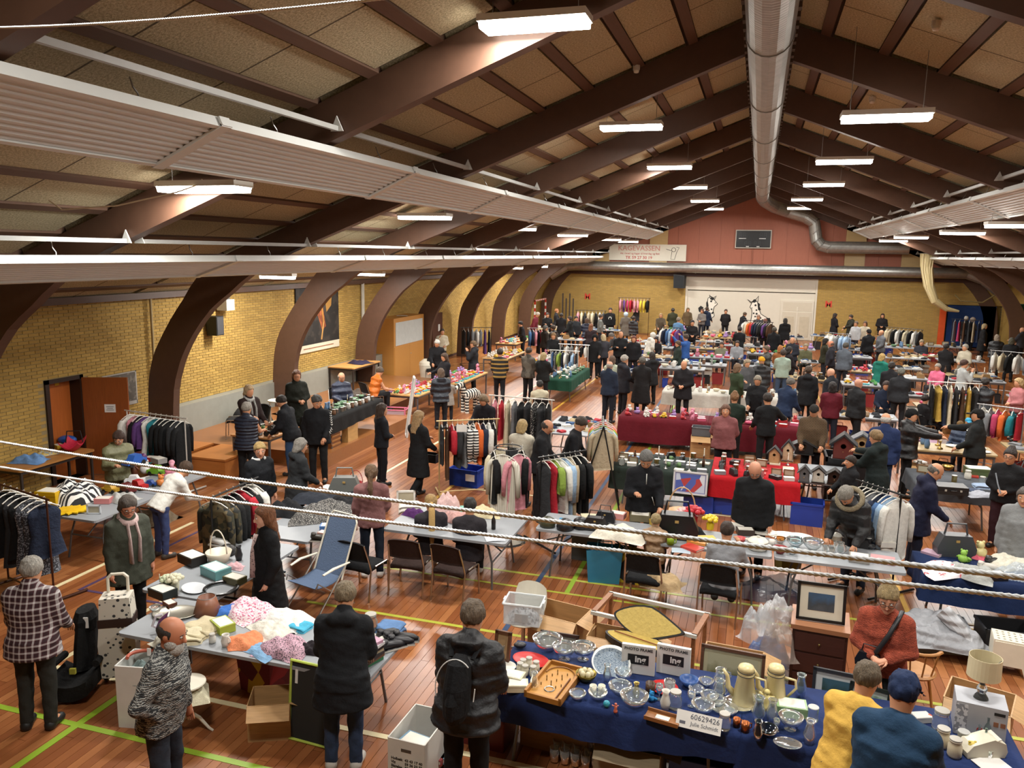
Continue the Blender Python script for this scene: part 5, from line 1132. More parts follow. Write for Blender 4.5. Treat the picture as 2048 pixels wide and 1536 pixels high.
# chairs
CH = metal('b5aea4', .3)
def chair(x, y, rz, label, fab, grp=None, base=0.0, h=.46):
    t = thing('stacking_chair', label, 'chair', (x, y, base), R_(rz), grp)
    ob('seat', lib('cseat', lambda: B().grid(7, 7, lambda u, v: ((u - .5) * .46, (v - .5) * .44, .46 + .015 * math.sin(u * 3.1) - .03 * (abs(v - .5) * 2) ** 4), .05), True), fab, t)
    def back(): return B().grid(9, 7, lambda u, v: ((u - .5) * (.46 - .06 * max(0, v - .6)), -.2 - .09 * v - .035 * (1 - (2 * u - 1) ** 2), .56 + .3 * v - .035 * (abs(2 * u - 1) ** 3) * (v > .8)), .0)
    def bk():
        b = B(); g = back(); V = g.v; n = len(V); F = g.f + [tuple(i + n for i in f[::-1]) for f in g.f]; V2 = [(a, c - .035, d) for a, c, d in V]
        rim = list(range(9)) + [j * 9 + 8 for j in range(1, 7)] + [54 + i for i in range(7, -1, -1)] + [j * 9 for j in range(5, 0, -1)]
        return b.add(V + V2, F + [(p, q, q + n, p + n) for p, q in zip(rim, rim[1:] + rim[:1])])
    ob('backrest', lib('cback', bk, True), fab, t)
    for s in (-1, 1):
        ob('leg', lib(('cfl', s), lambda: B().tube([(s * .25, .22, 0), (s * .25, .2, .44), (s * .25, .17, .46), (s * .25, -.1, .46)], .013, 6)), CH, t)
        ob('leg', lib(('crl', s), lambda: B().tube([(s * .25, -.26, 0), (s * .25, -.2, .45), (s * .24, -.24, .6), (s * .22, -.31, .82)], .013, 6)), CH, t)
    ob('crossbar', lib('ccb', lambda: B().tube([(-.25, .1, .43), (.25, .1, .43)], .012, 6)), CH, t)
    return t
CFK, CFB = cloth('17181a', 20.0), cloth('2e201c', 20.0)
chair(-5.0, 9.42, -8, 'black upholstered chair with chrome legs beside the blue deck chair', CFK)
chair(-4.42, 9.72, 4, 'brown upholstered chair under the blond ponytail', CFB); chair(-3.75, 9.72, -8, 'brown upholstered chair under the charcoal hoodie', CFB)
chair(-1.2, 10.3, -4, 'black upholstered chair with a beige jacket hanging over it', CFK); chair(-.22, 10.25, -6, 'black upholstered chair under the grey sweatshirt', CFK)
chair(-11.6, 15.6, 120, 'dark grey chair standing on the platform behind the clothes rack', CFK, base=.3); chair(-10.9, 15.3, 160, 'dark grey chair beside the bundled brown blankets', CFK, base=.3)
chair(-11.2, 26.6, 200, 'black chair next to the white bin', CFK)
for n_, (px, py) in enumerate(((1444, 700), (1475, 700), (1612, 706), (1844, 700), (1773, 790), (1851, 815), (1952, 810), (1312, 692), (1877, 750), (1082, 790))):
    ks = ['c1444684', 'c1475682', 'c1612688', 'c1844680', 'manseat', 'darkbun', 'glassesrt', 'c1312674', 'c1877728', 'creamback']
    o = PP[ks[n_]][0]; l = ['grey-green jumper', 'denim jacket', 'olive jumper at the window frame', 'light blue shirt', 'bearded navy jacket', 'dark-haired stallholder', 'taupe cardigan', 'black jumper at the dark table', 'pink jacket', 'cream jumper'][n_]
    chair(o.location.x, o.location.y, math.degrees(o.rotation_euler.z), 'plain dark chair under the seated person in the ' + l, CFK)
for k in ('seatnavy', 'orangevest'): o = PP[k][0]; chair(o.location.x, o.location.y, math.degrees(o.rotation_euler.z), 'dark chair on the platform under the ' + ('navy quilted jacket' if k == 'seatnavy' else 'orange body warmer'), CFK, base=.3)
# deck chair
t = thing('deck_chair', 'folding deck chair with blue-grey mesh and white armrests', 'deck chair', (-5.35, 8.75, 0), R_(165))
BLM = cloth('55657e', 60.0, .3); WPL = plain('d8d2c0', .4); ALU = metal('c0beb8', .35)
ob('backrest', B().grid(5, 9, lambda u, v: ((u - .5) * .5, -.2 - .32 * v, .42 + .72 * v - .02 * math.sin(3.14 * v)), .008), BLM, t)
ob('seat', B().grid(5, 7, lambda u, v: ((u - .5) * .5, .28 - .48 * v, .44 - .04 * math.sin(3.14 * v)), .008), BLM, t)
ob('back_frame', B().tube([(-.26, -.19, .4), (-.26, -.5, 1.1), (-.2, -.54, 1.18), (.2, -.54, 1.18), (.26, -.5, 1.1), (.26, -.19, .4)], .013, 7), WPL, t)
for s in (-1, 1):
    ob('armrest', B().tube([(s * .3, -.3, .62), (s * .31, 0, .63), (s * .3, .18, .6)], [.018, .028, .02], 7, flat=.5), WPL, t)
    ob('leg', B().tube([(s * .28, .32, 0), (s * .28, -.28, .62)], .012, 6), ALU, t); ob('leg', B().tube([(s * .28, -.4, 0), (s * .28, .25, .5), (s * .27, .28, .44)], .012, 6), ALU, t)
# ================================================================ CLOTHES RACKS
def garment_mesh(kind, seed, L, W):
    r = random.Random(seed); b = B(); n = 18; rows = []
    fz = [r.uniform(0, 6.28) for _ in range(4)]
    if kind == 'trousers': prof = [(.0, .16, .03), (-.05, W * .42, .035), (-.3, W * .42, .045), (-L, W * .44, .04)]
    elif kind == 'dress': prof = [(.0, .06, .03), (-.05, .17, .035), (-.12, W * .46, .05), (-.4, W * .4, .055), (-L, W * .56, .075)]
    else: prof = [(.02, .055, .03), (-.02, .09, .035), (-.06, W * .36, .04), (-.1, W * .47, .05), (-.25, W * .46, .06), (-L, W * .47, .062)]
    zs = np.linspace(prof[0][0], -L, 16); zs = np.unique(np.concatenate([zs, [p[0] for p in prof]]))[::-1]
    pz = [p[0] for p in prof][::-1]; V = []
    for z in zs:
        a = np.interp(z, pz, [p[1] for p in prof][::-1]); d = np.interp(z, pz, [p[2] for p in prof][::-1]); k = min(1, max(0, (-z - .1) / L))
        for j in range(n):
            t_ = 2 * math.pi * j / n; f = 1 + k * (.22 * math.sin(5 * t_ + fz[0]) + .16 * math.sin(3 * t_ + fz[1]))
            V.append((a * math.cos(t_), d * f * math.sin(t_) + .012 * k * math.sin(t_ * 2 + fz[2]), z - .09 + .012 * k * math.sin(3 * t_ + fz[3]) * (z < -L + .02)))
    m = len(zs); F = [(i * n + j, (i + 1) * n + j, (i + 1) * n + (j + 1) % n, i * n + (j + 1) % n) for i in range(m - 1) for j in range(n)] + [tuple(range(n))[::-1], tuple(range((m - 1) * n, m * n))]
    b.add(V, F)
    if kind in ('shirt', 'jacket'):
        for s in (-1, 1): o = r.uniform(-.03, .03); b.tube([(s * W * .38, 0, -.17), (s * W * .5, o, -.24), (s * W * .56, o * 2, -.45), (s * W * .57, o * 2, -.45 - L * .3)], [.06, .065, .06, .045], 10, flat=.7)
    if kind == 'shortshirt':
        for s in (-1, 1): b.tube([(s * W * .38, 0, -.17), (s * W * .52, 0, -.24), (s * W * .58, 0, -.34)], [.06, .07, .07], 10, flat=.6)
    return b
HANG = plain('c8c4ba', .4)
def hanger_mesh(): return B().tube([(.0, 0, .02), (.025, 0, .03), (.03, 0, .0), (0, 0, -.03), (0, 0, -.06)], .004, 5).tube([(-.2, 0, -.14), (-.1, 0, -.085), (0, 0, -.06), (.1, 0, -.085), (.2, 0, -.14)], .009, 5)
GC = [0]
KW = {'shirt': 'long-sleeved shirt', 'jacket': 'jacket', 'dress': 'dress', 'trousers': 'pair of trousers', 'shortshirt': 'T-shirt'}
def garment(kind, col, cw, loc, rz, where, L=None, W=.46, mat=None, hc=None, s=1.0):
    GC[0] += 1; L = L or {'shirt': .66, 'jacket': .72, 'dress': 1.0, 'trousers': .95, 'shortshirt': .6}[kind]; sd = GC[0] % 4
    t = thing({'shirt': 'hanging_shirt', 'jacket': 'hanging_jacket', 'dress': 'hanging_dress', 'trousers': 'hanging_trousers', 'shortshirt': 'hanging_shirt'}[kind], '%s %s on a hanger %s' % (cw, KW[kind], where), 'garment', loc, rz, 'clothes ' + where, s)
    ob('fabric', lib(('g', kind, sd, round(L, 2), W), lambda: garment_mesh(kind, sd, L, W), True), mat or cloth(col, 18.0, .5), t)
    ob('hanger', lib('hanger', hanger_mesh), hc or HANG, t)
    return t
PAL = {'black': '151617', 'white': 'd2d0c8', 'grey': '6f7173', 'navy': '1e2638', 'cream': 'c4b99c', 'blue': '42618a', 'light blue': '8fa9c2', 'red': 'a52430', 'pink': 'c4838c', 'green': '4a6a44', 'brown': '4a3424', 'teal': '1f6e78', 'purple': '5a3a70', 'orange': 'c8602c', 'yellow': 'c9b03a', 'rose': 'a83a5a', 'charcoal': '2b2c2e', 'beige': 'a89a80', 'olive': '5a5838', 'lime': '7d9440', 'gold': 'a88a3c'}
def rack(a, c, z, label, where, items, col='2a2a2a', style='bar', base=0.0, foot=.45, sc=1.0, grp=None):
    """a, c: rail ends (x, y); items: (kind, colour word[, length]) spread along the rail"""
    a, c = np.array(a, float), np.array(c, float); d = c - a; L = np.linalg.norm(d); u = d / L; ang = math.atan2(u[1], u[0])
    t = thing('clothes_rack', label, 'clothes rack', (a[0], a[1], base), ang, grp); m = plain(col, .35, .4); z -= base
    ob('rail', B().tube([(-.06, 0, z), (L + .06, 0, z)], .014, 8), m, t)
    for x in (0, L):
        if style == 'tripod':
            for q, y in ((-.3, -.35), (.3, -.35), (0, .45)): ob('leg', B().tube([(x, 0, z), (x + q, y, 0)], .013, 6), m, t)
        else:
            ob('post', B().tube([(x, 0, .06), (x, 0, z)], .014, 8), m, t); ob('foot', B().tube([(x, -foot, .03), (x, foot, .03)], .018, 6), m, t)
    if style == 'bar': ob('base_bar', B().tube([(0, 0, .08), (L, 0, .08)], .012, 6), m, t)
    n = len(items)
    for i, it in enumerate(items):
        p = a + u * (L * (i + .5) / n); kind, cw = it[0], it[1]
        garment(kind, PAL.get(cw, '555555'), cw, (p[0], p[1], base + z - .012), ang + math.pi / 2 + rng.uniform(-.16, .16), where, it[2] if len(it) > 2 else None, mat=it[3] if len(it) > 3 else None, s=sc)
def cyc(s): return [tuple(x.split(':')) if ':' in x else ('shirt', x) for x in s.split(',')]
S_BW = stripes('d8d6d0', '1a1a1c', 36.0, 'Z', .5)
rack((-9.9, 8.05), (-8.75, 7.75), 1.45, 'brown metal clothes rack with dark dresses beside the plaid jacket', 'on the dark-dress rack beside the plaid flannel jacket', [('dress', 'black', .9), ('dress', 'black', .85), ('dress', 'charcoal', .95), ('dress', 'black', .8), ('dress', 'grey', .95, speckle('2c2e34', '8c9098', 60.0)), ('dress', 'grey', 1.0, speckle('24262c', '7c8088', 50.0)), ('dress', 'navy', .7)], '4a2a1c')
rack((-11.9, 12.55), (-10.35, 12.35), 1.5, 'white clothes rack of black and teal clothes by the bench blocks', 'on the white rack by the bench blocks', [('shirt', 'white', .8), ('dress', 'pink', 1.0), ('shirt', 'black'), ('shirt', 'purple', .6), ('dress', 'white', .8), ('dress', 'teal', .85), ('jacket', 'black', .8), ('jacket', 'black', .85), ('jacket', 'black', .85), ('jacket', 'charcoal', .8), ('jacket', 'black', .85)], 'd0ccc4')
rack((-6.85, 8.6), (-6.85, 9.6), 1.42, 'low rack of camouflage and black jackets behind the long-haired person', 'on the camouflage jacket rack', [('jacket', 'green', .8, patches(('2a2a1a', '4a4028', '171812', '5a4c30'), 14.0)), ('jacket', 'green', .75, patches(('2a2a1a', '4a4028', '171812', '5a4c30'), 14.0)), ('jacket', 'black'), ('jacket', 'black', .8), ('jacket', 'red', .6), ('jacket', 'black', .7), ('jacket', 'white', .7)], '2a2a2a')
rack((-5.72, 13.9), (-4.75, 14.5), 1.5, 'clothes rack with grey trousers and striped tops', 'on the striped-top rack', [('trousers', 'charcoal', .75), ('trousers', 'brown', 1.05), ('shirt', 'red', .5), ('shirt', 'charcoal', .8), ('dress', 'grey', .8), ('shirt', 'black and white striped', .7, S_BW), ('shirt', 'black and white striped', .7, S_BW), ('shirt', 'orange', .75), ('shirt', 'navy', .7), ('shirt', 'white', .7), ('dress', 'black', .9)], 'c0a878')
rack((-5.5, 16.4), (-4.1, 16.35), 1.6, 'white clothes rail of dresses next to the cream jumper', 'on the white rail of dresses', [('dress', 'pink', .8), ('dress', 'red', .85), ('dress', 'cream', 1.0), ('dress', 'grey', 1.0), ('dress', 'black', .9), ('dress', 'charcoal', .95), ('dress', 'black and white spotted', 1.1, spots('151517', 'c8c6c0', 40.0, .3)), ('dress', 'charcoal', .9), ('dress', 'black', 1.0)], 'd0ccc4')
rack((-3.15, 11.95), (-2.6, 12.6), 1.5, 'black clothes rack of shirts behind the table of caps', 'on the black rack behind the cap table', [('dress', 'charcoal', 1.0), ('dress', 'red', 1.05), ('shirt', 'lime', .5), ('shirt', 'white', .85), ('shirt', 'light blue', 1.0), ('shirt', 'beige', 1.0), ('jacket', 'black', .9), ('jacket', 'black', .95)], '1c1c1c')
rack((1.62, 12.3), (2.1, 11.75), 1.5, 'black-posted rail of jackets and shirts with white hangers by the casserole table', 'on the black-posted rail by the casserole table', [('jacket', 'black', .85), ('jacket', 'black', .8), ('shirt', 'charcoal', .75), ('shirt', 'grey', .75), ('shirt', 'navy', .8), ('shirt', 'blue', .8), ('jacket', 'light blue', .8), ('jacket', 'white', .85)], '1c1c1c')
rack((4.45, 22.6), (5.6, 22.65), 1.6, 'white rail of dark dresses near the taupe cardigan', 'on the white rail near the taupe cardigan', [('dress', 'black'), ('dress', 'gold', .9), ('dress', 'navy'), ('dress', 'cream', 1.0), ('dress', 'charcoal'), ('dress', 'brown'), ('dress', 'gold', 1.0), ('dress', 'charcoal', 1.0)], 'd8d4cc')
rack((5.1, 20.4), (5.9, 20.0), 1.45, 'rack of teal and peach shirts behind the white chest bands', 'on the teal shirt rack', [('shirt', 'white', .6), ('shirt', 'grey', .6), ('shirt', 'rose', .6), ('shirt', 'orange', .65), ('shirt', 'teal', .5), ('trousers', 'red', .6)], '8a8a8a')
rack((-6.95, 27.4), (-5.95, 27.4), 1.3, 'low white rail of baby clothes, front one', 'on the front baby-clothes rail', cyc('trousers:blue,trousers:grey,shirt:lime,trousers:navy,shirt:white,trousers:black,shirt:light blue,trousers:charcoal'), 'd8d8d4', sc=.75)
rack((-7.1, 29.4), (-6.0, 29.4), 1.3, 'low white rail of baby clothes, rear one', 'on the rear baby-clothes rail', cyc('shirt:black,shirt:white,shirt:grey,shirt:white,shirt:black,shirt:white'), 'd8d8d4', sc=.6)
rack((-11.7, 30.9), (-10.6, 31.5), 1.6, 'rack of dark knitwear near the dark side door', 'on the knitwear rack by the side door', cyc('dress:charcoal,shirt:black,shirt:grey,shirt:white,shirt:grey,dress:purple,dress:black'))
rack((-9.4, 33.0), (-8.6, 33.4), 1.5, 'rack of blue and pink children clothes', 'on the blue and pink rack', cyc('shirt:blue,shirt:navy,shirt:pink,dress:black,shirt:red,shirt:grey,shirt:beige'), '8a8a8a')
rack((-9.6, 43.4), (-8.0, 43.6), 1.6, 'rack of fur and vintage coats at the end wall', 'on the fur coat rack', cyc('jacket:pink,jacket:cream,jacket:charcoal,jacket:beige,jacket:cream,jacket:black,jacket:white,jacket:charcoal'))
rack((-7.75, 46.6), (-6.0, 46.8), 2.2, 'tall rail of bright children coats against the end wall', 'on the tall rail of bright coats', cyc('jacket:pink,jacket:purple,jacket:rose,jacket:red,jacket:pink,jacket:pink,jacket:yellow,jacket:yellow,jacket:black'), '3a2420')
rack((-.5, 41.0), (.8, 40.1), 1.6, 'full rack of shirts under the seated mural horse', 'on the full rack under the seated mural horse', cyc('shirt:white,shirt:cream,shirt:orange,shirt:red,shirt:navy,shirt:navy,shirt:charcoal,shirt:black,shirt:purple,jacket:black,jacket:brown'))
rack((3.0, 37.0), (3.9, 36.5), 1.5, 'rack of pale blue shirts with a black hat on top', 'on the pale blue shirt rack', cyc('shirt:white,shirt:white,shirt:grey,shirt:light blue,shirt:light blue'), '8a8a8a')
rack((6.0, 41.4), (7.4, 40.4), 1.5, 'rack of black and cream tops near the end wall brick', 'on the black and cream rack', cyc('shirt:cream,shirt:beige,jacket:black,shirt:white,jacket:black,shirt:cream,jacket:black,shirt:white,jacket:charcoal'))
rack((9.6, 45.0), (10.8, 44.6), 1.75, 'rail of long dresses before the blue mat', 'on the rail before the blue mat', cyc('dress:grey,dress:rose,dress:brown,dress:charcoal,dress:beige,dress:navy'))
rack((8.3, 32.5), (9.6, 31.8), 1.5, 'rail of pale tops near the right wall', 'on the rail near the right wall', cyc('shirt:white,shirt:cream,shirt:black,shirt:white,shirt:grey,shirt:white'), '8a8a8a')
rack((-4.2, 37.6), (-3.3, 37.2), 1.4, 'rack of purple and blue coats beside the white hooded coat', 'on the purple coat rack', cyc('jacket:white,jacket:navy,jacket:blue,jacket:light blue,jacket:red,jacket:purple'))
rack((-2.55, 14.15), (-2.72, 15.0), 1.6, 'black tripod rack of pale sweaters', 'on the tripod rack', [('jacket', 'beige', .75), ('shirt', 'light blue', .7), ('shirt', 'lime', .7), ('shirt', 'orange', .7), ('shirt', 'pink', .6)], '1a1a1a', 'tripod')
# round rack with the cream blouse
bx, by = -3.72, 12.0
t = thing('round_rack', 'round clothes stand with black post and disc foot behind the coke bottle', 'clothes rack', (bx, by, 0))
ob('post', B().tube([(0, 0, .02), (0, 0, 1.62)], .018, 8), plain('1a1a1a', .4), t); ob('foot_disc', B().lathe([(.02, .05), (.3, .03), (.32, .0)], 28), glass('c8d0d0'), t)
ob('ring', B().tube([(.22 * math.cos(a), .22 * math.sin(a), 1.6) for a in np.linspace(0, 6.29, 25)], .01, 6, False), plain('1a1a1a', .4), t); ob('spoke', B().box((0, 0, 1.6), (.44, .015, .012)), plain('1a1a1a', .4), t)
for i, (k, cw, L) in enumerate([('shirt', 'white', 1.0), ('shirt', 'pink', .9), ('jacket', 'black', .9), ('jacket', 'charcoal', .9), ('shirt', 'cream', .9), ('shirt', 'black', .8)]):
    an = R_(-92 + i * 60); garment(k, PAL[cw], cw, (bx + .24 * math.cos(an), by + .24 * math.sin(an), 1.6), an + math.pi / 2, 'on the round clothes stand', L, mat=stripes('cbc6b8', 'b4af9f', 60.0, 'X', .5) if i == 0 else None)
# ================================================================ THINGS FOR SALE
def mt(c):
    if not isinstance(c, str): return c
    if ':' not in c: return plain(c, .4)
    k, v = c.split(':')
    return {'g': glass, 'm': metal, 'w': wood, 'c': cloth, 'p': clearplastic}[k](v)
def heap(seed, flat=.35):
    r = random.Random(seed); ph = [r.uniform(0, 6.28) for _ in range(8)]
    def f(u, v):
        x, y = (u - .5) * 2, (v - .5) * 2; d = max(0, 1 - (x * x + y * y) ** 1.2)
        n_ = .28 * math.sin(5 * x + ph[0]) * math.sin(4 * y + ph[1]) + .2 * math.sin(9 * x + 7 * y + ph[2]) + .12 * math.sin(15 * y - 6 * x + ph[3]); k = 1 + .12 * math.sin(3 * math.atan2(y, x) + ph[4])
        return (x * .5 * k, y * .5 * k, flat * (d ** .45) * (.75 + n_ * .6))
    return B().grid(19, 19, f)
def bx_open(w, d, h, t=.012, flaps=True):
    b = B().b2((-w / 2, -d / 2, 0), (w / 2, d / 2, t))
    for s in (-1, 1): b.b2((s * w / 2 - t / 2, -d / 2, 0), (s * w / 2 + t / 2, d / 2, h)).b2((-w / 2, s * d / 2 - t / 2, 0), (w / 2, s * d / 2 + t / 2, h))
    return b
def ringpts(r, z, n=24): return [(r * math.cos(a), r * math.sin(a), z) for a in np.linspace(0, 2 * math.pi, n + 1)]
_wv = lambda a, z: .05 * math.sin(a * 12)
SHP = {  # unit-size meshes in metres
 'plate': ('plate', lambda: B().lathe([(.0, .004), (.07, .004), (.12, .02), (.125, .022), (.12, .016), (.07, 0), (0, 0)], 24)),
 'bowl': ('bowl', lambda: B().lathe([(0, .012), (.04, .014), (.085, .055), (.1, .09), (.104, .09), (.09, .05), (.045, 0), (0, 0)], 24)),
 'cutbowl': ('cut_glass_bowl', lambda: B().lathe([(0, .05), (.04, .055), (.085, .09), (.11, .14), (.116, .14), (.095, .08), (.03, .04), (.015, .03), (.02, .012), (.055, .004), (.055, 0), (0, 0)], 28, wav=lambda a, z: .025 * math.sin(a * 14) if z > .06 else 0)),
 'tumbler': ('glass_tumbler', lambda: B().lathe([(0, .012), (.03, .012), (.038, .11), (.041, .11), (.034, 0), (0, 0)], 16)),
 'goblet': ('stemmed_glass', lambda: B().lathe([(0, .07), (.02, .075), (.036, .11), (.034, .16), (.037, .16), (.04, .11), (.022, .068), (.006, .06), (.006, .01), (.036, .004), (.036, 0), (0, 0)], 16)),
 'vase': ('vase', lambda: B().lathe([(0, .01), (.04, .012), (.055, .09), (.035, .17), (.03, .2), (.045, .24), (.049, .24), (.035, .2), (.04, .17), (.062, .09), (.045, 0), (0, 0)], 20)),
 'jug': ('pitcher', lambda: B().lathe([(0, .01), (.045, .012), (.058, .08), (.04, .14), (.046, .17), (.051, .17), (.045, .14), (.064, .08), (.05, 0), (0, 0)], 18).tube([(.055, 0, .14), (.095, 0, .13), (.1, 0, .09), (.06, 0, .05)], .008, 6)),
 'bottle': ('bottle', lambda: B().lathe([(0, 0), (.035, 0), (.037, .13), (.03, .17), (.013, .2), (.013, .25), (.016, .25), (.016, .26), (0, .26)], 16)),
 'jar': ('jar', lambda: B().lathe([(0, 0), (.05, 0), (.058, .02), (.058, .1), (.045, .125), (.045, .14), (.05, .14), (.05, .15), (0, .15)], 18)),
 'mug': ('mug', lambda: B().lathe([(0, .01), (.033, .01), (.036, .09), (.04, .09), (.04, 0), (0, 0)], 16).tube([(.038, 0, .075), (.065, 0, .07), (.065, 0, .03), (.038, 0, .02)], .006, 6)),
 'pot': ('casserole', lambda: B().lathe([(0, 0), (.1, 0), (.115, .02), (.12, .1), (.125, .105), (.115, .11), (.09, .135), (.02, .145), (.015, .15), (.022, .165), (0, .17)], 24).box((.135, 0, .085), (.05, .06, .015)).box((-.135, 0, .085), (.05, .06, .015))),
 'box': ('box', lambda: B().b2((-.15, -.1, 0), (.15, .1, .1)).b2((-.152, -.102, .075), (.152, .102, .103))),
 'book': ('book', lambda: B().b2((-.1, -.075, 0), (.1, .075, .005)).b2((-.096, -.072, .005), (.096, .072, .022)).b2((-.1, -.075, .022), (.1, .075, .027)).b2((-.1, -.078, 0), (.1, -.074, .027))),
 'fold': ('folded_garment', lambda: B().grid(9, 7, lambda u, v: ((u - .5) * .3, (v - .5) * .24, .035 + .012 * math.sin(u * 7) * math.sin(v * 5) - .03 * (abs(u - .5) * 2) ** 8 - .03 * (abs(v - .5) * 2) ** 8), .035).grid(9, 7, lambda u, v: ((u - .5) * .29, (v - .5) * .23 + .005, .05 + .014 * math.sin(u * 5 + 1) * math.sin(v * 6) - .02 * (abs(u - .5) * 2) ** 8), .014)),
 'heap': ('clothes_heap', lambda: heap(1)), 'heap2': ('clothes_heap', lambda: heap(2)), 'heap3': ('clothes_heap', lambda: heap(3)),
 'shoe': ('shoe', lambda: B().tube([(-.12, 0, .05), (-.1, 0, .06), (0, 0, .055), (.08, 0, .04), (.14, 0, .03)], [.03, .045, .045, .045, .02], 10, flat=.9).b2((-.13, -.045, 0), (.15, .045, .02)).tube([(-.09, 0, .07), (-.085, 0, .115)], [.04, .036], 10)),
 'tote': ('carrier_bag', lambda: B().add([(-.18, -.1, 0), (.18, -.1, 0), (.18, .1, 0), (-.18, .1, 0), (-.21, -.12, .4), (.21, -.12, .42), (.21, .12, .4), (-.21, .12, .42)], [(3, 2, 1, 0), (0, 1, 5, 4), (1, 2, 6, 5), (2, 3, 7, 6), (3, 0, 4, 7)]).grid(7, 7, lambda u, v: ((u - .5) * .4, (v - .5) * .22, .36 + .05 * math.sin(u * 8) * math.sin(v * 7))).tube([(-.09, -.12, .4), (-.08, -.11, .52), (.08, -.11, .52), (.09, -.12, .4)], .008, 5)),
 'handbag': ('handbag', lambda: B().prism([(-.16, 0), (.16, 0), (.17, .08), (.12, .2), (-.12, .2), (-.17, .08)], -.06, .06, 'y').tube([(-.1, 0, .19), (-.08, 0, .3), (.08, 0, .3), (.1, 0, .19)], .009, 6)),
 'basket': ('wicker_basket', lambda: B().lathe([(0, .01), (.1, .01), (.14, .12), (.15, .12), (.11, 0), (0, 0)], 20, wav=lambda a, z: .02 * math.sin(a * 20)).tube([(.145 * math.cos(a), 0, .12 + .26 * math.sin(a)) for a in np.linspace(0, math.pi, 12)], .008, 6)),
 'plush': ('plush_animal', lambda: B().sph((0, 0, .08), (.09, .07, .08)).sph((0, .02, .19), .06).sph((-.045, .02, .24), .022).sph((.045, .02, .24), .022).sph((0, .075, .18), .022).tube([(-.07, .02, .11), (-.12, .06, .07)], .025, 7).tube([(.07, .02, .11), (.12, .06, .07)], .025, 7).tube([(-.05, .03, .04), (-.07, .13, .03)], .03, 7).tube([(.05, .03, .04), (.07, .13, .03)], .03, 7)),
 'doll': ('doll', lambda: B().lathe([(.09, 0), (.05, .12), (.035, .16), (.0, .2)], 12).sph((0, 0, .24), .05).tube([(-.04, 0, .16), (-.09, .03, .1)], .014, 6).tube([(.04, 0, .16), (.09, .03, .1)], .014, 6).sph((0, -.015, .26), (.06, .05, .055)).tube([(0, -.04, .26), (0, -.06, .15)], [.05, .03], 8)),
 'truck': ('toy_car', lambda: B().b2((-.13, -.055, .03), (.13, .055, .075)).prism([(-.08, .075), (.06, .075), (.03, .13), (-.06, .13)], -.05, .05, 'y')),
 'frame': ('picture_frame', lambda: B().b2((-.15, -.012, 0), (.15, .012, .03)).b2((-.15, -.012, .17), (.15, .012, .2)).b2((-.15, -.012, 0), (-.12, .012, .2)).b2((.12, -.012, 0), (.15, .012, .2)).b2((-.12, .0, .03), (.12, .008, .17))),
 'lampshade': ('lampshade', lambda: B().lathe([(.16, 0), (.1, .2), (.096, .2), (.155, 0)], 24)),
 'candle': ('candlestick', lambda: B().lathe([(0, 0), (.045, 0), (.045, .01), (.012, .025), (.01, .1), (.02, .12), (.02, .13), (.009, .13), (.009, .26), (0, .26)], 12)),
 'cap': ('cap', lambda: B().lathe([(.095, .0), (.1, .04), (.085, .09), (.04, .118), (0, .122)], 16).prism([(-.075, .07), (-.07, .15), (-.03, .18), (.03, .18), (.07, .15), (.075, .07)], .0, .012)),
 'tray': ('tray', lambda: B().lathe([(0, .006), (.16, .006), (.19, .02), (.195, .018), (.165, 0), (0, 0)], 28, sq=(1, .72))),
 'crate': ('plastic_crate', lambda: bx_open(.56, .38, .34, .014).b2((-.3, -.21, .31), (.3, -.19, .345)).b2((-.3, .19, .31), (.3, .21, .345)).b2((-.3, -.21, .31), (-.275, .21, .345)).b2((.275, -.21, .31), (.3, .21, .345))),
 'carton': ('cardboard_box', lambda: bx_open(.5, .4, .38).add([(-.25, -.2, .38), (.25, -.2, .38), (.27, -.38, .3), (-.23, -.38, .3), (.25, -.2, .38), (.25, .2, .38), (.4, .2, .34), (.4, -.2, .34)], [(0, 1, 2, 3), (4, 5, 6, 7)])),
 'tin': ('tin', lambda: B().lathe([(0, 0), (.05, 0), (.05, .11), (.053, .11), (.053, .135), (0, .135)], 16)),
 'fig': ('figurine', lambda: B().lathe([(0, 0), (.04, 0), (.035, .03), (.022, .07), (.03, .1), (.014, .13), (0, .13)], 10).sph((0, 0, .15), .024).tube([(-.02, 0, .11), (-.06, .02, .13)], .01, 6).tube([(.02, 0, .11), (.06, .02, .1)], .01, 6)),
 'flowers': ('silk_flowers', lambda: B().lathe([(0, 0), (.05, 0), (.06, .1), (.02, .12)], 10).add(*(lambda b: (b.v, b.f))([b for b in [B()] for i in range(14) if b.sph((.1 * math.cos(i * 2.4) * (i / 14) ** .5, .1 * math.sin(i * 2.4) * (i / 14) ** .5, .2 - .05 * (i / 14)), (.04, .04, .03), 7, 5) or True][0]))),
 'card': ('paper_sheet', lambda: B().grid(4, 3, lambda u, v: ((u - .5) * .21, (v - .5) * .15, .004 + .004 * math.sin(u * 4)), .002)),
 'egg': ('egg', lambda: B().sph((0, 0, .028), (.022, .022, .028))),
 'ball': ('ball', lambda: B().sph((0, 0, .035), .035)),
 'pouch': ('pouch', lambda: B().sph((0, 0, .05), (.11, .075, .05), 12, 8)),
 'suitcase': ('suitcase', lambda: B().b2((-.3, -.2, 0), (.3, .2, .09)).b2((-.3, -.2, .095), (.3, .2, .17)).tube([(-.06, -.2, .1), (-.05, -.24, .1), (.05, -.24, .1), (.06, -.2, .1)], .009, 6)),
 'speaker': ('electronic_device', lambda: B().b2((-.16, -.11, 0), (.16, .11, .11)).lathe([(.03, 0), (.03, .02), (0, .02)], 10, (0, 0, .11))),
}
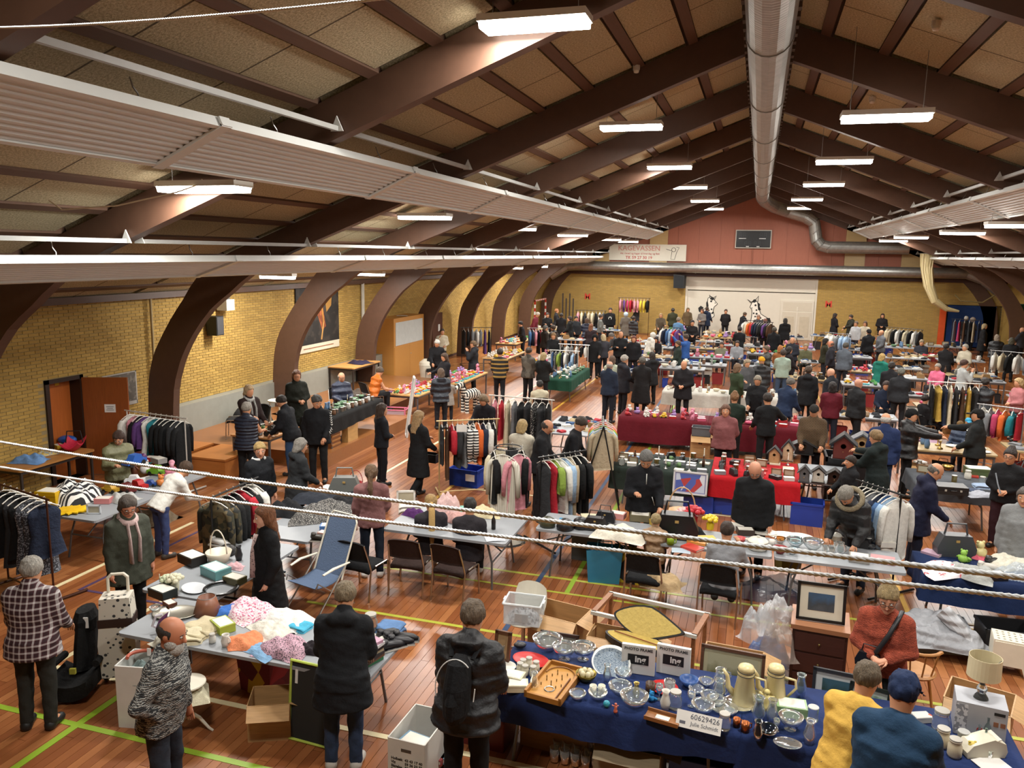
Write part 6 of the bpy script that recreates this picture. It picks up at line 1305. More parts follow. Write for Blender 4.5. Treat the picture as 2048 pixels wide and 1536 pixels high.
SMOOTH = {'plate', 'bowl', 'cutbowl', 'tumbler', 'goblet', 'vase', 'jug', 'bottle', 'jar', 'mug', 'pot', 'heap', 'heap2', 'heap3', 'shoe', 'plush', 'doll', 'fold', 'ball', 'egg', 'tray', 'pouch', 'cap', 'basket', 'lampshade', 'candle', 'fig'}
CATS = {'cutbowl': 'bowl', 'tumbler': 'glass', 'goblet': 'glass', 'fold': 'garment', 'heap': 'clothes', 'heap2': 'clothes', 'heap3': 'clothes', 'tote': 'bag', 'plush': 'plush toy', 'truck': 'toy car', 'frame': 'picture frame', 'candle': 'candlestick', 'fig': 'figurine', 'card': 'paper', 'pouch': 'pouch', 'speaker': 'device', 'crate': 'crate', 'carton': 'box', 'jug': 'pitcher', 'pot': 'casserole', 'flowers': 'flowers'}
XTRA = {'box': ('lid', lambda: B().b2((-.13, -.085, .1031), (.13, .085, .106)), 'd8d4c8'), 'truck': ('wheels', lambda: B().add(*(lambda b: (b.v, b.f))(B().tube([(-.08, -.06, .03), (-.08, .06, .03)], .03, 10).tube([(.08, -.06, .03), (.08, .06, .03)], .03, 10))), '1a1a1a'), 'frame': ('print', lambda: B().b2((-.118, -.004, .032), (.118, -.001, .168)), 'b0a890'),
        'tin': ('lid', lambda: B().lathe([(0, .136), (.053, .136), (.05, .142), (0, .142)], 16), 'b0b0ac'), 'jar': ('lid', lambda: B().lathe([(0, .151), (.05, .151), (.05, .165), (0, .167)], 18), 'a8a49a'), 'candle': ('candle', lambda: B().lathe([(0, .131), (.011, .131), (.011, .28), (0, .28)], 10), 'e0d8c4'), 'shoe': ('sole', lambda: B().b2((-.13, -.046, 0), (.15, .046, .018)), 'c8c4ba'), 'cap': ('button', lambda: B().sph((0, 0, .122), .008, 6, 4), '444444'), 'handbag': ('clasp', lambda: B().box((0, -.063, .15), (.03, .008, .02)), 'a88a50'), 'book': ('pages', lambda: B().b2((-.0965, -.0725, .006), (.0965, .0725, .021)), 'd8d2c0'), 'lampshade': ('ring', lambda: B().tube(ringpts(.098, .2), .004, 5, False), '8a8a88'), 'carton': ('hand_hole_shade', lambda: B().b2((-.05, -.208, .24), (.05, -.2062, .27)), '3a2a1c'), 'suitcase': ('clasps', lambda: B().box((-.15, -.2, .095), (.04, .02, .04)).box((.15, -.2, .095), (.04, .02, .04)), 'a8a49a'), 'plush': ('eyes', lambda: B().sph((-.02, .07, .205), .007, 6, 4).sph((.02, .07, .205), .007, 6, 4), '141414')}  # carton's hand hole: dark strip on solid board, painting the shade of an opening
_rz = random.Random(77)
def item(kind, loc, label, col, s=1.0, rz=None, group=None, name=None, tiltx=0):
    nm, fn = SHP[kind]; rz = _rz.uniform(-.6, .6) if rz is None else R_(rz)
    parts = [(nm, lib(('it', kind), fn, kind in SMOOTH), mt(col))]
    if kind in XTRA: x = XTRA[kind]; parts = [('body', parts[0][1], parts[0][2]), (x[0], lib(('ix', kind), x[1]), plain(x[2]))]
    return put(name or nm, parts, label, CATS.get(kind, nm.replace('_', ' ')), tuple(loc), (R_(tiltx), 0, rz) if tiltx else rz, group, s)
def at(kind, px, py, z, label, col, s=1.0, rz=None, group=None, name=None, tiltx=0): return item(kind, P(px, py, z), label, col, s, rz, group, name, tiltx)
FILLK = {'box': 1, 'book': 1}
def fill(tab, spec, seed, where, dens=.17, edge=.1, sc=1.0):
    """spread things over a table: spec = 'kind:colour word:hex:scale, ...' cycled over a jittered grid"""
    x0, y0, x1, y1, z = TAB[tab]; r = random.Random(seed); sp = [q.strip().split('|') for q in spec.split(',')]
    nx, ny = max(1, int((x1 - x0 - edge) / dens)), max(1, int((y1 - y0 - edge) / dens)); i = r.randrange(9)
    for a in range(nx):
        for c in range(ny):
            if r.random() < .08: continue
            k, w, col = sp[(i * 7 + a * 3 + c * 5 + r.randrange(3)) % len(sp)][:3]; q = sp[[s_[2] for s_ in sp].index(col)]; s = float(q[3]) if len(q) > 3 else 1.0
            s = min(s * sc, .96 * min((x1 - x0 - edge) / nx, (y1 - y0 - edge) / ny) / {'heap': 1.15, 'heap2': 1.15, 'heap3': 1.15, 'fold': .36, 'handbag': .36, 'shoe': .3, 'box': .33, 'frame': .31, 'truck': .28, 'plush': .28, 'speaker': .34, 'plate': .26, 'book': .22}.get(k, .2))
            nmw = SHP[k][0].replace('_', ' '); x = x0 + edge / 2 + (a + .5) * (x1 - x0 - edge) / nx; y = y0 + edge / 2 + (c + .5) * (y1 - y0 - edge) / ny; i += 1
            item(k, (x + r.uniform(-.02, .02), y + r.uniform(-.02, .02), z), '%s %s %s' % (w, nmw, where), col, s * r.uniform(.85, 1.0), r.uniform(-180, 180) if k not in ('frame', 'box', 'book') else r.uniform(-15, 15), '%s %s' % (nmw + ('es' if nmw[-1] == 'x' else '' if nmw[-1] == 's' else 's'), where))
# ---- glassware table
Z1 = .752; GL = 'g:eef6f6'
def G(rows, z, where):
    for r in rows:
        kind, px, py, w, col = r[:5]; s = r[5] if len(r) > 5 else 1.0; rz = r[6] if len(r) > 6 else None
        if kind[:4] == 'heap': s = (s[0] * 1.15, s[1] * 1.15, s[2] * 2.0)
        at(kind, px, py, z, w + ' ' + where, col, s, rz)
G([('cutbowl', 1128, 1318, 'left one of two cut-glass bowls on a foot', GL, 1.05), ('cutbowl', 1166, 1318, 'cut-glass footed bowl next to the blue-rimmed platter', GL, 1.05), ('bowl', 1155, 1398, 'small clear glass bowl beside the bagatelle board', GL, .75), ('bowl', 1195, 1398, 'clear glass bowl in front of the egg cups', GL, .85), ('bowl', 1240, 1388, 'clear round glass bowl with thick rim', GL, 1.05), ('bowl', 1268, 1412, 'largest straight-sided clear glass bowl', GL, 1.25), ('cutbowl', 1246, 1362, 'cut-glass punch cup bowl', GL, .75),
   ('vase', 1214, 1362, 'clear flared glass vase', GL, .7), ('tumbler', 1338, 1390, 'tall clear glass tube vase', GL, 1.3), ('bowl', 1392, 1388, 'cut-glass sugar bowl', GL, .7), ('bowl', 1412, 1372, 'clear glass bowl behind the tumblers', GL, .7), ('jug', 1440, 1372, 'clear glass pitcher without cream pot', GL, 1.0), ('jug', 1438, 1392, 'clear glass pitcher with handle nearest the bowls', GL, .95), ('bowl', 1418, 1402, 'shallow glass dish', GL, .8), ('bowl', 1432, 1412, 'flat glass dish beside the pitcher', GL, .85), ('bowl', 1405, 1425, 'heavy crystal bowl behind the name card', GL, 1.0), ('plate', 1448, 1418, 'clear glass plate', GL, 1.0), ('plate', 1478, 1410, 'clear glass cake plate under the swan', GL, 1.1), ('goblet', 1382, 1412, 'short-stemmed glass', GL, .9), ('jar', 1448, 1458, 'clear glass storage jar', GL, .9), ('vase', 1516, 1442, 'tall frosted blue glass vase', 'g:c8dce4', .95), ('tumbler', 1512, 1412, 'clear highball glass', GL, 1.2), ('vase', 1543, 1442, 'slim clear glass vase next to the cherub', GL, .85), ('vase', 1515, 1478, 'dark smoked glass vase', 'g:5a6670', .7), ('bowl', 1535, 1470, 'dark glass bowl', 'g:4a5660', .8), ('goblet', 1552, 1462, 'tiny stemmed glass', GL, .7), ('cutbowl', 1580, 1458, 'clear footed glass bowl holding a spoon', GL, .9), ('tray', 1575, 1488, 'ornate scalloped glass dish', GL, .6), ('vase', 1618, 1485, 'clear glass carafe', GL, .85), ('vase', 1600, 1392, 'pointed glass obelisk', 'g:c0d0d4', .9), ('goblet', 1318, 1398, 'clear sherry glass', GL, .9), ('vase', 1068, 1378, 'clear glass oil bottle', GL, .7), ('jar', 1350, 1416, 'etched crystal jar with lid', GL, 1.0), ('bowl', 1095, 1300, 'big upturned clear glass dome', GL, 1.5), ('goblet', 1005, 1318, 'round-bowled glass behind the white lid', GL, 1.0), ('vase', 1330, 1418, 'white floral porcelain vase', 'd8d4ca', .75), ('bowl', 1458, 1430, 'glass dish with gold rim', GL, .6),
   ('plate', 1328, 1378, 'bright red oval dish', 'b81c1c', 1.05), ('bowl', 1377, 1372, 'blue and white enamel bowl', '2f5490', .85), ('bowl', 1172, 1362, 'brass bowl filled with eggs', 'm:8a7a3c', .95), ('mug', 1186, 1386, 'cream egg cup, first of the pair', 'd2ccb8', .85), ('mug', 1203, 1386, 'cream egg cup, beside its twin', 'd2ccb8', .85), ('tray', 1062, 1322, 'red plastic serving tray', 'b8201c', 1.0, -14), ('box', 1024, 1362, 'cream baking dish with lid', 'c9c3a6', .75), ('box', 1035, 1378, 'cream oval baking dish', 'cfc9ac', .65), ('plate', 1012, 1335, 'white plate beside the canisters', 'd8d4c8', .8), ('vase', 1272, 1392, 'ornate gold filigree basket vase', 'm:b8a468', .55), ('mug', 1300, 1385, 'dark brown clay pot', '4a3424', 1.1), ('plush', 1302, 1402, 'turquoise crocheted figure', 'c:2a7ab0', .38), ('ball', 1213, 1414, 'turquoise Christmas ball', '2a8a9c', .9), ('fig', 1231, 1424, 'tiny gnome figurine in red and white', 'c86a50', .5), ('mug', 1473, 1452, 'copper cup', 'm:a4623c', .8), ('mug', 1490, 1462, 'copper cup with handle', 'm:a4623c', .9), ('fig', 1532, 1418, 'pale yellow cherub figurine', 'd8c884', 1.1), ('fig', 1473, 1405, 'white swan figurine with copper cup', 'd8d4cc', .7), ('box', 1582, 1424, 'green and white appliance box', '8aa878', .85, 4), ('tin', 1625, 1440, 'glass shaker with chequered lid', GL, .9), ('tin', 1255, 1350, 'small grey tin', '8a8a84', .5), ('pouch', 1040, 1295, 'black and white glass bird', '2a2a2e', .6)], Z1, 'on the navy glassware table')
for i, (px, py) in enumerate(((1046, 1338), (1058, 1334), (1072, 1342), (1050, 1350), (1066, 1352), (1040, 1345))): at('jar', px, py, Z1, 'square white ceramic canister in the cluster behind the bagatelle board', 'd6d0bc', .62, 0, 'white ceramic canisters')
for i in range(6): q = P(1172, 1362, Z1); item('egg', (q[0] + .05 * math.cos(i * 1.05), q[1] + .045 * math.sin(i * 1.05), Z1 + .05), 'cream egg lying in the brass bowl', 'd6cca8', 1.2, None, 'eggs in the brass bowl')
G([('jar', 1880, 1462, 'open glass jar with white rim', GL, 1.2), ('jar', 1884, 1492, 'stoneware jar half hidden by the blue sweatshirt', 'c4b89c', 1.0), ('jar', 1908, 1512, 'stoneware jar in front of the tea tin', 'c4b89c', .95), ('tin', 1925, 1490, 'tea tin with cream lid', '8a8a80', .9), ('plush', 1943, 1512, 'yellow porcelain elephant', 'd0b850', .5), ('bottle', 1955, 1490, 'glass bottle with white cap near the mixer', 'g:bcd0d0', .7), ('bottle', 1972, 1480, 'taller glass bottle near the table edge', 'g:bcd0d0', .8), ('bottle', 1968, 1500, 'greenish glass bottle', 'g:9ab8b0', .75), ('jar', 1990, 1480, 'glass jar with ring lid', GL, .7), ('tumbler', 1985, 1505, 'small clear glass', GL, .8), ('tumbler', 2000, 1500, 'small clear shot glass', GL, .6), ('box', 1842, 1440, 'small white toy box with black lid', 'c8c8c4', .5), ('ball', 1858, 1440, 'orange ball', 'd0552c', .8), ('card', 1985, 1530, 'white sheet of paper', 'd8d6d0', 1.2), ('tumbler', 1978, 1515, 'short clear glass next to the paper', GL, .6)], Z1, 'at the right end of the navy table')
# coffee pots
CRM = plain('d8c894', .35, var=.04)
for i, (px, py) in enumerate(((1488, 1404), (1548, 1404))):
    put('coffee_pot', [('body', lib('cpot', lambda: B().lathe([(0, 0), (.082, 0), (.085, .01), (.055, .2), (.058, .205), (.058, .225), (.055, .23), (.055, .25), (.058, .255), (.05, .275), (.02, .29), (0, .292)], 24), True), CRM),
        ('spout', lib('cspt', lambda: B().tube([(-.07, 0, .05), (-.115, 0, .1), (-.125, 0, .18), (-.155, 0, .225)], [.026, .02, .014, .01], 9), True), CRM), ('handle', lib('chnd', lambda: B().tube([(.055, 0, .2), (.13, 0, .19), (.14, 0, .13), (.08, 0, .05)], .009, 7), True), CRM), ('band', lib('cbnd', lambda: B().tube(ringpts(.059, .215), .003, 5, False).tube(ringpts(.0575, .24), .003, 5, False)), plain('2a2a28'))],
        'cream enamel coffee pot with black rings ' + ('next to the swan figurine' if i == 0 else 'behind the cherub figurine'), 'coffee pot', tuple(P(px, py, Z1)), 0, 'cream enamel coffee pots', 1.28)
# bagatelle board
q = P(1110, 1370, Z1); t = thing('bagatelle_board', 'wooden bagatelle pinball board lying on the navy cloth', 'board game', tuple(q), R_(-8)); OK = wood('b5823c', .85)
ob('board', B().b2((-.17, -.3, 0), (.17, .3, .03)), OK, t); ob('rim', B().b2((-.18, -.31, 0), (-.155, .31, .07)).b2((.155, -.31, 0), (.18, .31, .07)).b2((-.18, .285, 0), (.18, .31, .07)).b2((-.18, -.31, 0), (.18, -.285, .05)), wood('a06c2c', .85), t)
ob('arch_strip', B().tube([(.14 * math.cos(a), .12 + .15 * math.sin(a), .04) for a in np.linspace(0, 3.14, 14)], .006, 5), wood('8a5a24'), t); ob('cup', B().tube([(.045 * math.cos(a), -.14 + .045 * math.sin(a), .033) for a in np.linspace(0, 6.28, 16)], .006, 5), metal(), t)
ob('pins', B().add(*(lambda b: (b.v, b.f))([b for b in [B()] for i in range(14) if b.cyl((-.1 + .2 * ((i * 37) % 11) / 11, -.1 + .3 * ((i * 23) % 13) / 13, .03), (-.1 + .2 * ((i * 37) % 11) / 11, -.1 + .3 * ((i * 23) % 13) / 13, .055), .005, None, 5) or True][0])), metal('6a5a3a'), t)
ob('plunger_lane', B().b2((.11, -.28, .03), (.118, .1, .05)), wood('6a3a14'), t)
# boxes, signs and platters
for px, sx, lb in ((1275, 0, 'rear'), (1345, 1, 'front')):
    q = P(px, 1350 - 2 * (1 - sx), Z1); t = thing('photo_frame_box', 'white boxed photo frame standing upright, %s one' % lb, 'box', (q[0], q[1], Z1), R_(-4 if sx else 2))
    ob('carton', B().b2((-.16, 0, 0), (.16, .04, .29)), plain('d4d2cc', .5), t); ob('lettering', text_mesh('PHOTO FRAME', .04, .001, 'CENTER', .001), plain('3a3a3a'), t, (0, -.001, .24), (R_(90), 0, 0))
    ob('black_print', B().b2((-.1, -.003, .1), (.1, 0, .2)), BLK, t); ob('white_mark', text_mesh('ing', .09, .001, 'CENTER', .003), plain('dcdcd8'), t, (.02, -.0035, .125), (R_(90), 0, 0))
q = P(1395, 1462, Z1); t = thing('name_card', 'white card with handwritten phone number leaning at the table edge', 'sign', (q[0], q[1], Z1), (R_(-32), 0, R_(-6)))
ob('card', B().b2((-.19, 0, 0), (.19, .004, .14)), plain('dcdad4'), t); ob('lettering', text_mesh('60629426', .062, .0006, 'CENTER'), plain('4a4e5a'), t, (.05, -.001, .082), (R_(90), 0, 0)); ob('lettering', text_mesh('Julie Schmidt', .045, .0006, 'CENTER'), plain('4a4e5a'), t, (.05, -.001, .03), (R_(90), 0, 0)); ob('logo_mark', B().b2((-.16, -.001, .03), (-.11, 0, .055)), plain('5a5a64'), t)
for i, dy in enumerate((0, .03)): q = P(1222, 1340, Z1); put('platter', [('rim', lib('plt', lambda: B().lathe([(0, .004), (.12, .004), (.19, .025), (.195, .024), (.13, -.002), (0, -.002)], 28, sq=(1, .78)), True), plain('c8ccc8', .25)), ('blue_pattern', lib('pltp', lambda: B().lathe([(.135, .0105), (.175, .0235), (.174, .0215), (.135, .008)], 28, sq=(1, .78))), speckle('9aa8b4', '5a6e84', 90.0)), ('painted_centre', lib('pltc', lambda: B().lathe([(.0, .0055), (.09, .0055), (.09, .005)], 20, sq=(1, .75))), speckle('b8c0bc', '6a7a78', 25.0))],
    'blue-patterned oval platter, ' + ('leaning in front' if i == 0 else 'leaning behind its twin'), 'platter', (q[0], q[1] + dy, Z1 + .075), (R_(48), 0, R_(-6)), 'blue-patterned platters')
q = P(1325, 1440, Z1); put('wooden_tray', [('base', B().b2((-.15, -.06, 0), (.15, .06, .02)).b2((-.15, .055, 0), (.15, .065, .05)).b2((-.15, -.065, 0), (.15, -.055, .035)), wood('8a5a30')), ('card_slip', B().b2((-.06, -.03, .02), (.06, .03, .024)), plain('d8d4c8'))], 'small wooden tray with a card beside the porcelain vase', 'tray', tuple(q), R_(-10))
def framed(loc, w, h, label, fc, mat_, art, rz=0, tilt=-12, cat='picture', mw=.07):
    t = thing('framed_picture', label, cat, tuple(loc), (R_(tilt), 0, R_(rz))); f = .03
    ob('frame', B().b2((-w / 2, -.02, 0), (w / 2, .015, f)).b2((-w / 2, -.02, h - f), (w / 2, .015, h)).b2((-w / 2, -.02, 0), (-w / 2 + f, .015, h)).b2((w / 2 - f, -.02, 0), (w / 2, .015, h)), mt(fc), t)
    ob('mount', B().b2((-w / 2 + f, -.004, f), (w / 2 - f, .01, h - f)), mt(mat_), t); ob('print', B().b2((-w / 2 + f + mw, -.007, f + mw), (w / 2 - f - mw, -.004, h - f - mw)), art, t); return t
def art(sky, land, dark, sc=7.0):
    t = NT('painted_scene'); co = t.co(); nz = t.n('TexNoise', i_Scale=sc, i_Detail=5.0); t.l(co, nz.inputs[0]); sp = t.n('SeparateXYZ'); t.l(co, sp.inputs[0])
    h = t.math('ADD', t.math('MULTIPLY', sp.outputs[2], 2.2), t.math('MULTIPLY', nz.outputs[0], .7)); t.set(t.ramp(h, [(.45, dark), (.75, land), (1.0, sky)]), .5); return t.m
framed(P(1640, 1243, .82), .5, .42, 'framed seascape print with wide cream mount on the dark chest', '141414', 'ccc6b4', art('3a5470', '3a3f44', '50545a', 9.0), 0, -10, mw=.085)
q = P(1455, 1400, .3); framed((q[0] + .02, 7.62, .42), .62, .46, 'framed painting of a red-brick church leaning behind the table', 'w:5a3a26', 'b0a888', art('a8a488', '6a6a44', '7a4a38', 8.0), -4, -8, mw=.04)
framed((1.0, 7.62, .42), .5, .4, 'white-mounted blue landscape print behind the coffee pots', '2a2c30', 'b8bcbc', art('3a5a6a', '2e4238', '24322a', 8.0), -6, -10, mw=.06)
framed((1.25, 7.55, .42), .36, .34, 'dark framed botanical print beside the blue landscape', '1c2420', 'a8b0a8', art('9ab0a0', '3a5a34', '1e2a20', 14.0), -14, -12, mw=.05)
framed(P(1003, 1322, Z1), .17, .3, 'brown wooden frame standing behind the backpack', 'w:5a3822', 'a88a64', speckle('9a7c58', 'b09470', 6.0), -6, -10, mw=.02)
framed((-1.78, 7.62, .42), .42, .34, 'dark wooden frame with plain grey board by the glass dome', 'w:3a2418', '8a8270', speckle('8a8270', '7a7464', 5.0), 0, -14, mw=.03)
framed((-1.38, 7.6, .42), .3, .26, 'small pale wooden frame with white mount by the cut-glass bowls', 'w:8a6a48', 'c8c4b8', speckle('c0bcae', 'b0ac9e', 9.0), 0, -14, mw=.03)
# ---- behind and below the navy table
put('low_bench', [('seat_board', B().b2((-1.75, -.12, .38), (1.75, .12, .418)), wood('8a6a44')), ('leg', B().b2((-1.6, -.1, 0), (-1.55, .1, .38)), wood('7a5a38')), ('leg', B().b2((1.55, -.1, 0), (1.6, .1, .38)), wood('7a5a38'))], 'low wooden bench carrying the pictures behind the navy table', 'bench', (-.2, 7.62, 0))
CB = 'w:b08a5c'
def crt(kind, px, py, z, label, col, s=(1, 1, 1), rz=0):
    q = (px, py, z) if abs(px) < 20 else P(px, py, z); return item(kind, q, label, col, s, rz)
crt('carton', 1118, 1300, 0, 'large open cardboard box behind the glass dome', CB, (1.25, 1.1, 1.35), -12)
crt('carton', 1215, 1345, 0, 'closed-flap cardboard box under the violin case', CB, (.85, .9, 1.3), -4); crt('carton', 1275, 1352, 0, 'second cardboard box under the violin case', CB, (.85, .9, 1.2), -4)
crt('carton', 0.0, 8.12, 0, 'torn cardboard box behind the church painting', CB, (1.2, 1.2, 1.5), -4)
crt('carton', 2.3, 8.05, 0, 'deep cardboard box behind the lamp carton', CB, (1.1, 1.2, 1.6), -20); crt('carton', 545, 1460, 0, 'open cardboard box under the baby-clothes table', CB, (.8, .9, 1.0), 25)
t = thing('violin_case', 'open violin case with yellow plush lining', 'violin case', (-1.0, 8.15, .5), R_(-16))
vo = lambda k, n=28: [(.42 * math.cos(a) + .02, (.13 * k * (1 - .25 * math.cos(2 * a)) * (1 - .45 * (math.cos(a) > 0) * math.cos(a))) * math.sin(a)) for a in np.linspace(0, 2 * math.pi, n, False)]
ob('lower_shell', B().prism([(a * 1.0, b * 1.15) for a, b in vo(1)], 0, .07), plain('17181a', .5), t); ob('lining', B().prism([(a * .93, b * 1.02) for a, b in vo(1)], .07, .075), cloth('b09850', 20.0), t)
l = ob('lid', B().prism([(a * 1.0, b * 1.15) for a, b in vo(1)], 0, .05), plain('17181a', .5), t, (0, .2, .2), (R_(-122), 0, 0)); ob('lid_lining', B().prism([(a * .93, b * 1.02) for a, b in vo(1)], -.004, .002), cloth('c0a860', 20.0), l)
ob('bow', B().tube([(-.3, .02, .09), (.38, -.02, .09)], .006, 6), wood('7a3c1c'), t); ob('handle', B().tube([(-.05, -.16, .03), (-.04, -.19, .03), (.04, -.19, .03), (.05, -.16, .03)], .008, 6), plain('17181a'), t)
t = thing('coffee_table', 'bare wooden table frame with white edges behind the violin case', 'table', (-.95, 8.75, .62), R_(-10))
for n_, lo, hi, m in (('rail', (-.62, .28, -.02), (.62, .32, .02), 'd0ccc0'), ('rail', (-.62, -.32, -.02), (.62, -.28, .02), 'd0ccc0'), ('stile', (-.62, -.3, -.02), (-.56, .3, .02), 'w:8a5a38'), ('stile', (.56, -.3, -.02), (.62, .3, .02), 'w:8a5a38')): ob(n_, B().b2(lo, hi), mt(m), t)
for sx in (-1, 1):
    for sy in (-1, 1): ob('leg', B().b2((sx * .58 - .02, sy * .27 - .02, -.62), (sx * .58 + .02, sy * .27 + .02, -.02)), mt('w:8a5a38'), t)
t = thing('chest', 'dark brown veneered chest with light top beside the orange sweater', 'chest', (.9, 8.85, 0), R_(-4)); ob('carcass', B().b2((-.28, -.25, 0), (.28, .25, .76)), wood('3a1f18', .8), t); ob('top_board', B().b2((-.3, -.27, .76), (.3, .27, .81)), wood('9a6a4a', .8), t)
for i in range(3): d_ = ob('drawer', B().b2((-.25, -.262, .05 + i * .235), (.25, -.25, .26 + i * .235)), wood('442620', .85), t); ob('knob', B().sph((0, -.275, .155 + i * .235), .014, 8, 6), metal('8a7a50'), d_)
for i, (x, y, z, r) in enumerate(((.38, 8.95, 0, .36), (.36, 8.75, .25, .28), (.48, 8.6, .45, .24), (.25, 8.9, .45, .24), (.42, 8.95, .58, .26))):
    o = item(('heap', 'heap2', 'heap3')[i % 3], (x, y, z), ('crumpled silver plastic bag, %s' % ['lowest of the pile', 'blue-tinted one', 'holding wrapped china', 'leaning left', 'topmost of the pile'][i]) + ' beside the dark chest', ['p:8a9098', 'p:5a78b0', 'p:a89a90', 'p:c0c4c8', 'p:d0d2d4'][i], (1.0 * r * 1.7, r * 1.5, 1.1), i * 50, 'plastic bags by the chest', 'plastic_bag')
# wooden chair behind the orange sweater
t = thing('spindle_chair', 'light wooden spindle-back chair behind the orange sweater', 'chair', (1.85, 8.7, 0), R_(-60)); OAK = wood('a8743c', .85)
ob('seat', B().lathe([(0, .43), (.2, .43), (.21, .45), (.19, .465), (0, .455)], 20), OAK, t); ob('top_rail', B().tube([(.24 * math.cos(a), .24 * math.sin(a), .74) for a in np.linspace(2.6, 6.82, 14)], .022, 7, flat=.7), OAK, t)
for a in np.linspace(2.8, 6.6, 7): ob('spindle', B().tube([(.18 * math.cos(a), .18 * math.sin(a), .46), (.24 * math.cos(a), .24 * math.sin(a), .74)], .009, 6), OAK, t)
for a in (.78, 2.36, 3.93, 5.5): ob('leg', B().tube([(.13 * math.cos(a), .13 * math.sin(a), .44), (.21 * math.cos(a), .21 * math.sin(a), 0)], [.018, .013], 7), OAK, t)
# white moulded step stool, grey coats, black crate
t = thing('step_stool', 'white plastic step stool with round holes in the top', 'stool', (3.1, 9.95, 0), R_(-8)); ob('top', B().plate([(-.2, -.15), (.2, -.15), (.2, .15), (-.2, .15)], [[(-.15 + i * .06 + .016 * math.cos(a), -.1 + j * .066 - .016 * math.sin(a)) for a in np.arange(8) * math.pi / 4] for i in range(6) for j in range(4)], .39, .42), WPL, t)
for s in (-1, 1): ob('side_panel', B().prism([(-.21, 0), (-.14, 0), (-.1, .12), (.1, .12), (.14, 0), (.21, 0), (.19, .4), (-.19, .4)], s * .15 - .012, s * .15 + .012, 'y'), WPL, t)
for s in (-1, 1): ob('end_panel', B().prism([(-.16, 0), (-.1, 0), (-.07, .12), (.07, .12), (.1, 0), (.16, 0), (.15, .4), (-.15, .4)], s * .19 - .012, s * .19 + .012, 'x'), WPL, t)
t = thing('storage_tub', 'clear plastic tub heaped with grey quilted jackets', 'tub', (2.4, 10.35, 0), R_(10)); ob('tub', bx_open(.6, .45, .3), clearplastic('c8ccd0', .5), t); ob('jacket_heap', lib('jh', lambda: heap(5, .26), True), puffer('8a8c90', 20.0), t, (0, 0, .16)); ob('sleeve', B().tube([(0, -.1, .5), (.15, -.25, .35), (.28, -.4, .1)], [.1, .09, .06], 10), puffer('a8aaae', 20.0), t)
item('crate', (3.2, 10.55, 0), 'black plastic crate under the dark blue cloth', '1c1c1e', (1, 1, .9), 5)
# lamp on its carton
t = thing('lamp_carton', 'grey and white appliance carton with lattice pattern', 'box', (2.05, 7.15, Z1), R_(-8)); ob('carton', B().b2((-.19, -.14, 0), (.19, .14, .3)), plain('a8aab0', .5), t); ob('lattice_print', B().b2((-.192, -.142, .02), (-.1, -.139, .28)), patches(('d0d0d4', '8a8c94'), 40.0), t); ob('red_dot', B().tube([(0, -.143, .08), (0, -.14, .08)], .025, 12), plain('a83a30'), t); ob('black_tag', B().b2((.09, -.143, .24), (.17, -.14, .265)), BLK, t)
for x in (.11, .16): ob('picture_chip', B().b2((x - .018, -.143, .14), (x + .018, -.14, .18)), plain('8a5a40'), t)
t = thing('table_lamp', 'glass-footed table lamp with cream drum shade on the appliance carton', 'lamp', (2.05, 7.15, Z1 + .3)); ob('foot', B().lathe([(0, 0), (.06, 0), (.05, .02), (.03, .05), (.045, .09), (.02, .13), (.012, .2)], 16), glass('eef6f6'), t); ob('shade', B().lathe([(.13, .2), (.125, .38), (.122, .38), (.127, .2)], 28), plain('d4c8a4', .8), t); ob('bulb', B().sph((0, 0, .27), .03, 10, 8), plain('e8e4da', .3), t); ob('harp', B().tube([(0, 0, .2), (.12, 0, .36)], .004, 5), metal(), t)
t = thing('kitchen_machine', 'cream moulded kitchen appliance housing in front of the lamp carton', 'appliance', (2.0, 6.8, Z1), R_(20)); ob('housing', B().prism([(-.16, 0), (.15, 0), (.17, .05), (.15, .12), (.05, .16), (-.12, .11), (-.17, .05)], -.075, .075, 'y'), plain('d2ccb8', .4), t)
for i in range(4): ob('rib', B().prism([(-.1 + .06 * i, .108 + .012 * i), (-.07 + .06 * i, .118 + .012 * i), (-.07 + .06 * i, .125 + .012 * i), (-.1 + .06 * i, .115 + .012 * i)], -.07, .07, 'y'), plain('dcd6c4', .4), t)
# white swivel chair carrying a clear tub
t = thing('shell_chair', 'white plastic shell chair behind the backpack wearer', 'chair', (-2.4, 8.45, 0), R_(170)); ob('seat', B().lathe([(0, .44), (.2, .44), (.22, .46), (.2, .475), (0, .46)], 24), WPL, t); ob('backrest', B().grid(9, 7, lambda u, v: ((u - .5) * .42 * (1 - .12 * (2 * v - 1) ** 2), -.2 - .08 * v + .05 * (2 * u - 1) ** 2, .55 + .28 * v - .04 * (abs(2 * u - 1) ** 3)), .02), WPL, t); ob('column', B().tube([(0, 0, .06), (0, 0, .44)], .025, 8), metal(), t)
for a in (0, 1.26, 2.51, 3.77, 5.03): ob('leg', B().tube([(0, 0, .1), (.28 * math.cos(a), .28 * math.sin(a), .02)], .018, 6), metal(), t)
t = thing('clear_tub', 'clear plastic tub of kitchen gadgets standing on the white shell chair', 'tub', (-2.38, 8.4, .475), R_(4)); ob('tub', bx_open(.42, .3, .25, .008), clearplastic('d8dee0', .4), t); ob('rim', B().tube([(-.22, -.16, .25), (.22, -.16, .25), (.22, .16, .25), (-.22, .16, .25), (-.22, -.16, .25)], .014, 6), clearplastic('e8ecec', .7), t)
for s in (-1, 1): ob('clip', B().box((s * .235, 0, .22), (.02, .09, .07)), plain('d8dcdc'), t)
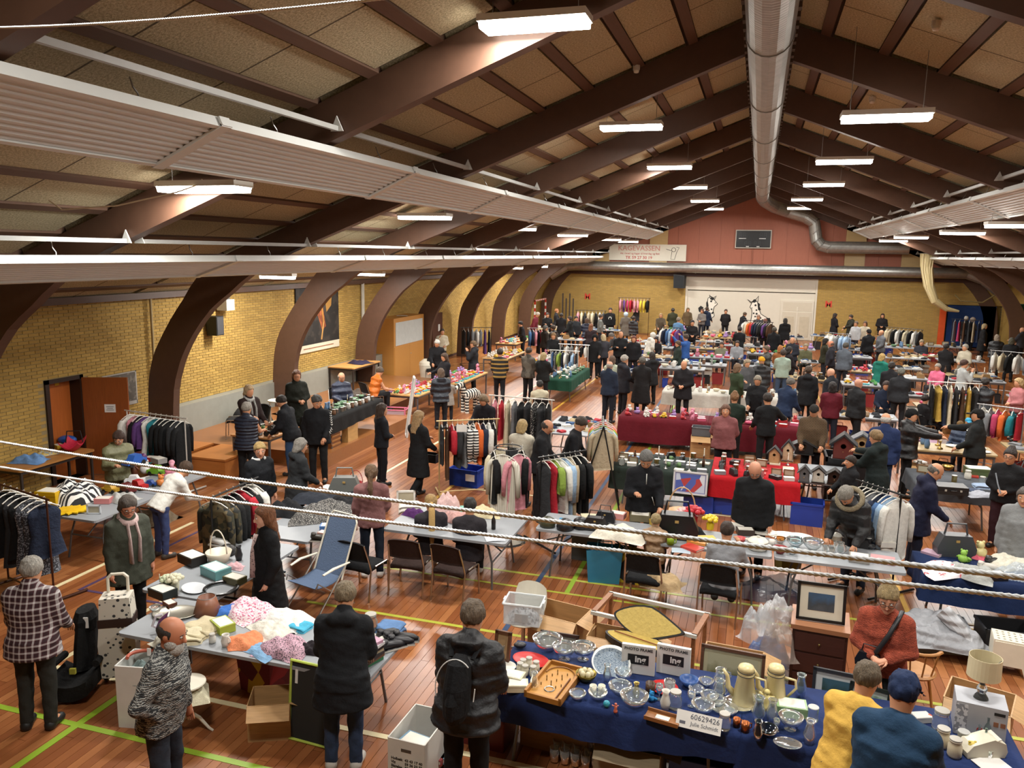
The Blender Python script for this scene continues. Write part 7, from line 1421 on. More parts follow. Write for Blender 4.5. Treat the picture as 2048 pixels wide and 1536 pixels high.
ob('gadgets', lib('gdg', lambda: heap(8, .3)), speckle('b8bcc0', '3a3c40', 14.0), t, (0, 0, .01), 0, (.38, .26, .5)); ob('paper', B().b2((-.08, -.154, .04), (.08, -.152, .14)), plain('d0d4d4'), t)
# crates below the navy table
crt('crate', 1120, 1480, 0, 'wooden crate of glasses and a green tag under the navy table', 'w:8a6238', (1.2, 1.1, .8), -4); crt('crate', 975, 1470, 0, 'dark red crate with white perforated insert beside the backpack wearer', '5a1a18', (.9, 1.1, 1.0), -4)
item('carton', (-.85, 6.72, 0), 'wooden-edged cardboard tray under the navy table', 'w:8a7a60', (1.2, .9, .9), -4); item('crate', (-.2, 6.8, 0), 'blue plastic crate under the navy table', '2a4a9a', (1, .9, .8), -2); item('crate', (.6, 6.85, 0), 'grey crate under the navy table', '3a3c40', (1, .9, .8), -2)
for i in range(9): item('tumbler', (-1.55 + .1 * (i % 5), 6.62 + .13 * (i // 5), .02), 'clear drinking glass packed in the wooden crate', GL, 1.2, None, 'glasses in the wooden crate')
# white carton with phone list
q = P(850, 1500, .0); t = thing('moving_box', 'white cardboard box printed with a list of phone numbers', 'box', (-2.72, 6.15, 0), R_(-2)); ob('carton', bx_open(.36, .56, .44, .012), plain('c9c5bc', .7), t); ob('hand_hole_shade', B().b2((-.05, -.288, .33), (.05, -.2865, .36)), plain('4a4038'), t)  # no cut-out in the front: a dark slip paints the shade inside
for i, (a, c) in enumerate((('Holbæk', '43 43 17 40'), ('Vig', '59 36 33 52'), ('Slagelse', '58 35 53 23'), ('Roskilde', '46 36 06 39'), ('Ringsted', '57 67 38 90'), ('Mobil', '20 32 40 41'))):
    for s_, x, al in ((a, -.15, 'LEFT'), (c, .16, 'RIGHT')): ob('lettering', text_mesh(s_, .036, .0006, al, .0012), plain('2c2a28'), t, (x, -.2875, .24 - i * .038), (R_(90), 0, 0))
for i in range(5): item('book', (-2.8 + .07 * i, 6.2 + .03 * i, .05 + .0 * i), 'book standing in the white phone-list box', ['8aa0b0', '5a4a6a', 'c8c4ba', '8a3a3a', '6a8a9a'][i], (1.3, 1.3, 2.2), 80, 'books in the white box')
item('box', (-2.72, 6.02, .18), 'blue boxed set on top of the books in the white box', '6a8aa0', (.8, 1.4, 1.6), 78)
# ---- baby-clothes table and its neighbours
SH = 'c:'; PKW = speckle('d8c8cc', 'b8607e', 22.0); ZEB = stripes('d8d6d0', '17171a', 22.0, 'X', .5, .8, 3.0)
G([('heap', 340, 1290, 'heap of pale linen beside the purple iron', 'c:b8b4a4', (.3, .25, .2)), ('fold', 408, 1258, 'stack-top folded cream tablecloth', 'c:c4b898', 1.3), ('fold', 390, 1268, 'folded beige tablecloth', 'c:b8ac8c', 1.2), ('fold', 372, 1278, 'lower folded ecru tablecloth', 'c:c8bea0', 1.2), ('box', 446, 1258, 'yellow-green board game box with red print', '9aa83a', .85, -30), ('jar', 425, 1285, 'small floral porcelain jar', 'c8c8c0', .6), ('jug', 452, 1292, 'white lidded ceramic jug', 'd8d4ca', .75), ('jug', 340, 1300, 'grey glass jug', 'g:c8ccd0', .7),
   ('heap2', 500, 1222, 'pink and black printed baby dress', PKW, (.55, .4, .16)), ('heap3', 575, 1240, 'white crumpled baby shirt', 'c:d8d6d0', (.55, .35, .12)), ('heap', 545, 1262, 'off-white baby cardigan', 'c:d0ccc0', (.45, .3, .12)), ('heap2', 492, 1285, 'apricot baby top hanging over the table edge', 'c:d8855c', (.32, .3, .13)), ('heap3', 525, 1302, 'light blue baby trousers', 'c:7ea6c8', (.35, .22, .08)), ('heap', 570, 1300, 'pink grey patterned baby blanket', speckle('c09aa8', '4a4048', 40.0), (.42, .36, .2)), ('fold', 600, 1256, 'cyan folded cloth', 'c:4aa6c4', .8), ('heap2', 450, 1222, 'blue cloth under the pink dress', 'c:3a6ab4', (.35, .2, .08)), ('heap', 620, 1300, 'black baby bodysuit with pink print', 'c:201a1e', (.25, .2, .12)),
   ('jar', 742, 1262, 'clear storage jar with pale contents', 'g:d8d8cc', 1.2), ('fold', 778, 1258, 'folded light blue jeans', 'c:5a7aa4', 1.0), ('heap3', 748, 1288, 'white towel beside the book stack', 'c:d0ccc0', (.3, .25, .14)), ('shoe', 790, 1282, 'black trainer with orange stripe', '1a1a1c', 1.0, 40), ('shoe', 800, 1290, 'black trainer with white stripe', '1c1c20', 1.0, 30), ('shoe', 785, 1298, 'black trainer lying in front', '202024', 1.0, 50), ('shoe', 810, 1282, 'black trainer at the table corner', '1a1a1c', 1.0, 20), ('shoe', 775, 1275, 'black trainer beside the jeans', '1c1c1e', 1.0, 60)], .745, 'on the baby-clothes table')
q = P(738, 1322, .745)
for i in range(7): item('book', (q[0] + .01 * (i % 3), q[1] + .008 * (i % 2), .745 + .03 * i), '%s book, %s in the stack on the baby-clothes table' % (['green', 'brown', 'dark', 'beige', 'black', 'white', 'pink'][i], ['lowest', 'second', 'third', 'middle', 'fifth', 'sixth', 'topmost'][i]), ['2a6a44', '6a4a34', '2a2c30', 'a89a80', '1c1c1e', 'c8c8c8', 'b890a4'][i], (1.15, 1.1, 1.1), 70 + 5 * (i % 3))
q = P(338, 1262, .745); put('clothes_iron', [('soleplate', B().prism([(-.11, -.05), (.06, -.045), (.13, 0), (.06, .045), (-.11, .05)], 0, .015), metal()), ('body', B().prism([(-.11, .015), (.08, .015), (-.02, .09), (-.1, .1)], -.04, .04, 'y'), plain('5a2a58', .3)), ('handle', B().tube([(-.1, 0, .09), (-.09, 0, .14), (.02, 0, .13), (.05, 0, .07)], .016, 7), plain('d0ccd4'))], 'purple and white steam iron standing upright', 'iron', (q[0], q[1], .87), (0, R_(-75), R_(30)))
q = P(415, 1225, .745); item('lampshade', q, 'brown pleated lampshade beside the pink baby dress', '8a5a44', .95); q = P(352, 1228, .745); item('tray', q, 'oval glass and silver tray with dishes', 'm:b0aca0', 1.3, 20)
G([('tray', 388, 1178, 'white glass serving bowl', 'c8ccd0', .95), ('box', 432, 1150, 'teal cardboard box', '6a9c9e', 1.1, -20), ('box', 470, 1165, 'olive box with a pink cloth on it', '5a5638', .8, -10), ('heap', 470, 1135, 'pink cloth', 'c:c8a0a4', (.2, .15, .1)), ('box', 326, 1192, 'black planter box', '16201e', .95, -15), ('basket', 438, 1122, 'wide cream basket with lace', 'd0c4b0', 1.1), ('cap', 455, 1108, 'black and gold skipper cap', '1c1a18', 1.1), ('shoe', 440, 1092, 'white slipper', 'd8d8d4', 1.2), ('box', 385, 1125, 'flat black case', '1c1814', 1.1, -20), ('vase', 478, 1120, 'black slim vase', '17171a', .8), ('candle', 320, 1170, 'glass candle holder', GL, .5), ('flowers', 350, 1180, 'white ceramic lilies', 'c8c4a8', .9), ('flowers', 335, 1178, 'painted pottery flower', 'b8c0a0', .8), ('box', 340, 1212, 'brown wooden pipe box', '5a3020', .5), ('bowl', 310, 1222, 'clear glass ashtray', GL, .6)], .745, 'on the steering-wheel table')
q = P(442, 1180, .745); put('wheel_cover', [('ring', B().tube(ringpts(.19, .02, 32), .018, 8, False), plain('151515', .3))], 'black steering-wheel cover lying flat', 'wheel cover', tuple(q))
# floor things on the left
q = P(150, 1400, 0); t = thing('child_seat', 'black padded child car seat standing on the floor', 'car seat', (-6.72, 6.2, 0), R_(200)); CS = cloth('141414', 30.0)
ob('seat', B().grid(7, 7, lambda u, v: ((u - .5) * .42, (v - .5) * .46 + .1, .2 + .07 * (2 * u - 1) ** 2), .16), CS, t); ob('backrest', B().tube([(0, -.1, .2), (0, -.16, .45), (0, -.2, .66)], [.2, .21, .19], 12, flat=.45), CS, t); ob('headrest', B().tube([(0, -.19, .62), (0, -.2, .74), (0, -.2, .84)], [.17, .19, .14], 12, flat=.6), CS, t); ob('label_tag', B().b2((-.09, -.06, .68), (-.04, -.05, .8)), plain('d8d8d4'), t)
for s in (-1, 1): ob('armrest', B().tube([(s * .2, -.1, .36), (s * .22, .12, .36)], .04, 8), CS, t)
ob('buckle', B().box((0, .16, .3), (.06, .03, .06)), plain('a09a3a'), t)
t = thing('shopping_trolley', 'white shopping trolley bag printed with dark leaves', 'trolley bag', (-6.42, 6.45, 0), R_(30)); LEAF = spots('c4beb0', '2c2e30', 16.0, .27)
ob('bag', B().prism([(-.17, .12), (.17, .12), (.19, .5), (.16, .78), (-.16, .78), (-.19, .5)], -.11, .11, 'y'), LEAF, t); ob('flap', B().prism([(-.165, .78), (.165, .78), (.15, 1.02), (-.15, 1.02)], -.1, .12, 'y'), LEAF, t); ob('dark_band', B().b2((-.175, -.115, .7), (.175, .115, .79)), plain('2a1a18'), t)
ob('handle', B().tube([(-.1, .1, 1.0), (-.1, .1, 1.18), (-.06, .1, 1.22), (.06, .1, 1.22), (.1, .1, 1.18), (.1, .1, 1.0)], .018, 7), WPL, t)
for s in (-1, 1): ob('wheel', B().tube([(s * .15, .1, .08), (s * .19, .1, .08)], .08, 14), plain('1c1c1c'), t); ob('rail', B().tube([(s * .15, .12, .08), (s * .12, .12, 1.0)], .01, 6), ALU, t)
t = thing('laundry_tub', 'white plastic laundry tub with hoses and a red ring', 'tub', (-5.66, 5.98, 0), R_(12)); ob('tub', bx_open(.4, .34, .66, .014), plain('d2d2cc', .4), t); ob('hose', B().tube([(.16 * math.cos(a), .12 * math.sin(a), .68) for a in np.linspace(.4, 3.6, 16)], .018, 7), plain('a8523c'), t); ob('contents', lib('tubc', lambda: heap(6, .3)), cloth('7a8a88'), t, (0, 0, .46), 0, (.38, .32, .6)); ob('price_tag', B().b2((.05, -.02, .7), (.09, -.015, .78)), plain('dcdcd8'), t)
t = thing('pedestal_table', 'small white pedestal table with three curved feet', 'table', (-5.12, 5.95, 0)); ob('top', B().lathe([(0, .5), (.17, .5), (.175, .51), (.17, .52), (0, .52)], 24), WPL, t); ob('column', B().lathe([(.02, .12), (.035, .16), (.02, .22), (.03, .34), (.018, .42), (.05, .5)], 12), WPL, t)
for a in (.3, 2.4, 4.5): ob('leg', B().tube([(0, 0, .2), (.1 * math.cos(a), .1 * math.sin(a), .14), (.19 * math.cos(a), .19 * math.sin(a), .03), (.23 * math.cos(a), .23 * math.sin(a), .0)], [.022, .018, .014, .012], 7), WPL, t)
tag(ob('lace_cloth', B().grid(13, 13, lambda u, v: ((u - .5) * .46, (v - .5) * .46, .53 - .16 * max(0, max(abs(u - .5), abs(v - .5)) * 2 - .62) ** 1.1 * 1.9 + .012 * math.sin(u * 14) * math.sin(v * 12)), .004), cloth('d2ccb0', 30.0), None, (-5.12, 5.95, 0), .7, .85), 'cream lace cloth draped over the white pedestal table', 'cloth')
t = thing('chalkboard', 'tall blackboard with lime green frame leaning beside the black parka', 'blackboard', (-3.85, 6.12, 0), (R_(-6), 0, R_(-3))); LM = plain('a8b84a', .5)
ob('board', B().b2((-.25, 0, .02), (.25, .015, .8)), plain('1e2020', .7), t); ob('frame', B().tube([(-.26, 0, .015), (.26, 0, .015), (.26, 0, .8), (-.26, 0, .8), (-.26, 0, .015)], .018, 6), LM, t); ob('label_strip', B().b2((-.21, -.006, .58), (-.18, -.002, .72)), plain('d8d8d4'), t)
item('tote', P(530, 1380, 0), 'dark red patterned shopping bag under the baby-clothes table', patches(('6a1418', 'b8901c', '5a1014', '8a1a1c'), 7.0), 1.3, -15)
# ---- jackets table, pink knitwear table
G([('heap', 655, 1030, 'black sequined jacket heap', speckle('1a1a1c', 'b8b4ac', 90.0, .58), (.85, .75, .3)), ('heap2', 700, 1010, 'black sports jacket with white piping', 'c:17181b', (.6, .5, .22)), ('heap3', 640, 1000, 'dark slate folded jacket', 'c:2a2e36', (.7, .5, .22)), ('heap', 570, 1025, 'black padded jacket', 'c:151619', (.5, .5, .3)), ('handbag', 690, 988, 'grey and black holdall', '6a6c68', 1.5, 20), ('heap2', 735, 988, 'black leather-look jacket', 'c:131314', (.45, .4, .2)), ('book', 690, 968, 'pale brochure', 'c8c0b4', 1.2), ('card', 660, 975, 'white paper sheet', 'd8d4cc', 1.5), ('heap3', 640, 1038, 'lime green cloth', 'c:8ab03a', (.2, .15, .1)), ('box', 658, 1060, 'blue and white shoe box', '4a78b4', .8, 20), ('box', 650, 1072, 'pink small box', 'c8988c', .6), ('shoe', 640, 1082, 'black slipper with cream lining', '2a2620', 1.0), ('basket', 712, 975, 'red wire fruit basket', '8a1c1c', .8), ('heap', 715, 990, 'black and white striped top', 'c:2a2a2e', (.4, .35, .15))], .745, 'on the black-jacket table')
G([('heap', 895, 1020, 'rolled pale pink knitted blanket', 'c:c8aaa6', (.34, .26, .42)), ('heap2', 915, 1040, 'pink baby cardigan', 'c:b8908a', (.4, .3, .2)), ('heap3', 830, 1030, 'purple scarf', 'c:4a2458', (.32, .22, .16)), ('frame', 812, 1005, 'white photo frame lying among towels', 'd8d4cc', 1.0), ('fold', 820, 1015, 'white folded towel', 'c:d8d4ca', 1.2), ('heap', 965, 1030, 'cream knitted jumper', 'c:c4b894', (.4, .35, .22)), ('bottle', 987, 1058, 'cola bottle with red label', '1c1412', .9), ('card', 990, 1078, 'sheet of notes', 'd0d4d8', 1.3), ('fold', 925, 1020, 'mint folded cloth', 'c:8ac0b0', .8), ('card', 845, 1035, 'white price note', 'd8d8d4', .8), ('heap2', 880, 1010, 'yellow cloth', 'c:c8a83a', (.2, .16, .1))], .745, 'on the pink knitwear table')
# ---- long middle table
G([('cap', 1095, 1052, 'olive and black cap with cream strap', '3a3a26', 1.2), ('cap', 1130, 1058, 'black cap with turquoise print', '1a1c20', 1.3), ('shoe', 1135, 1052, 'turquoise and lime trainer', '2a90c0', 1.0), ('cap', 1162, 1055, 'black cap with red badge', '17171a', 1.3), ('handbag', 1190, 1060, 'black strap bag', '1c1c1e', 1.0), ('handbag', 1210, 1045, 'black belt bag', '202022', .9), ('heap', 1240, 1072, 'white fleece with black gloves on top', 'c:d2cebe', (.62, .42, .24)), ('shoe', 1228, 1058, 'black leather glove', '17171a', .8), ('box', 1235, 1035, 'pink wrapped parcel', 'c88a84', .8), ('box', 1280, 1040, 'olive cardboard tray', '6a6248', 1.0, 5), ('card', 1180, 1032, 'cream envelope', 'c8bc9c', 1.3)], .745, 'on the cap table')
G([('basket', 1362, 1042, 'round wicker basket with tall handle and white flowers', 'b89468', 1.4), ('flowers', 1385, 1048, 'bunch of red silk roses', 'b01c2a', 1.3), ('flowers', 1368, 1046, 'bunch of pale pink silk roses', 'd8a8a4', 1.1), ('flowers', 1420, 1058, 'yellow silk sunflowers', 'd8b820', 1.0), ('handbag', 1352, 1075, 'large black bag', '141416', 1.8, 5), ('heap', 1365, 1062, 'black folded coat', 'c:17181a', (.5, .35, .2)), ('mug', 1341, 1088, 'lime green mug', '8aa82a', 1.3), ('book', 1395, 1085, 'orange comic book', 'c8823a', 1.3), ('book', 1412, 1080, 'yellow comic book', 'd8b450', 1.3), ('book', 1385, 1098, 'red comic book', 'b83a2c', 1.3), ('book', 1430, 1090, 'cream comic book', 'd0c098', 1.3), ('card', 1362, 1102, 'glossy flyer', 'a8b8c4', 1.2), ('box', 1470, 1058, 'white tray with compartments', 'd8d4cc', .8), ('box', 1490, 1068, 'brown and white letter box', '3a2c24', .8)], .745, 'on the comic-book table')
G([('pot', 1515, 1098, 'white lidded casserole with dark pattern', 'd0ccc0', 1.15), ('bowl', 1480, 1085, 'red and white dish', 'b84a4a', .8), ('mug', 1543, 1090, 'white porcelain mug', 'd8d4cc', .9), ('bowl', 1560, 1106, 'dark red enamel dish', '8a2420', .95), ('tray', 1528, 1066, 'white oval pie dish', 'd0ccc0', 1.0), ('tray', 1565, 1072, 'white round platter with pattern', 'd8d4c8', 1.1), ('tray', 1602, 1074, 'white tureen plate with dark handles', 'd8d4c8', .9), ('bowl', 1560, 1085, 'amber glass jar bowl', 'g:b87a3c', .8), ('bowl', 1590, 1092, 'pale blue glass bowl', 'g:b8d4dc', 1.2), ('bowl', 1625, 1098, 'wide clear salad bowl', GL, 1.4), ('bowl', 1585, 1108, 'small cut-glass bowl', GL, .8), ('tumbler', 1650, 1108, 'clear beer glass', GL, 1.1), ('tumbler', 1662, 1112, 'clear water glass', GL, 1.1), ('jug', 1680, 1108, 'clear glass jug', GL, 1.0), ('tumbler', 1672, 1098, 'clear glass behind the jug', GL, 1.0), ('mug', 1655, 1078, 'white spice jar', 'd8d4c8', .8), ('pot', 1672, 1080, 'white oval dish', 'd0ccc0', .7), ('jar', 1700, 1076, 'white lidded storage jar', 'd8dcdc', .9), ('bottle', 1690, 1092, 'dark pepper mill', '1c1a18', .8), ('tin', 1735, 1092, 'black tin', '17171a', .9), ('box', 1718, 1122, 'grey wooden letter crate of white letters', '8a8680', .85, -6), ('book', 1765, 1122, 'pale pink photo album', 'c8989a', 1.5, -8), ('box', 1772, 1092, 'white tissue box', 'd0ccc4', .7), ('bowl', 1742, 1098, 'dark small bowl', '2a2a2c', .6), ('handbag', 1722, 1095, 'black camera bag', '1a1a1c', .6)], .745, 'on the casserole table')
item('tote', P(1207, 1160, 0), 'turquoise shopping bag under the cap table', '2a7a9c', 1.25, 10); item('tote', P(1254, 1160, 0), 'yellow and black shopping bag under the cap table', patches(('b8a01c', '1c1c1e', 'b8a01c', 'b8a01c'), 4.0), 1.15, -8); item('crate', P(1175, 1115, 0), 'grey electric heater box under the cap table', '4a4a48', (.8, .8, 1.2), 0)
item('heap', P(1560, 1190, 0), 'large dark blue plastic sack under the casserole table', 'p:1c3a5a', (1.2, .7, .8), 0, name='plastic_sack'); item('tote', P(1575, 1135, .2), 'olive bucket bag under the casserole table', '7a7020', .9)
item('heap2', P(1322, 1170, .35), 'beige jacket hanging over the black chair', 'c:a8906c', (.6, .35, .5), 0, name='draped_jacket')
# ---- dark blue cloth table, grey table
G([('heap', 1895, 1142, 'white printed T-shirt hanging over the edge', speckle('d0ccd0', 'b04a50', 9.0, .62), (.6, .45, .14)), ('heap2', 1945, 1150, 'grey knitted socks heap', 'c:9a9c98', (.5, .4, .2)), ('handbag', 1907, 1110, 'dark grey duffel bag', '3a3c40', 1.5, 10), ('book', 1865, 1108, 'pink and green puzzle box', 'a88a9a', 1.2), ('plush', 1925, 1125, 'lime and orange toy caterpillar', '8ab84a', .7), ('plush', 1960, 1115, 'cream plush toy', 'd0c48a', .9), ('heap3', 1945, 1112, 'pink folded top', 'c:c05a6a', (.3, .2, .1)), ('shoe', 1990, 1130, 'black and white trainer', '3a3a38', 1.1), ('heap', 2015, 1130, 'white shirt', 'c:c8c4b4', (.5, .4, .2)), ('box', 1990, 1158, 'black box with yellow label', '17171c', .8), ('heap2', 2035, 1150, 'silver wrapped parcel', 'p:b8c4cc', (.5, .4, .2)), ('shoe', 1975, 1140, 'pale trainer', 'c8c4ba', 1.0)], .745, 'on the dark blue cloth')
G([('suitcase', 1900, 985, 'flat black laptop case', '1c1e20', .8, 5), ('plate', 1912, 972, 'blue and white ship plate', '8aa4b8', 1.1), ('jar', 1935, 958, 'white porcelain dog figure', 'c8c4b8', 1.0), ('box', 1955, 950, 'green metal case', '4a5a3a', 1.4, 5), ('bowl', 1895, 940, 'brass dish stack', 'm:a88a4c', 1.0), ('fold', 1945, 985, 'folded denim skirt', 'c:3a4458', 1.0), ('fold', 1965, 975, 'pale blue striped cloth', 'c:8a9cb4', 1.0), ('book', 1840, 925, 'white rolled poster', 'd0ccc4', 1.0), ('jar', 1838, 935, 'round silver tin', 'm:b0aca4', .9), ('heap', 1960, 990, 'grey lace cloth', 'c:9a9ca4', (.4, .3, .1))], .785, 'on the slate grey table')
# ---- left toy tables
G([('box', 103, 1008, 'yellow plastic toy bin', 'c8a010', (1.15, 1.3, 2.2), 10), ('book', 100, 985, 'white clipboard standing in the toy bin', 'd0d0c4', (1.2, 1.4, 1), 10), ('heap', 150, 1000, 'heap of black and white plush dogs', ZEB, (.6, .6, .5)), ('box', 208, 1005, 'pink plastic pencil box', 'c88080', .8, 20), ('heap2', 245, 1000, 'grey folding toy track', 'c:a8a8a4', (.4, .3, .2)), ('truck', 222, 985, 'yellow toy rail set', 'b89030', 1.1), ('frame', 188, 1028, 'white toy tablet', 'd0d4d8', .7), ('truck', 195, 990, 'black toy train', '1c1c1c', .9)], .745, 'on the sun-cushion table')
q = P(140, 1022, .76); put('sun_cushion', [('disc', B().lathe([(0, .05), (.2, .045), (.24, .02), (.2, 0), (0, 0)], 24, sq=(1, .6)), cloth('d0a410')), ('rays', B().prism([(r_ * math.cos(a), .62 * r_ * math.sin(a)) for i, a in enumerate(np.linspace(0, 2 * math.pi, 36, False)) for r_ in [.36 if i % 2 else .25]], .005, .025), cloth('d8b014'))], 'yellow sun-shaped cushion with pointed rays', 'cushion', tuple(q), R_(40))
G([('doll', 268, 950, 'brown-haired doll', '6a3c28', 1.0), ('doll', 290, 940, 'blond doll in purple', '5a2a5c', 1.0), ('plush', 290, 948, 'white unicorn plush', 'd0ccc8', 1.0), ('truck', 270, 968, 'white toy police car', 'd0d0d0', 1.2), ('truck', 278, 978, 'red toy fire truck', 'a81c1c', 1.2), ('truck', 302, 972, 'small blue toy car', '2a4a8a', .8), ('truck', 315, 950, 'lime green toy truck', '6a9a2a', 1.3), ('plush', 335, 962, 'pink plush toy', 'c87a90', .9), ('plush', 322, 972, 'orange plush toy', 'c87a3a', .8), ('box', 318, 925, 'grey toy keyboard', '8a8a88', .9), ('box', 305, 922, 'red picture box', 'a02a24', .8), ('doll', 345, 950, 'pink dressed doll', 'c88a9a', .9), ('truck', 255, 985, 'dark red toy barn', '5a1c18', 1.2)], .745, 'on the doll table')
G([('heap', 62, 922, 'light blue baby blanket', 'c:6a90c0', (.5, .4, .2)), ('heap2', 92, 908, 'yellow patterned blanket', patches(('c8a83a', 'c8b890', '8aa0b0'), 14.0), (.32, .32, .12)), ('pouch', 135, 888, 'blue and yellow toy boat', '2a58a8', 1.8), ('box', 118, 896, 'yellow small basket', 'c8a030', .7)], .745, 'on the wooden table by the door')
q = (-12.75, 12.0, .755); put('baby_carrier', [('shell', B().grid(9, 9, lambda u, v: ((u - .5) * .6, (v - .5) * .34, .1 * (2 * u - 1) ** 2 + .12 * (2 * v - 1) ** 2), .03), plain('b8203c')), ('handle', B().tube([(-.1, -.16, .1), (-.1, -.12, .35), (-.1, .12, .35), (-.1, .16, .1)], .012, 6), BLK)], 'red baby bath seat with black handle by the door', 'baby seat', tuple(q), R_(-60))
item('heap3', P(310, 1040, 0), 'beige fabric sack on the floor behind the scarf wearer', 'c:7a6a54', (.75, .6, .6), 0, name='fabric_sack'); item('tote', P(210, 1045, 0), 'clear bag of toys hanging at the toy table', 'p:b8b4c0', .9)
# ================================================================ STALLS FURTHER BACK
CROCK = 'plate|white|d4d0c6,bowl|cream|cdc5ae,mug|white|d8d4cc,vase|blue|5a7898|.8,goblet|clear|g:eef6f6,jar|brown|6a4a34|.8,jug|white|d0ccc4,tin|silver|m:b0aca4|.8,candle|brass|m:a88a4c,bowl|green|5a7a5a,fig|grey|8a8a86,plate|patterned|a8b0b8'
TOYS = 'plush|red|b03038|.9,doll|pink|c87a90|.9,box|pink|c8607a|.7,truck|yellow|c8a020,plush|white|d0ccc4|.8,box|orange|c8682c|.6,ball|blue|3a6ab0|1.6,book|turquoise|3a9aa0,box|red|a8282c|.7,plush|lilac|9a7ab0|.8,truck|green|4a8a4a,pouch|rose|c04a6a'
CLOTH = 'fold|black|c:17181a,fold|white|c:d0ccc4,fold|blue|c:3a5478,fold|grey|c:7a7c80,fold|red|c:a03038,heap|beige|c:a89878|.45,heap2|dark|c:222428|.5,shoe|brown|5a3a28,handbag|tan|8a6a44|.8,heap3|navy|c:1f2a44|.45'
MIX = 'book|blue|4a6a90,box|white|c8c4bc|.8,frame|wooden|w:7a5a3a|.8,book|red|a0342c,jar|glass|g:eef6f6,speaker|black|1c1c1e,tin|gold|m:a8905c,handbag|black|1a1a1c|.8,box|grey|7a7c80|.8,mug|green|5a7a4a,candle|silver|m:b0b0ac,book|cream|c8c0a8,bottle|brown|4a3020|.8'
fill('S1', CROCK, 1, 'on the black-draped crockery stall', .165); fill('S2', MIX, 2, 'on the small stall between brown jacket and blazer', .2); fill('S4', TOYS, 3, 'on the light wooden toy table', .155); fill('S5', TOYS, 4, 'on the toy table behind the parka', .18)
fill('T5a', MIX, 5, 'on the dark green cloth', .21); fill('T5b', MIX, 6, 'on the bright red cloth', .24); fill('T6a', TOYS, 7, 'on the burgundy cloth, toy end', .21); fill('T6b', TOYS, 8, 'on the burgundy cloth behind the pink cardigan', .24)
fill('T7a', CROCK, 9, 'on the white cloth with the glass jar', .2); fill('T7b', CROCK, 10, 'on the crowded white cloth', .19); fill('G1', CROCK, 11, 'on the bottle green cloth', .19); fill('G2', TOYS, 12, 'on the far pink toy table', .28); fill('T8', MIX, 21, 'on the rear of the slate grey table', .4)
for n_, ((k, *_), l) in enumerate(zip(far, farl)): fill(k, (CLOTH, CROCK, MIX, TOYS, CLOTH)[n_ % 5] if n_ not in (4, 11, 15, 16, 26, 27) else CLOTH, 30 + n_, 'on the far table ' + l, .25 if n_ < 14 else .31, sc=1.3)
UK = (('carton', 'brown', CB), ('crate', 'blue', '24409c'), ('tote', 'dark', '24262a'), ('crate', 'black', '1a1a1c'), ('carton', 'white', 'b8b4aa'), ('tote', 'red', '8a2a2c'))
for n_, ((k, x0, y0, x1, y1), l) in enumerate(zip(far, farl)):
    for j in range(2 + n_ % 2):
        kd, w_, c_ = UK[(n_ + j * 2) % 6]; item(kd, (x0 + .35 + j * .52, (y0 + y1) / 2, 0), '%s %s stored under the far table %s' % (w_, SHP[kd][0].replace('_', ' '), l), c_, .85 if kd != 'tote' else 1.0, rng.uniform(-12, 12))
item('jar', P(1343, 775, .75), 'large glass jar of red contents on the white cloth', 'g:c89a90', 2.2); item('lampshade', (-7.6, 28.5, .75), 'white lampshade near the baby-clothes rails', 'd8d2c4', 1.0)
item('suitcase', P(1872, 900, .35), 'mauve suitcase on the floor behind the grey table', '7a4a6a', 1.1, 5); item('suitcase', P(1915, 905, .35), 'brown leather suitcase between the two capped people', '4a2c1c', 1.3, -5)
for i_, (x_, y_) in enumerate(((-9.9, 28.3), (-11.0, 33.2), (-9.3, 38.4))): table('Y%d' % i_, x_, y_, x_ + 1.0, y_ + 2.6, .74, 'far wooden table of toys on the left side, ' + ('by the tall cupboard', 'by the knitwear rack', 'by the goal')[i_], wood('c49a60', .85), style='post'); fill('Y%d' % i_, TOYS, 60 + i_, 'on the left-side toy table ' + ('by the tall cupboard', 'by the knitwear rack', 'by the goal')[i_], .3)
table('C1', -4.5, 16.9, -3.3, 18.8, .74, 'folding table piled with clothes behind the shaved head'); fill('C1', CLOTH, 71, 'on the clothes table behind the shaved head', .26)
# bird houses
def birdhouse(loc, w, h, label, body, roofc, rz=0):
    t = thing('bird_house', label, 'bird house', tuple(loc), R_(rz)); d = w * .8
    o5 = [(-w / 2, 0), (w / 2, 0), (w / 2, h * .6), (0, h * .9), (-w / 2, h * .6)]; b = B().plate(o5, [[(w * .14 * math.cos(a), h * .5 - w * .14 * math.sin(a)) for a in np.arange(12) * math.pi / 6]], -d / 2, -d / 2 + .012, 'y').prism(o5, d / 2 - .012, d / 2, 'y').b2((-w / 2, -d / 2, 0), (w / 2, d / 2, .012))
    for s in (-1, 1): b.b2((s * w / 2 - .006 * (s + 1), -d / 2, 0), (s * w / 2 - .006 * (s - 1), d / 2, h * .6))
    ob('walls', b, mt(body), t)
    for s in (-1, 1): ob('roof_slab', B().prism([(0, h), (s * w * .72, h * .55), (s * w * .72, h * .48), (0, h * .91)][::s], -d * .65, d * .65, 'y'), mt(roofc), t)
    ob('perch', B().tube([(0, -d / 2, h * .3), (0, -d / 2 - .06, h * .3)], .006, 5), mt('w:8a6a40'), t); ob('floor_ledge', B().b2((-w * .56, -d * .62, -.012), (w * .56, d * .55, 0)), mt(roofc), t)
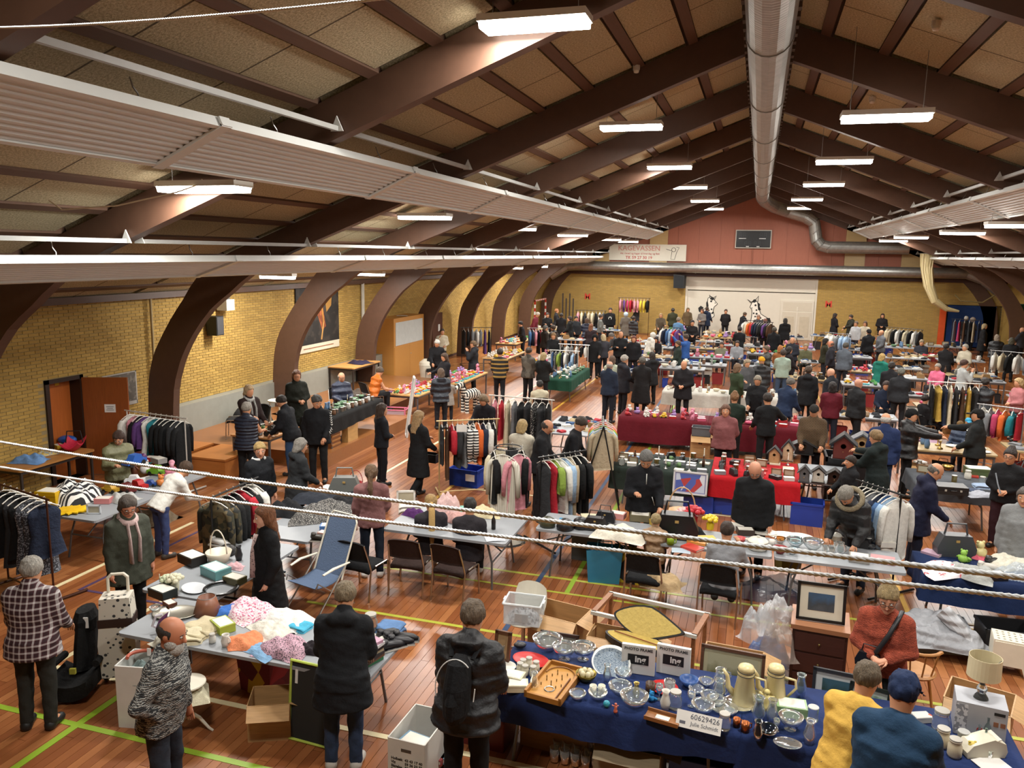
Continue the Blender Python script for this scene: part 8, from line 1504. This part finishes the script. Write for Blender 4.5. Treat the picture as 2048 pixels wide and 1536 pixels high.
for px, py, z, w, h, l, c, rc in ((1548, 925, .765, .2, .34, 'natural wood bird house with black roof', 'w:a8845c', '2a2c2e'), (1575, 920, .765, .19, .42, 'tall pale wood bird house beside the red cloth', 'w:b8a080', '2a2c2e'), (1608, 905, .765, .36, .3, 'wide black bird table with white edge', '1c1c1c', '2c2c2c'), (1608, 962, .765, .17, .3, 'grey bird house with a heart opening', '5a5c5e', '3a3c3e'), (1636, 962, .765, .2, .28, 'white bird house with black roof', 'c8c4b8', '1c1c1c'), (1668, 965, .765, .22, .26, 'small dark brown bird house', '2e1c16', '1c1a18'), (1685, 915, .9, .36, .5, 'large red-brown bird house with two storeys', '5a2018', '232527'), (1722, 905, .9, .38, .42, 'large light wood bird house with grey plank roof', 'w:b08a5c', '55585c')):
    birdhouse(P(px, py, z), w, h, l + ' on the bird-house table', c, rc, -6)
item('crate', (2.0, 16.5, 0), 'black storage box under the larger bird houses', '17171a', (1.7, 1.6, 2.6), 0)
for px, py, l in ((1398, 1020, 'blue lidded crate under the red cloth beside its twin'), (1448, 1022, 'blue lidded crate nearest the bald person'), (1612, 1045, 'blue crate with teal folders under the bird houses')): item('crate', P(px, py, 0), l, '24409c', (.95, 1, 1.2), -4)
framed((-.95, 14.3, .42), .62, .42, 'white-framed plastic drawer print leaning above the blue crates', 'c8c8c8', '8a8cb0', patches(('b8c0d0', '4a5aa0', 'a83a3a', 'c8ccd4'), 6.0), -3, -10, mw=.02)
item('carton', (-1.06, 19.0, 0), 'brown carton supporting the grey lidded tub', CB, (.9, .9, 1.3), 0); item('crate', (-1.06, 19.0, .5), 'grey lidded tub on the brown carton', '5a5c60', (.75, .8, .6), 0)
# things on the left platform
t = thing('tall_cabinet', 'tall light wooden cupboard with a whiteboard on its side', 'cupboard', (-12.82, 27.3, 0), 0, None, (1, .93, 1)); ob('carcass', B().b2((-.37, -1.45, 0), (.37, 1.45, 2.3)), wood('b98340', .88), t); ob('whiteboard', B().b2((.37, -1.3, 1.3), (.385, 1.3, 2.15)), plain('c0c4c0', .3), t); ob('door', B().b2((.37, -1.4, .05), (.385, -.004, 1.25)), wood('b98340', .88), t); ob('door', B().b2((.37, .004, .05), (.385, 1.4, 1.25)), wood('b98340', .88), t); ob('knob', B().sph((.39, .1, .9), .02, 8, 6), metal(), t)
item('card', (-12.75, 27.3, 2.31), 'white paper roll lying on top of the tall cupboard', 'd0ccc4', 2.0, 30)
d3 = struct('door_3', B().b2((XL, 31.2, 0), (XL + .06, 32.3, 2.1)), wood('4a2a1c', .85)); ob('notice', B().b2((XL + .06, 31.8, 1.3), (XL + .065, 32.0, 1.6)), plain('d0d0cc'), d3); ob('handle', B().tube([(XL + .06, 31.35, 1.0), (XL + .1, 31.35, 1.0), (XL + .1, 31.5, 1.0)], .01, 6), metal(), d3)
t = thing('wall_poster', 'large dark framed poster of a brown horse on the brick wall', 'poster', (XL + .01, 22.0, 2.66)); ob('print', B().b2((0, -1.25, -.85), (.03, 1.28, 1.05)), speckle('17130f', '2c2620', 3.0), t); ob('caption_strip', B().b2((0, -1.25, -1.08), (.03, 1.28, -.85)), plain('c8bfa8'), t); ob('caption', B().b2((.03, -.9, -.98), (.033, .9, -.95)), plain('8a5a40'), t)
ob('horse_head', B().prism([(-.2, .5), (.1, .75), (.35, .55), (.3, .2), (.45, -.35), (.2, -.45), (-.02, .0), (-.25, .15)], .03, .034, 'x'), speckle('6a3418', '8a4a24', 5.0), t); ob('bridle', B().tube([(.036, .2, .3), (.036, .3, -.2), (.036, .15, -.75)], .025, 5), plain('b0803c'), t); ob('mane_patch', B().prism([(.35, .95), (.9, 1.0), (.8, .3), (.5, .1)], .03, .033, 'x'), plain('8a6430'), t)
t = thing('wall_map', 'grey aerial photograph on the wall behind the open door', 'poster', (XL + .012, 13.8, 1.62)); ob('print', B().b2((0, -.5, -.28), (.01, .42, .36)), speckle('5c564e', '7a7268', 8.0), t); ob('border', B().b2((0, -.52, -.36), (.008, .44, -.28)).b2((0, .42, -.36), (.008, .45, .38)).b2((0, -.52, .36), (.008, .45, .38)), plain('b0aca4'), t)
for y, r, c in ((14.75, .03, 'a89468'), (24.9, .06, 'b8b4a8')): tag(ob('wall_pipe', B().tube([(XL + .08, y, .9), (XL + .08, y, 3.6)], r, 8), plain(c)), ('thin pale pipe running up the brick wall beside the second arch' if y < 20 else 'thick white pipe on the wall beyond the horse poster'), 'pipe')
t = thing('wall_heater', 'white wall box mounted high beside the second arch', 'heater', (XL + .2, 17.25, 3.3)); ob('case', B().b2((-.15, -.16, -.14), (.15, .16, .14)), plain('c0bcb0'), t); ob('bracket', B().b2((-.2, -.05, .1), (.1, .05, .28)), STEEL, t)
t = thing('wall_speaker', 'black wall loudspeaker behind the second arch', 'loudspeaker', (XL + .2, 16.8, 2.8)); ob('cabinet', B().b2((-.15, -.14, -.24), (.15, .14, .24)), BLK, t); ob('grille', B().b2((.15, -.12, -.22), (.16, .12, .22)), plain('3a3a3c'), t)
q = (-12.4, 23.2, 1.06); item('heap2', q, 'dark purple jacket lying on the table under the horse poster', 'c:2a2438', (.7, .6, .3)); item('heap', (-12.3, 17.2, .3), 'dark bundled blankets at the foot of the third arch', 'c:1f1f20', (1.0, .9, 1.4)); item('heap3', (-11.75, 18.4, .3), 'brown patterned bundle of blankets beside the grey chair', 'c:6a5444', (1.1, .9, 1.6)); item('heap2', (-11.0, 20.4, .3), 'grey-brown coat heap beside the seated navy jacket', 'c:4a4038', (1.3, .9, 1.4))
t = thing('plant_stand', 'white round side table with two shelves behind the brown jacket', 'side table', (-10.9, 16.3, .3))
for z in (.25, .8): ob('shelf', B().lathe([(0, z), (.25, z), (.25, z + .03), (0, z + .03)], 20), WPL, t)
for a in (0, 2.1, 4.2): ob('leg', B().tube([(.22 * math.cos(a), .22 * math.sin(a), 0), (.22 * math.cos(a), .22 * math.sin(a), .83)], .018, 6), WPL, t)
t = thing('shelf_unit', 'small slatted drawer stack below the black crockery cloth', 'shelf', (-8.98, 15.6, .3), R_(90)); ob('carcass', B().b2((-.2, -.02, 0), (.2, .14, .56)), wood('7a4a24'), t)
for i in range(5): ob('slat', B().b2((-.19, -.04, .05 + i * .1), (.19, -.02, .09 + i * .1)), wood('a06c38'), t)
item('box', (-8.98, 16.3, .3), 'plain wooden panel box below the black crockery cloth', 'w:b08a54', (1.6, .8, 5.0), 90)
for y, z, l in ((25.2, .6, 'bin'),): t = thing('waste_bin', 'white swing-top waste bin beside the tall cupboard', 'bin', (-11.6, 26.9, 0)); ob('body', B().lathe([(0, 0), (.2, 0), (.26, .55), (0, .55)], 20), WPL, t); ob('lid', B().lathe([(.27, .55), (.25, .66), (.1, .78), (0, .78)], 20), WPL, t)
t = thing('standing_mirror', 'tall mirror in a white frame leaning at the crockery stall', 'mirror', (-8.45, 18.3, 0), (R_(-8), 0, R_(-62))); ob('frame', B().tube([(-.2, 0, .02), (.2, 0, .02), (.2, 0, 1.55), (-.2, 0, 1.55), (-.2, 0, .02)], .03, 6), plain('c8c8c4'), t); ob('glass', B().b2((-.18, -.005, .04), (.18, .005, 1.53)), metal('d8dcdc', .05), t)
t = thing('zebra_toy', 'large plush zebra standing beside the child', 'plush toy', (-8.0, 21.9, 0), R_(150)); ZB = stripes('d4d0c4', '17171a', 22.0, 'Y', .5, .8, 2.5)
ob('body', B().tube([(0, -.3, .5), (0, -.15, .54), (0, .15, .52), (0, .28, .5)], [.12, .17, .16, .13], 12), ZB, t); ob('neck', B().tube([(0, .22, .55), (0, .38, .8)], [.11, .08], 10), stripes('d4d0c4', '17171a', 22.0, 'Z', .5), t); ob('head', B().tube([(0, .34, .84), (0, .45, .82), (0, .58, .74)], [.09, .09, .05], 10), ZB, t); ob('mane', B().tube([(0, .2, .72), (0, .3, .92)], .035, 6), BLK, t)
for sx in (-1, 1):
    ob('ear', B().tube([(sx * .05, .36, .9), (sx * .07, .35, .98)], [.03, .008], 6), ZB, t)
    for sy in (-.25, .22): ob('leg', B().tube([(sx * .09, sy, .5), (sx * .1, sy, .25), (sx * .1, sy, 0)], [.07, .055, .06], 8), stripes('d4d0c4', '17171a', 22.0, 'Z', .5), t)
t = thing('doll_bed', 'pink folding doll bed in front of the toy table', 'doll bed', (-9.35, 21.3 - 1.75, 0), R_(10)); PK = plain('c86a84')
for z in (.1, .42): ob('rail', B().tube([(-.32, -.2, z), (.32, -.2, z), (.32, .2, z), (-.32, .2, z), (-.32, -.2, z)], .02, 6), PK, t)
for x, y in ((-.32, -.2), (.32, -.2), (.32, .2), (-.32, .2)): ob('post', B().tube([(x, y, 0), (x, y, .48)], .02, 6), PK, t)
ob('mesh_side', B().b2((-.3, -.205, .12), (.3, -.195, .4)), clearplastic('b8a0a8', .6), t); ob('mattress', B().b2((-.3, -.18, .1), (.3, .18, .16)), cloth('c87a90'), t)
item('crate', P(935, 968, 0), 'big blue textile sack below the striped-top rack', 'c:24409c', (1.1, 1.1, 1.05), -6, name='textile_sack'); tag(ob('paper_note', B().b2((-.1, -.002, 0), (.1, .002, .14)), plain('d8d6d0'), None, tuple(P(950, 955, .2) + np.array([0, -.3, 0])), R_(-6)), 'white handwritten note on the blue textile sack', 'note')
tag(ob('paper_note', B().b2((-.1, -.002, -.14), (.1, .002, 0)), plain('d8d6d0'), None, (-5.2, 13.75, 1.5), R_(20)), 'white handwritten note hanging on the striped-top rack', 'note')
for x, y, sx in ((-12.7, 44.0, 1), (-12.7, 46.6, 1)): pass
t = thing('handball_goal', 'red and white striped handball goal stored by the left wall', 'goal', (-12.2, 45.3, 0)); RW = stripes('d0ccc4', 'a8281c', 5.0, 'Z', .5, .4); RW2 = stripes('d0ccc4', 'a8281c', 5.0, 'Y', .5, .4)
for y in (-1.2, 1.2): ob('post', B().b2((-.04, y - .04, 0), (.04, y + .04, 2.0)), RW, t); ob('stay', B().tube([(-.0, y, 2.0), (-.8, y, 1.8), (-.8, y, 0)], .02, 6), STEEL, t)
ob('crossbar', B().b2((-.04, -1.24, 1.96), (.04, 1.24, 2.04)), RW2, t); ob('net', B().grid(9, 9, lambda u, v: (-.78 + .1 * math.sin(v * 3), -1.2 + 2.4 * u, 1.85 * v), .004), clearplastic('c8b070', .35), t)
t = thing('wall_bars', 'dark stacked gym equipment beside the end wall corner', 'gym equipment', (-11.4, 47.6, 0))
for i in range(4): ob('upright', B().b2((i * .22 - .03, -.05, 0), (i * .22 + .03, .05, 2.3 - .3 * (i % 2))), plain('3a3432', .6), t)
ob('black_cover', B().b2((.9, -.3, 0), (3.2, .2, .95)), cloth('17171a'), t)
item('handbag', (-9.0, 36.4, .75), 'dark folder bag at the far left stall', '1c1c1e', 1.0)
# ================================================================ WHAT PEOPLE WEAR AND HOLD
def wpos(k, q):
    t = PP[k][0]; a, s = t.rotation_euler.z, t.scale.x; q = np.array(q, float) * s
    return (t.location.x + math.cos(a) * q[0] - math.sin(a) * q[1], t.location.y + math.sin(a) * q[0] + math.cos(a) * q[1], t.location.z + q[2]), a, s
def acc(k, name, b, m, smooth=True): return ob(name, b.mesh(name, smooth), m, PP[k][0])
for k in ('orange', 'scarf', 'tablet', 'greendress', 'seatnavy', 'glassesrt', 'bald'):
    A = PP[k][1]['anchor']; hd = A['hd']; b = B()
    for s in (-1, 1): b.tube([hd((s * .033 + .024 * math.cos(a), .102, .012 + .019 * math.sin(a))) for a in np.linspace(0, 6.28, 13)], .0028, 5, False).tube([hd((s * .056, .1, .018)), hd((s * .08, .02, .014))], .0028, 4)
    b.tube([hd((-.01, .104, .016)), hd((.01, .104, .016))], .0028, 4); acc(k, 'glasses', b, plain('2a2420'))
A = PP['beard'][1]['anchor']; hd = A['hd']; acc('beard', 'beard', B().sph(hd((0, .055, -.095)), (.075, .07, .075), 14, 10).sph(hd((-.05, .03, -.06)), (.035, .05, .05)).sph(hd((.05, .03, -.06)), (.035, .05, .05)), cloth('b8b4ac', 80.0, .9))
for k, c in (('scarf', 'b8a09c'), ('brownjk', '9a9a96')):
    A = PP[k][1]['anchor']; u = A['up']; b = B(); b.tube([u((.09 * math.cos(a), .01 + .085 * math.sin(a), 1.47 - .04 * math.sin(a))) for a in np.linspace(0, 6.28, 16)], .04, 8, False)
    for s in (-1, 1): b.tube([u((s * .05, .1, 1.44)), u((s * .06, .165, 1.25)), u((s * .05, .18, .95))], [.04, .05, .06], 8, flat=.35)
    acc(k, 'scarf', b, cloth(c, 30.0))
A = PP['orange'][1]['anchor']; u = A['up']; acc('orange', 'bag_strap', B().tube([u((-.13, -.03, 1.5)), u((-.11, .1, 1.45)), u((-.06, .18, 1.32)), u((.02, .205, 1.15)), u((.1, .2, .98))], .024, 6, flat=.5), plain('17181c'))
p_, a_, s_ = wpos('orange', (.1, .2, .93)); item('handbag', p_, 'small black crossbody bag worn over the rust-orange sweater', '17181c', .7, math.degrees(a_))
A = PP['longhair'][1]['anchor']; u = A['up']; acc('longhair', 'blouse', B().tube([u((-.02, .12, 1.42)), u((-.03, .158, 1.2)), u((-.03, .165, .9))], [.04, .05, .06], 8, flat=.35), spots('b8a09a', '5a4a4c', 40.0, .3)); acc('longhair', 'long_hair_lock', B().tube([A['hd']((.05, .02, .05)), A['hd']((.095, .03, -.08)), u((.08, .1, 1.3)), u((.07, .14, 1.1))], [.03, .04, .045, .015], 8), cloth('8a5630', 60.0, .6))
A = PP['blondseat'][1]['anchor']; acc('blondseat', 'long_ponytail', B().tube([A['hd']((0, -.11, .02)), A['hd']((0, -.17, -.1)), A['up']((0, -.2, 1.2)), A['up']((0, -.2, .98))], [.03, .05, .05, .02], 10), cloth('b89860', 60.0, .6))
# backpack
A = PP['pack'][1]['anchor']; L_ = R_(10); p_, a_, s_ = wpos('pack', A['up']((0, -.24, 1.0))); t = thing('backpack', 'black backpack with white piping worn by the person in black', 'backpack', p_, (-L_, 0, a_)); BKP = cloth('0f1012', 30.0)
ob('main_body', B().tube([(0, 0, -.06), (0, -.01, .0), (0, -.02, .2), (0, 0, .36), (0, .03, .44)], [.13, .17, .175, .15, .07], 16, flat=.6), BKP, t); ob('front_pocket', B().tube([(0, -.09, -.02), (0, -.1, .1), (0, -.09, .2)], [.1, .125, .1], 14, flat=.5), BKP, t)
ob('piping', B().tube([(.165 * math.cos(a), -.085, .2 + .23 * math.sin(a)) for a in np.linspace(.9, 3.5, 16)], .005, 5).tube([(.16, -.085, .12), (.165, -.08, .22)], .005, 5), plain('c8c8c4'), t); ob('logo_label', B().b2((-.03, -.172, .04), (.03, -.168, .055)), plain('d0d0cc'), t); ob('logo_mark', text_mesh('SNS', .035, .001), plain('c0c0bc'), t, (.03, -.125, .31), (R_(80), R_(90), 0))
for s in (-1, 1): ob('shoulder_strap', B().tube([(s * .09, .05, .4), (s * .12, .14, .48), (s * .13, .3, .42), (s * .15, .33, .2)], .022, 6, flat=.5), BKP, t)
# chevrons, bands, piping
A = PP['chevron'][1]['anchor']; sh, el, wr, hn, w, s = A['arms'][0]; o_ = _unit(np.array([-1, .35, .2]))
for i in range(9):
    c = sh + (el - sh) * (i / 6.5) if i < 6 else el + (wr - el) * ((i - 5.5) / 5); d = _unit(el - sh) if i < 6 else _unit(wr - el); sd = np.cross(d, o_); c = c + o_ * .088
    acc('chevron', 'white_chevron', B().tube([c - sd * .03 - d * .012, c + d * .012 + o_ * .004, c + sd * .03 - d * .012], .008, 5, flat=.6), plain('d8d8d4'), False)
u = PP['bandjk'][1]['anchor']['up']
for z in (1.32, 1.24):
    for s in (-1, 1): acc('bandjk', 'white_band', B().tube([u((s * .04, .17, z)), u((s * .13, .155, z))], .009, 5, flat=.5), plain('d0d0cc'), False)
u = PP['track'][1]['anchor']['up']; acc('track', 'white_piping', B().tube([u((0, .165, 1.46)), u((0, .19, 1.3))], .006, 5).tube([u((-.1, .185, 1.1)), u((-.15, .16, .95))], .005, 5), plain('d0d0c8'))
u = PP['furbend'][1]['anchor']['up']; acc('furbend', 'fur_trim', B().tube([u((.17 * math.cos(a), -.03 + .15 * math.sin(a), 1.5 - .05 * math.sin(a))) for a in np.linspace(0, 6.28, 22)], .035, 8, False), cloth('8f846c', 60.0, 1.0))
hd = PP['boyblond'][1]['anchor']['up']; acc('boyblond', 'hood_lining', B().tube([hd((.1 * math.cos(a), -.01 + .09 * math.sin(a), 1.48)) for a in np.linspace(1.9, 7.5, 14)], .026, 7), cloth('c8c8c4'))
def hand(k, side): return wpos(k, PP[k][1]['anchor']['arms'][side][3])
for k, side, kind, l, c, s, dz in (('track', 0, 'tote', 'mustard yellow shopping bag held by the black tracksuit', 'b8983a', .62, -.36), ('bagman', 1, 'tote', 'white and blue plastic carrier bag held by the charcoal coat', 'p:c8d0dc', .75, -.4), ('girlgreen', 0, 'truck', 'blue toy jeep held by the person in the olive jacket', '2a5aa8', 1.5, -.05), ('furbend', 1, 'tote', 'yellow bag held by the bending person in the parka', 'c8a81c', .6, -.3), ('blondcoat', 0, 'crate', 'small black shopping basket carried by the long dress coat', '17181a', .5, -.5), ('navyhood', 1, 'tote', 'light carrier bag beside the navy hooded jacket', 'p:c8ccd0', .6, -.35)):
    p_, a_, _ = hand(k, side); item(kind, (p_[0], p_[1], p_[2] + dz), l, c, s, math.degrees(a_) + 20)
p_, a_, _ = hand('tablet', 1); put('folded_strap', [('strap', B().tube([(0, .03, 0), (.05, .05, .15), (.1, .04, .32)], .02, 6, flat=.4), plain('8a949c'))], 'grey folded strap held by the person in the black wrap top', 'strap', p_, a_)
p_, a_, _ = wpos('c1221616', (0, .165, 1.22)); tag(ob('round_print', B().tube([(0, 0, 0), (0, .006, 0)], .09, 16), plain('d0d0c8'), None, p_, a_), 'round white print on the black sweatshirt near the end wall', 'print')
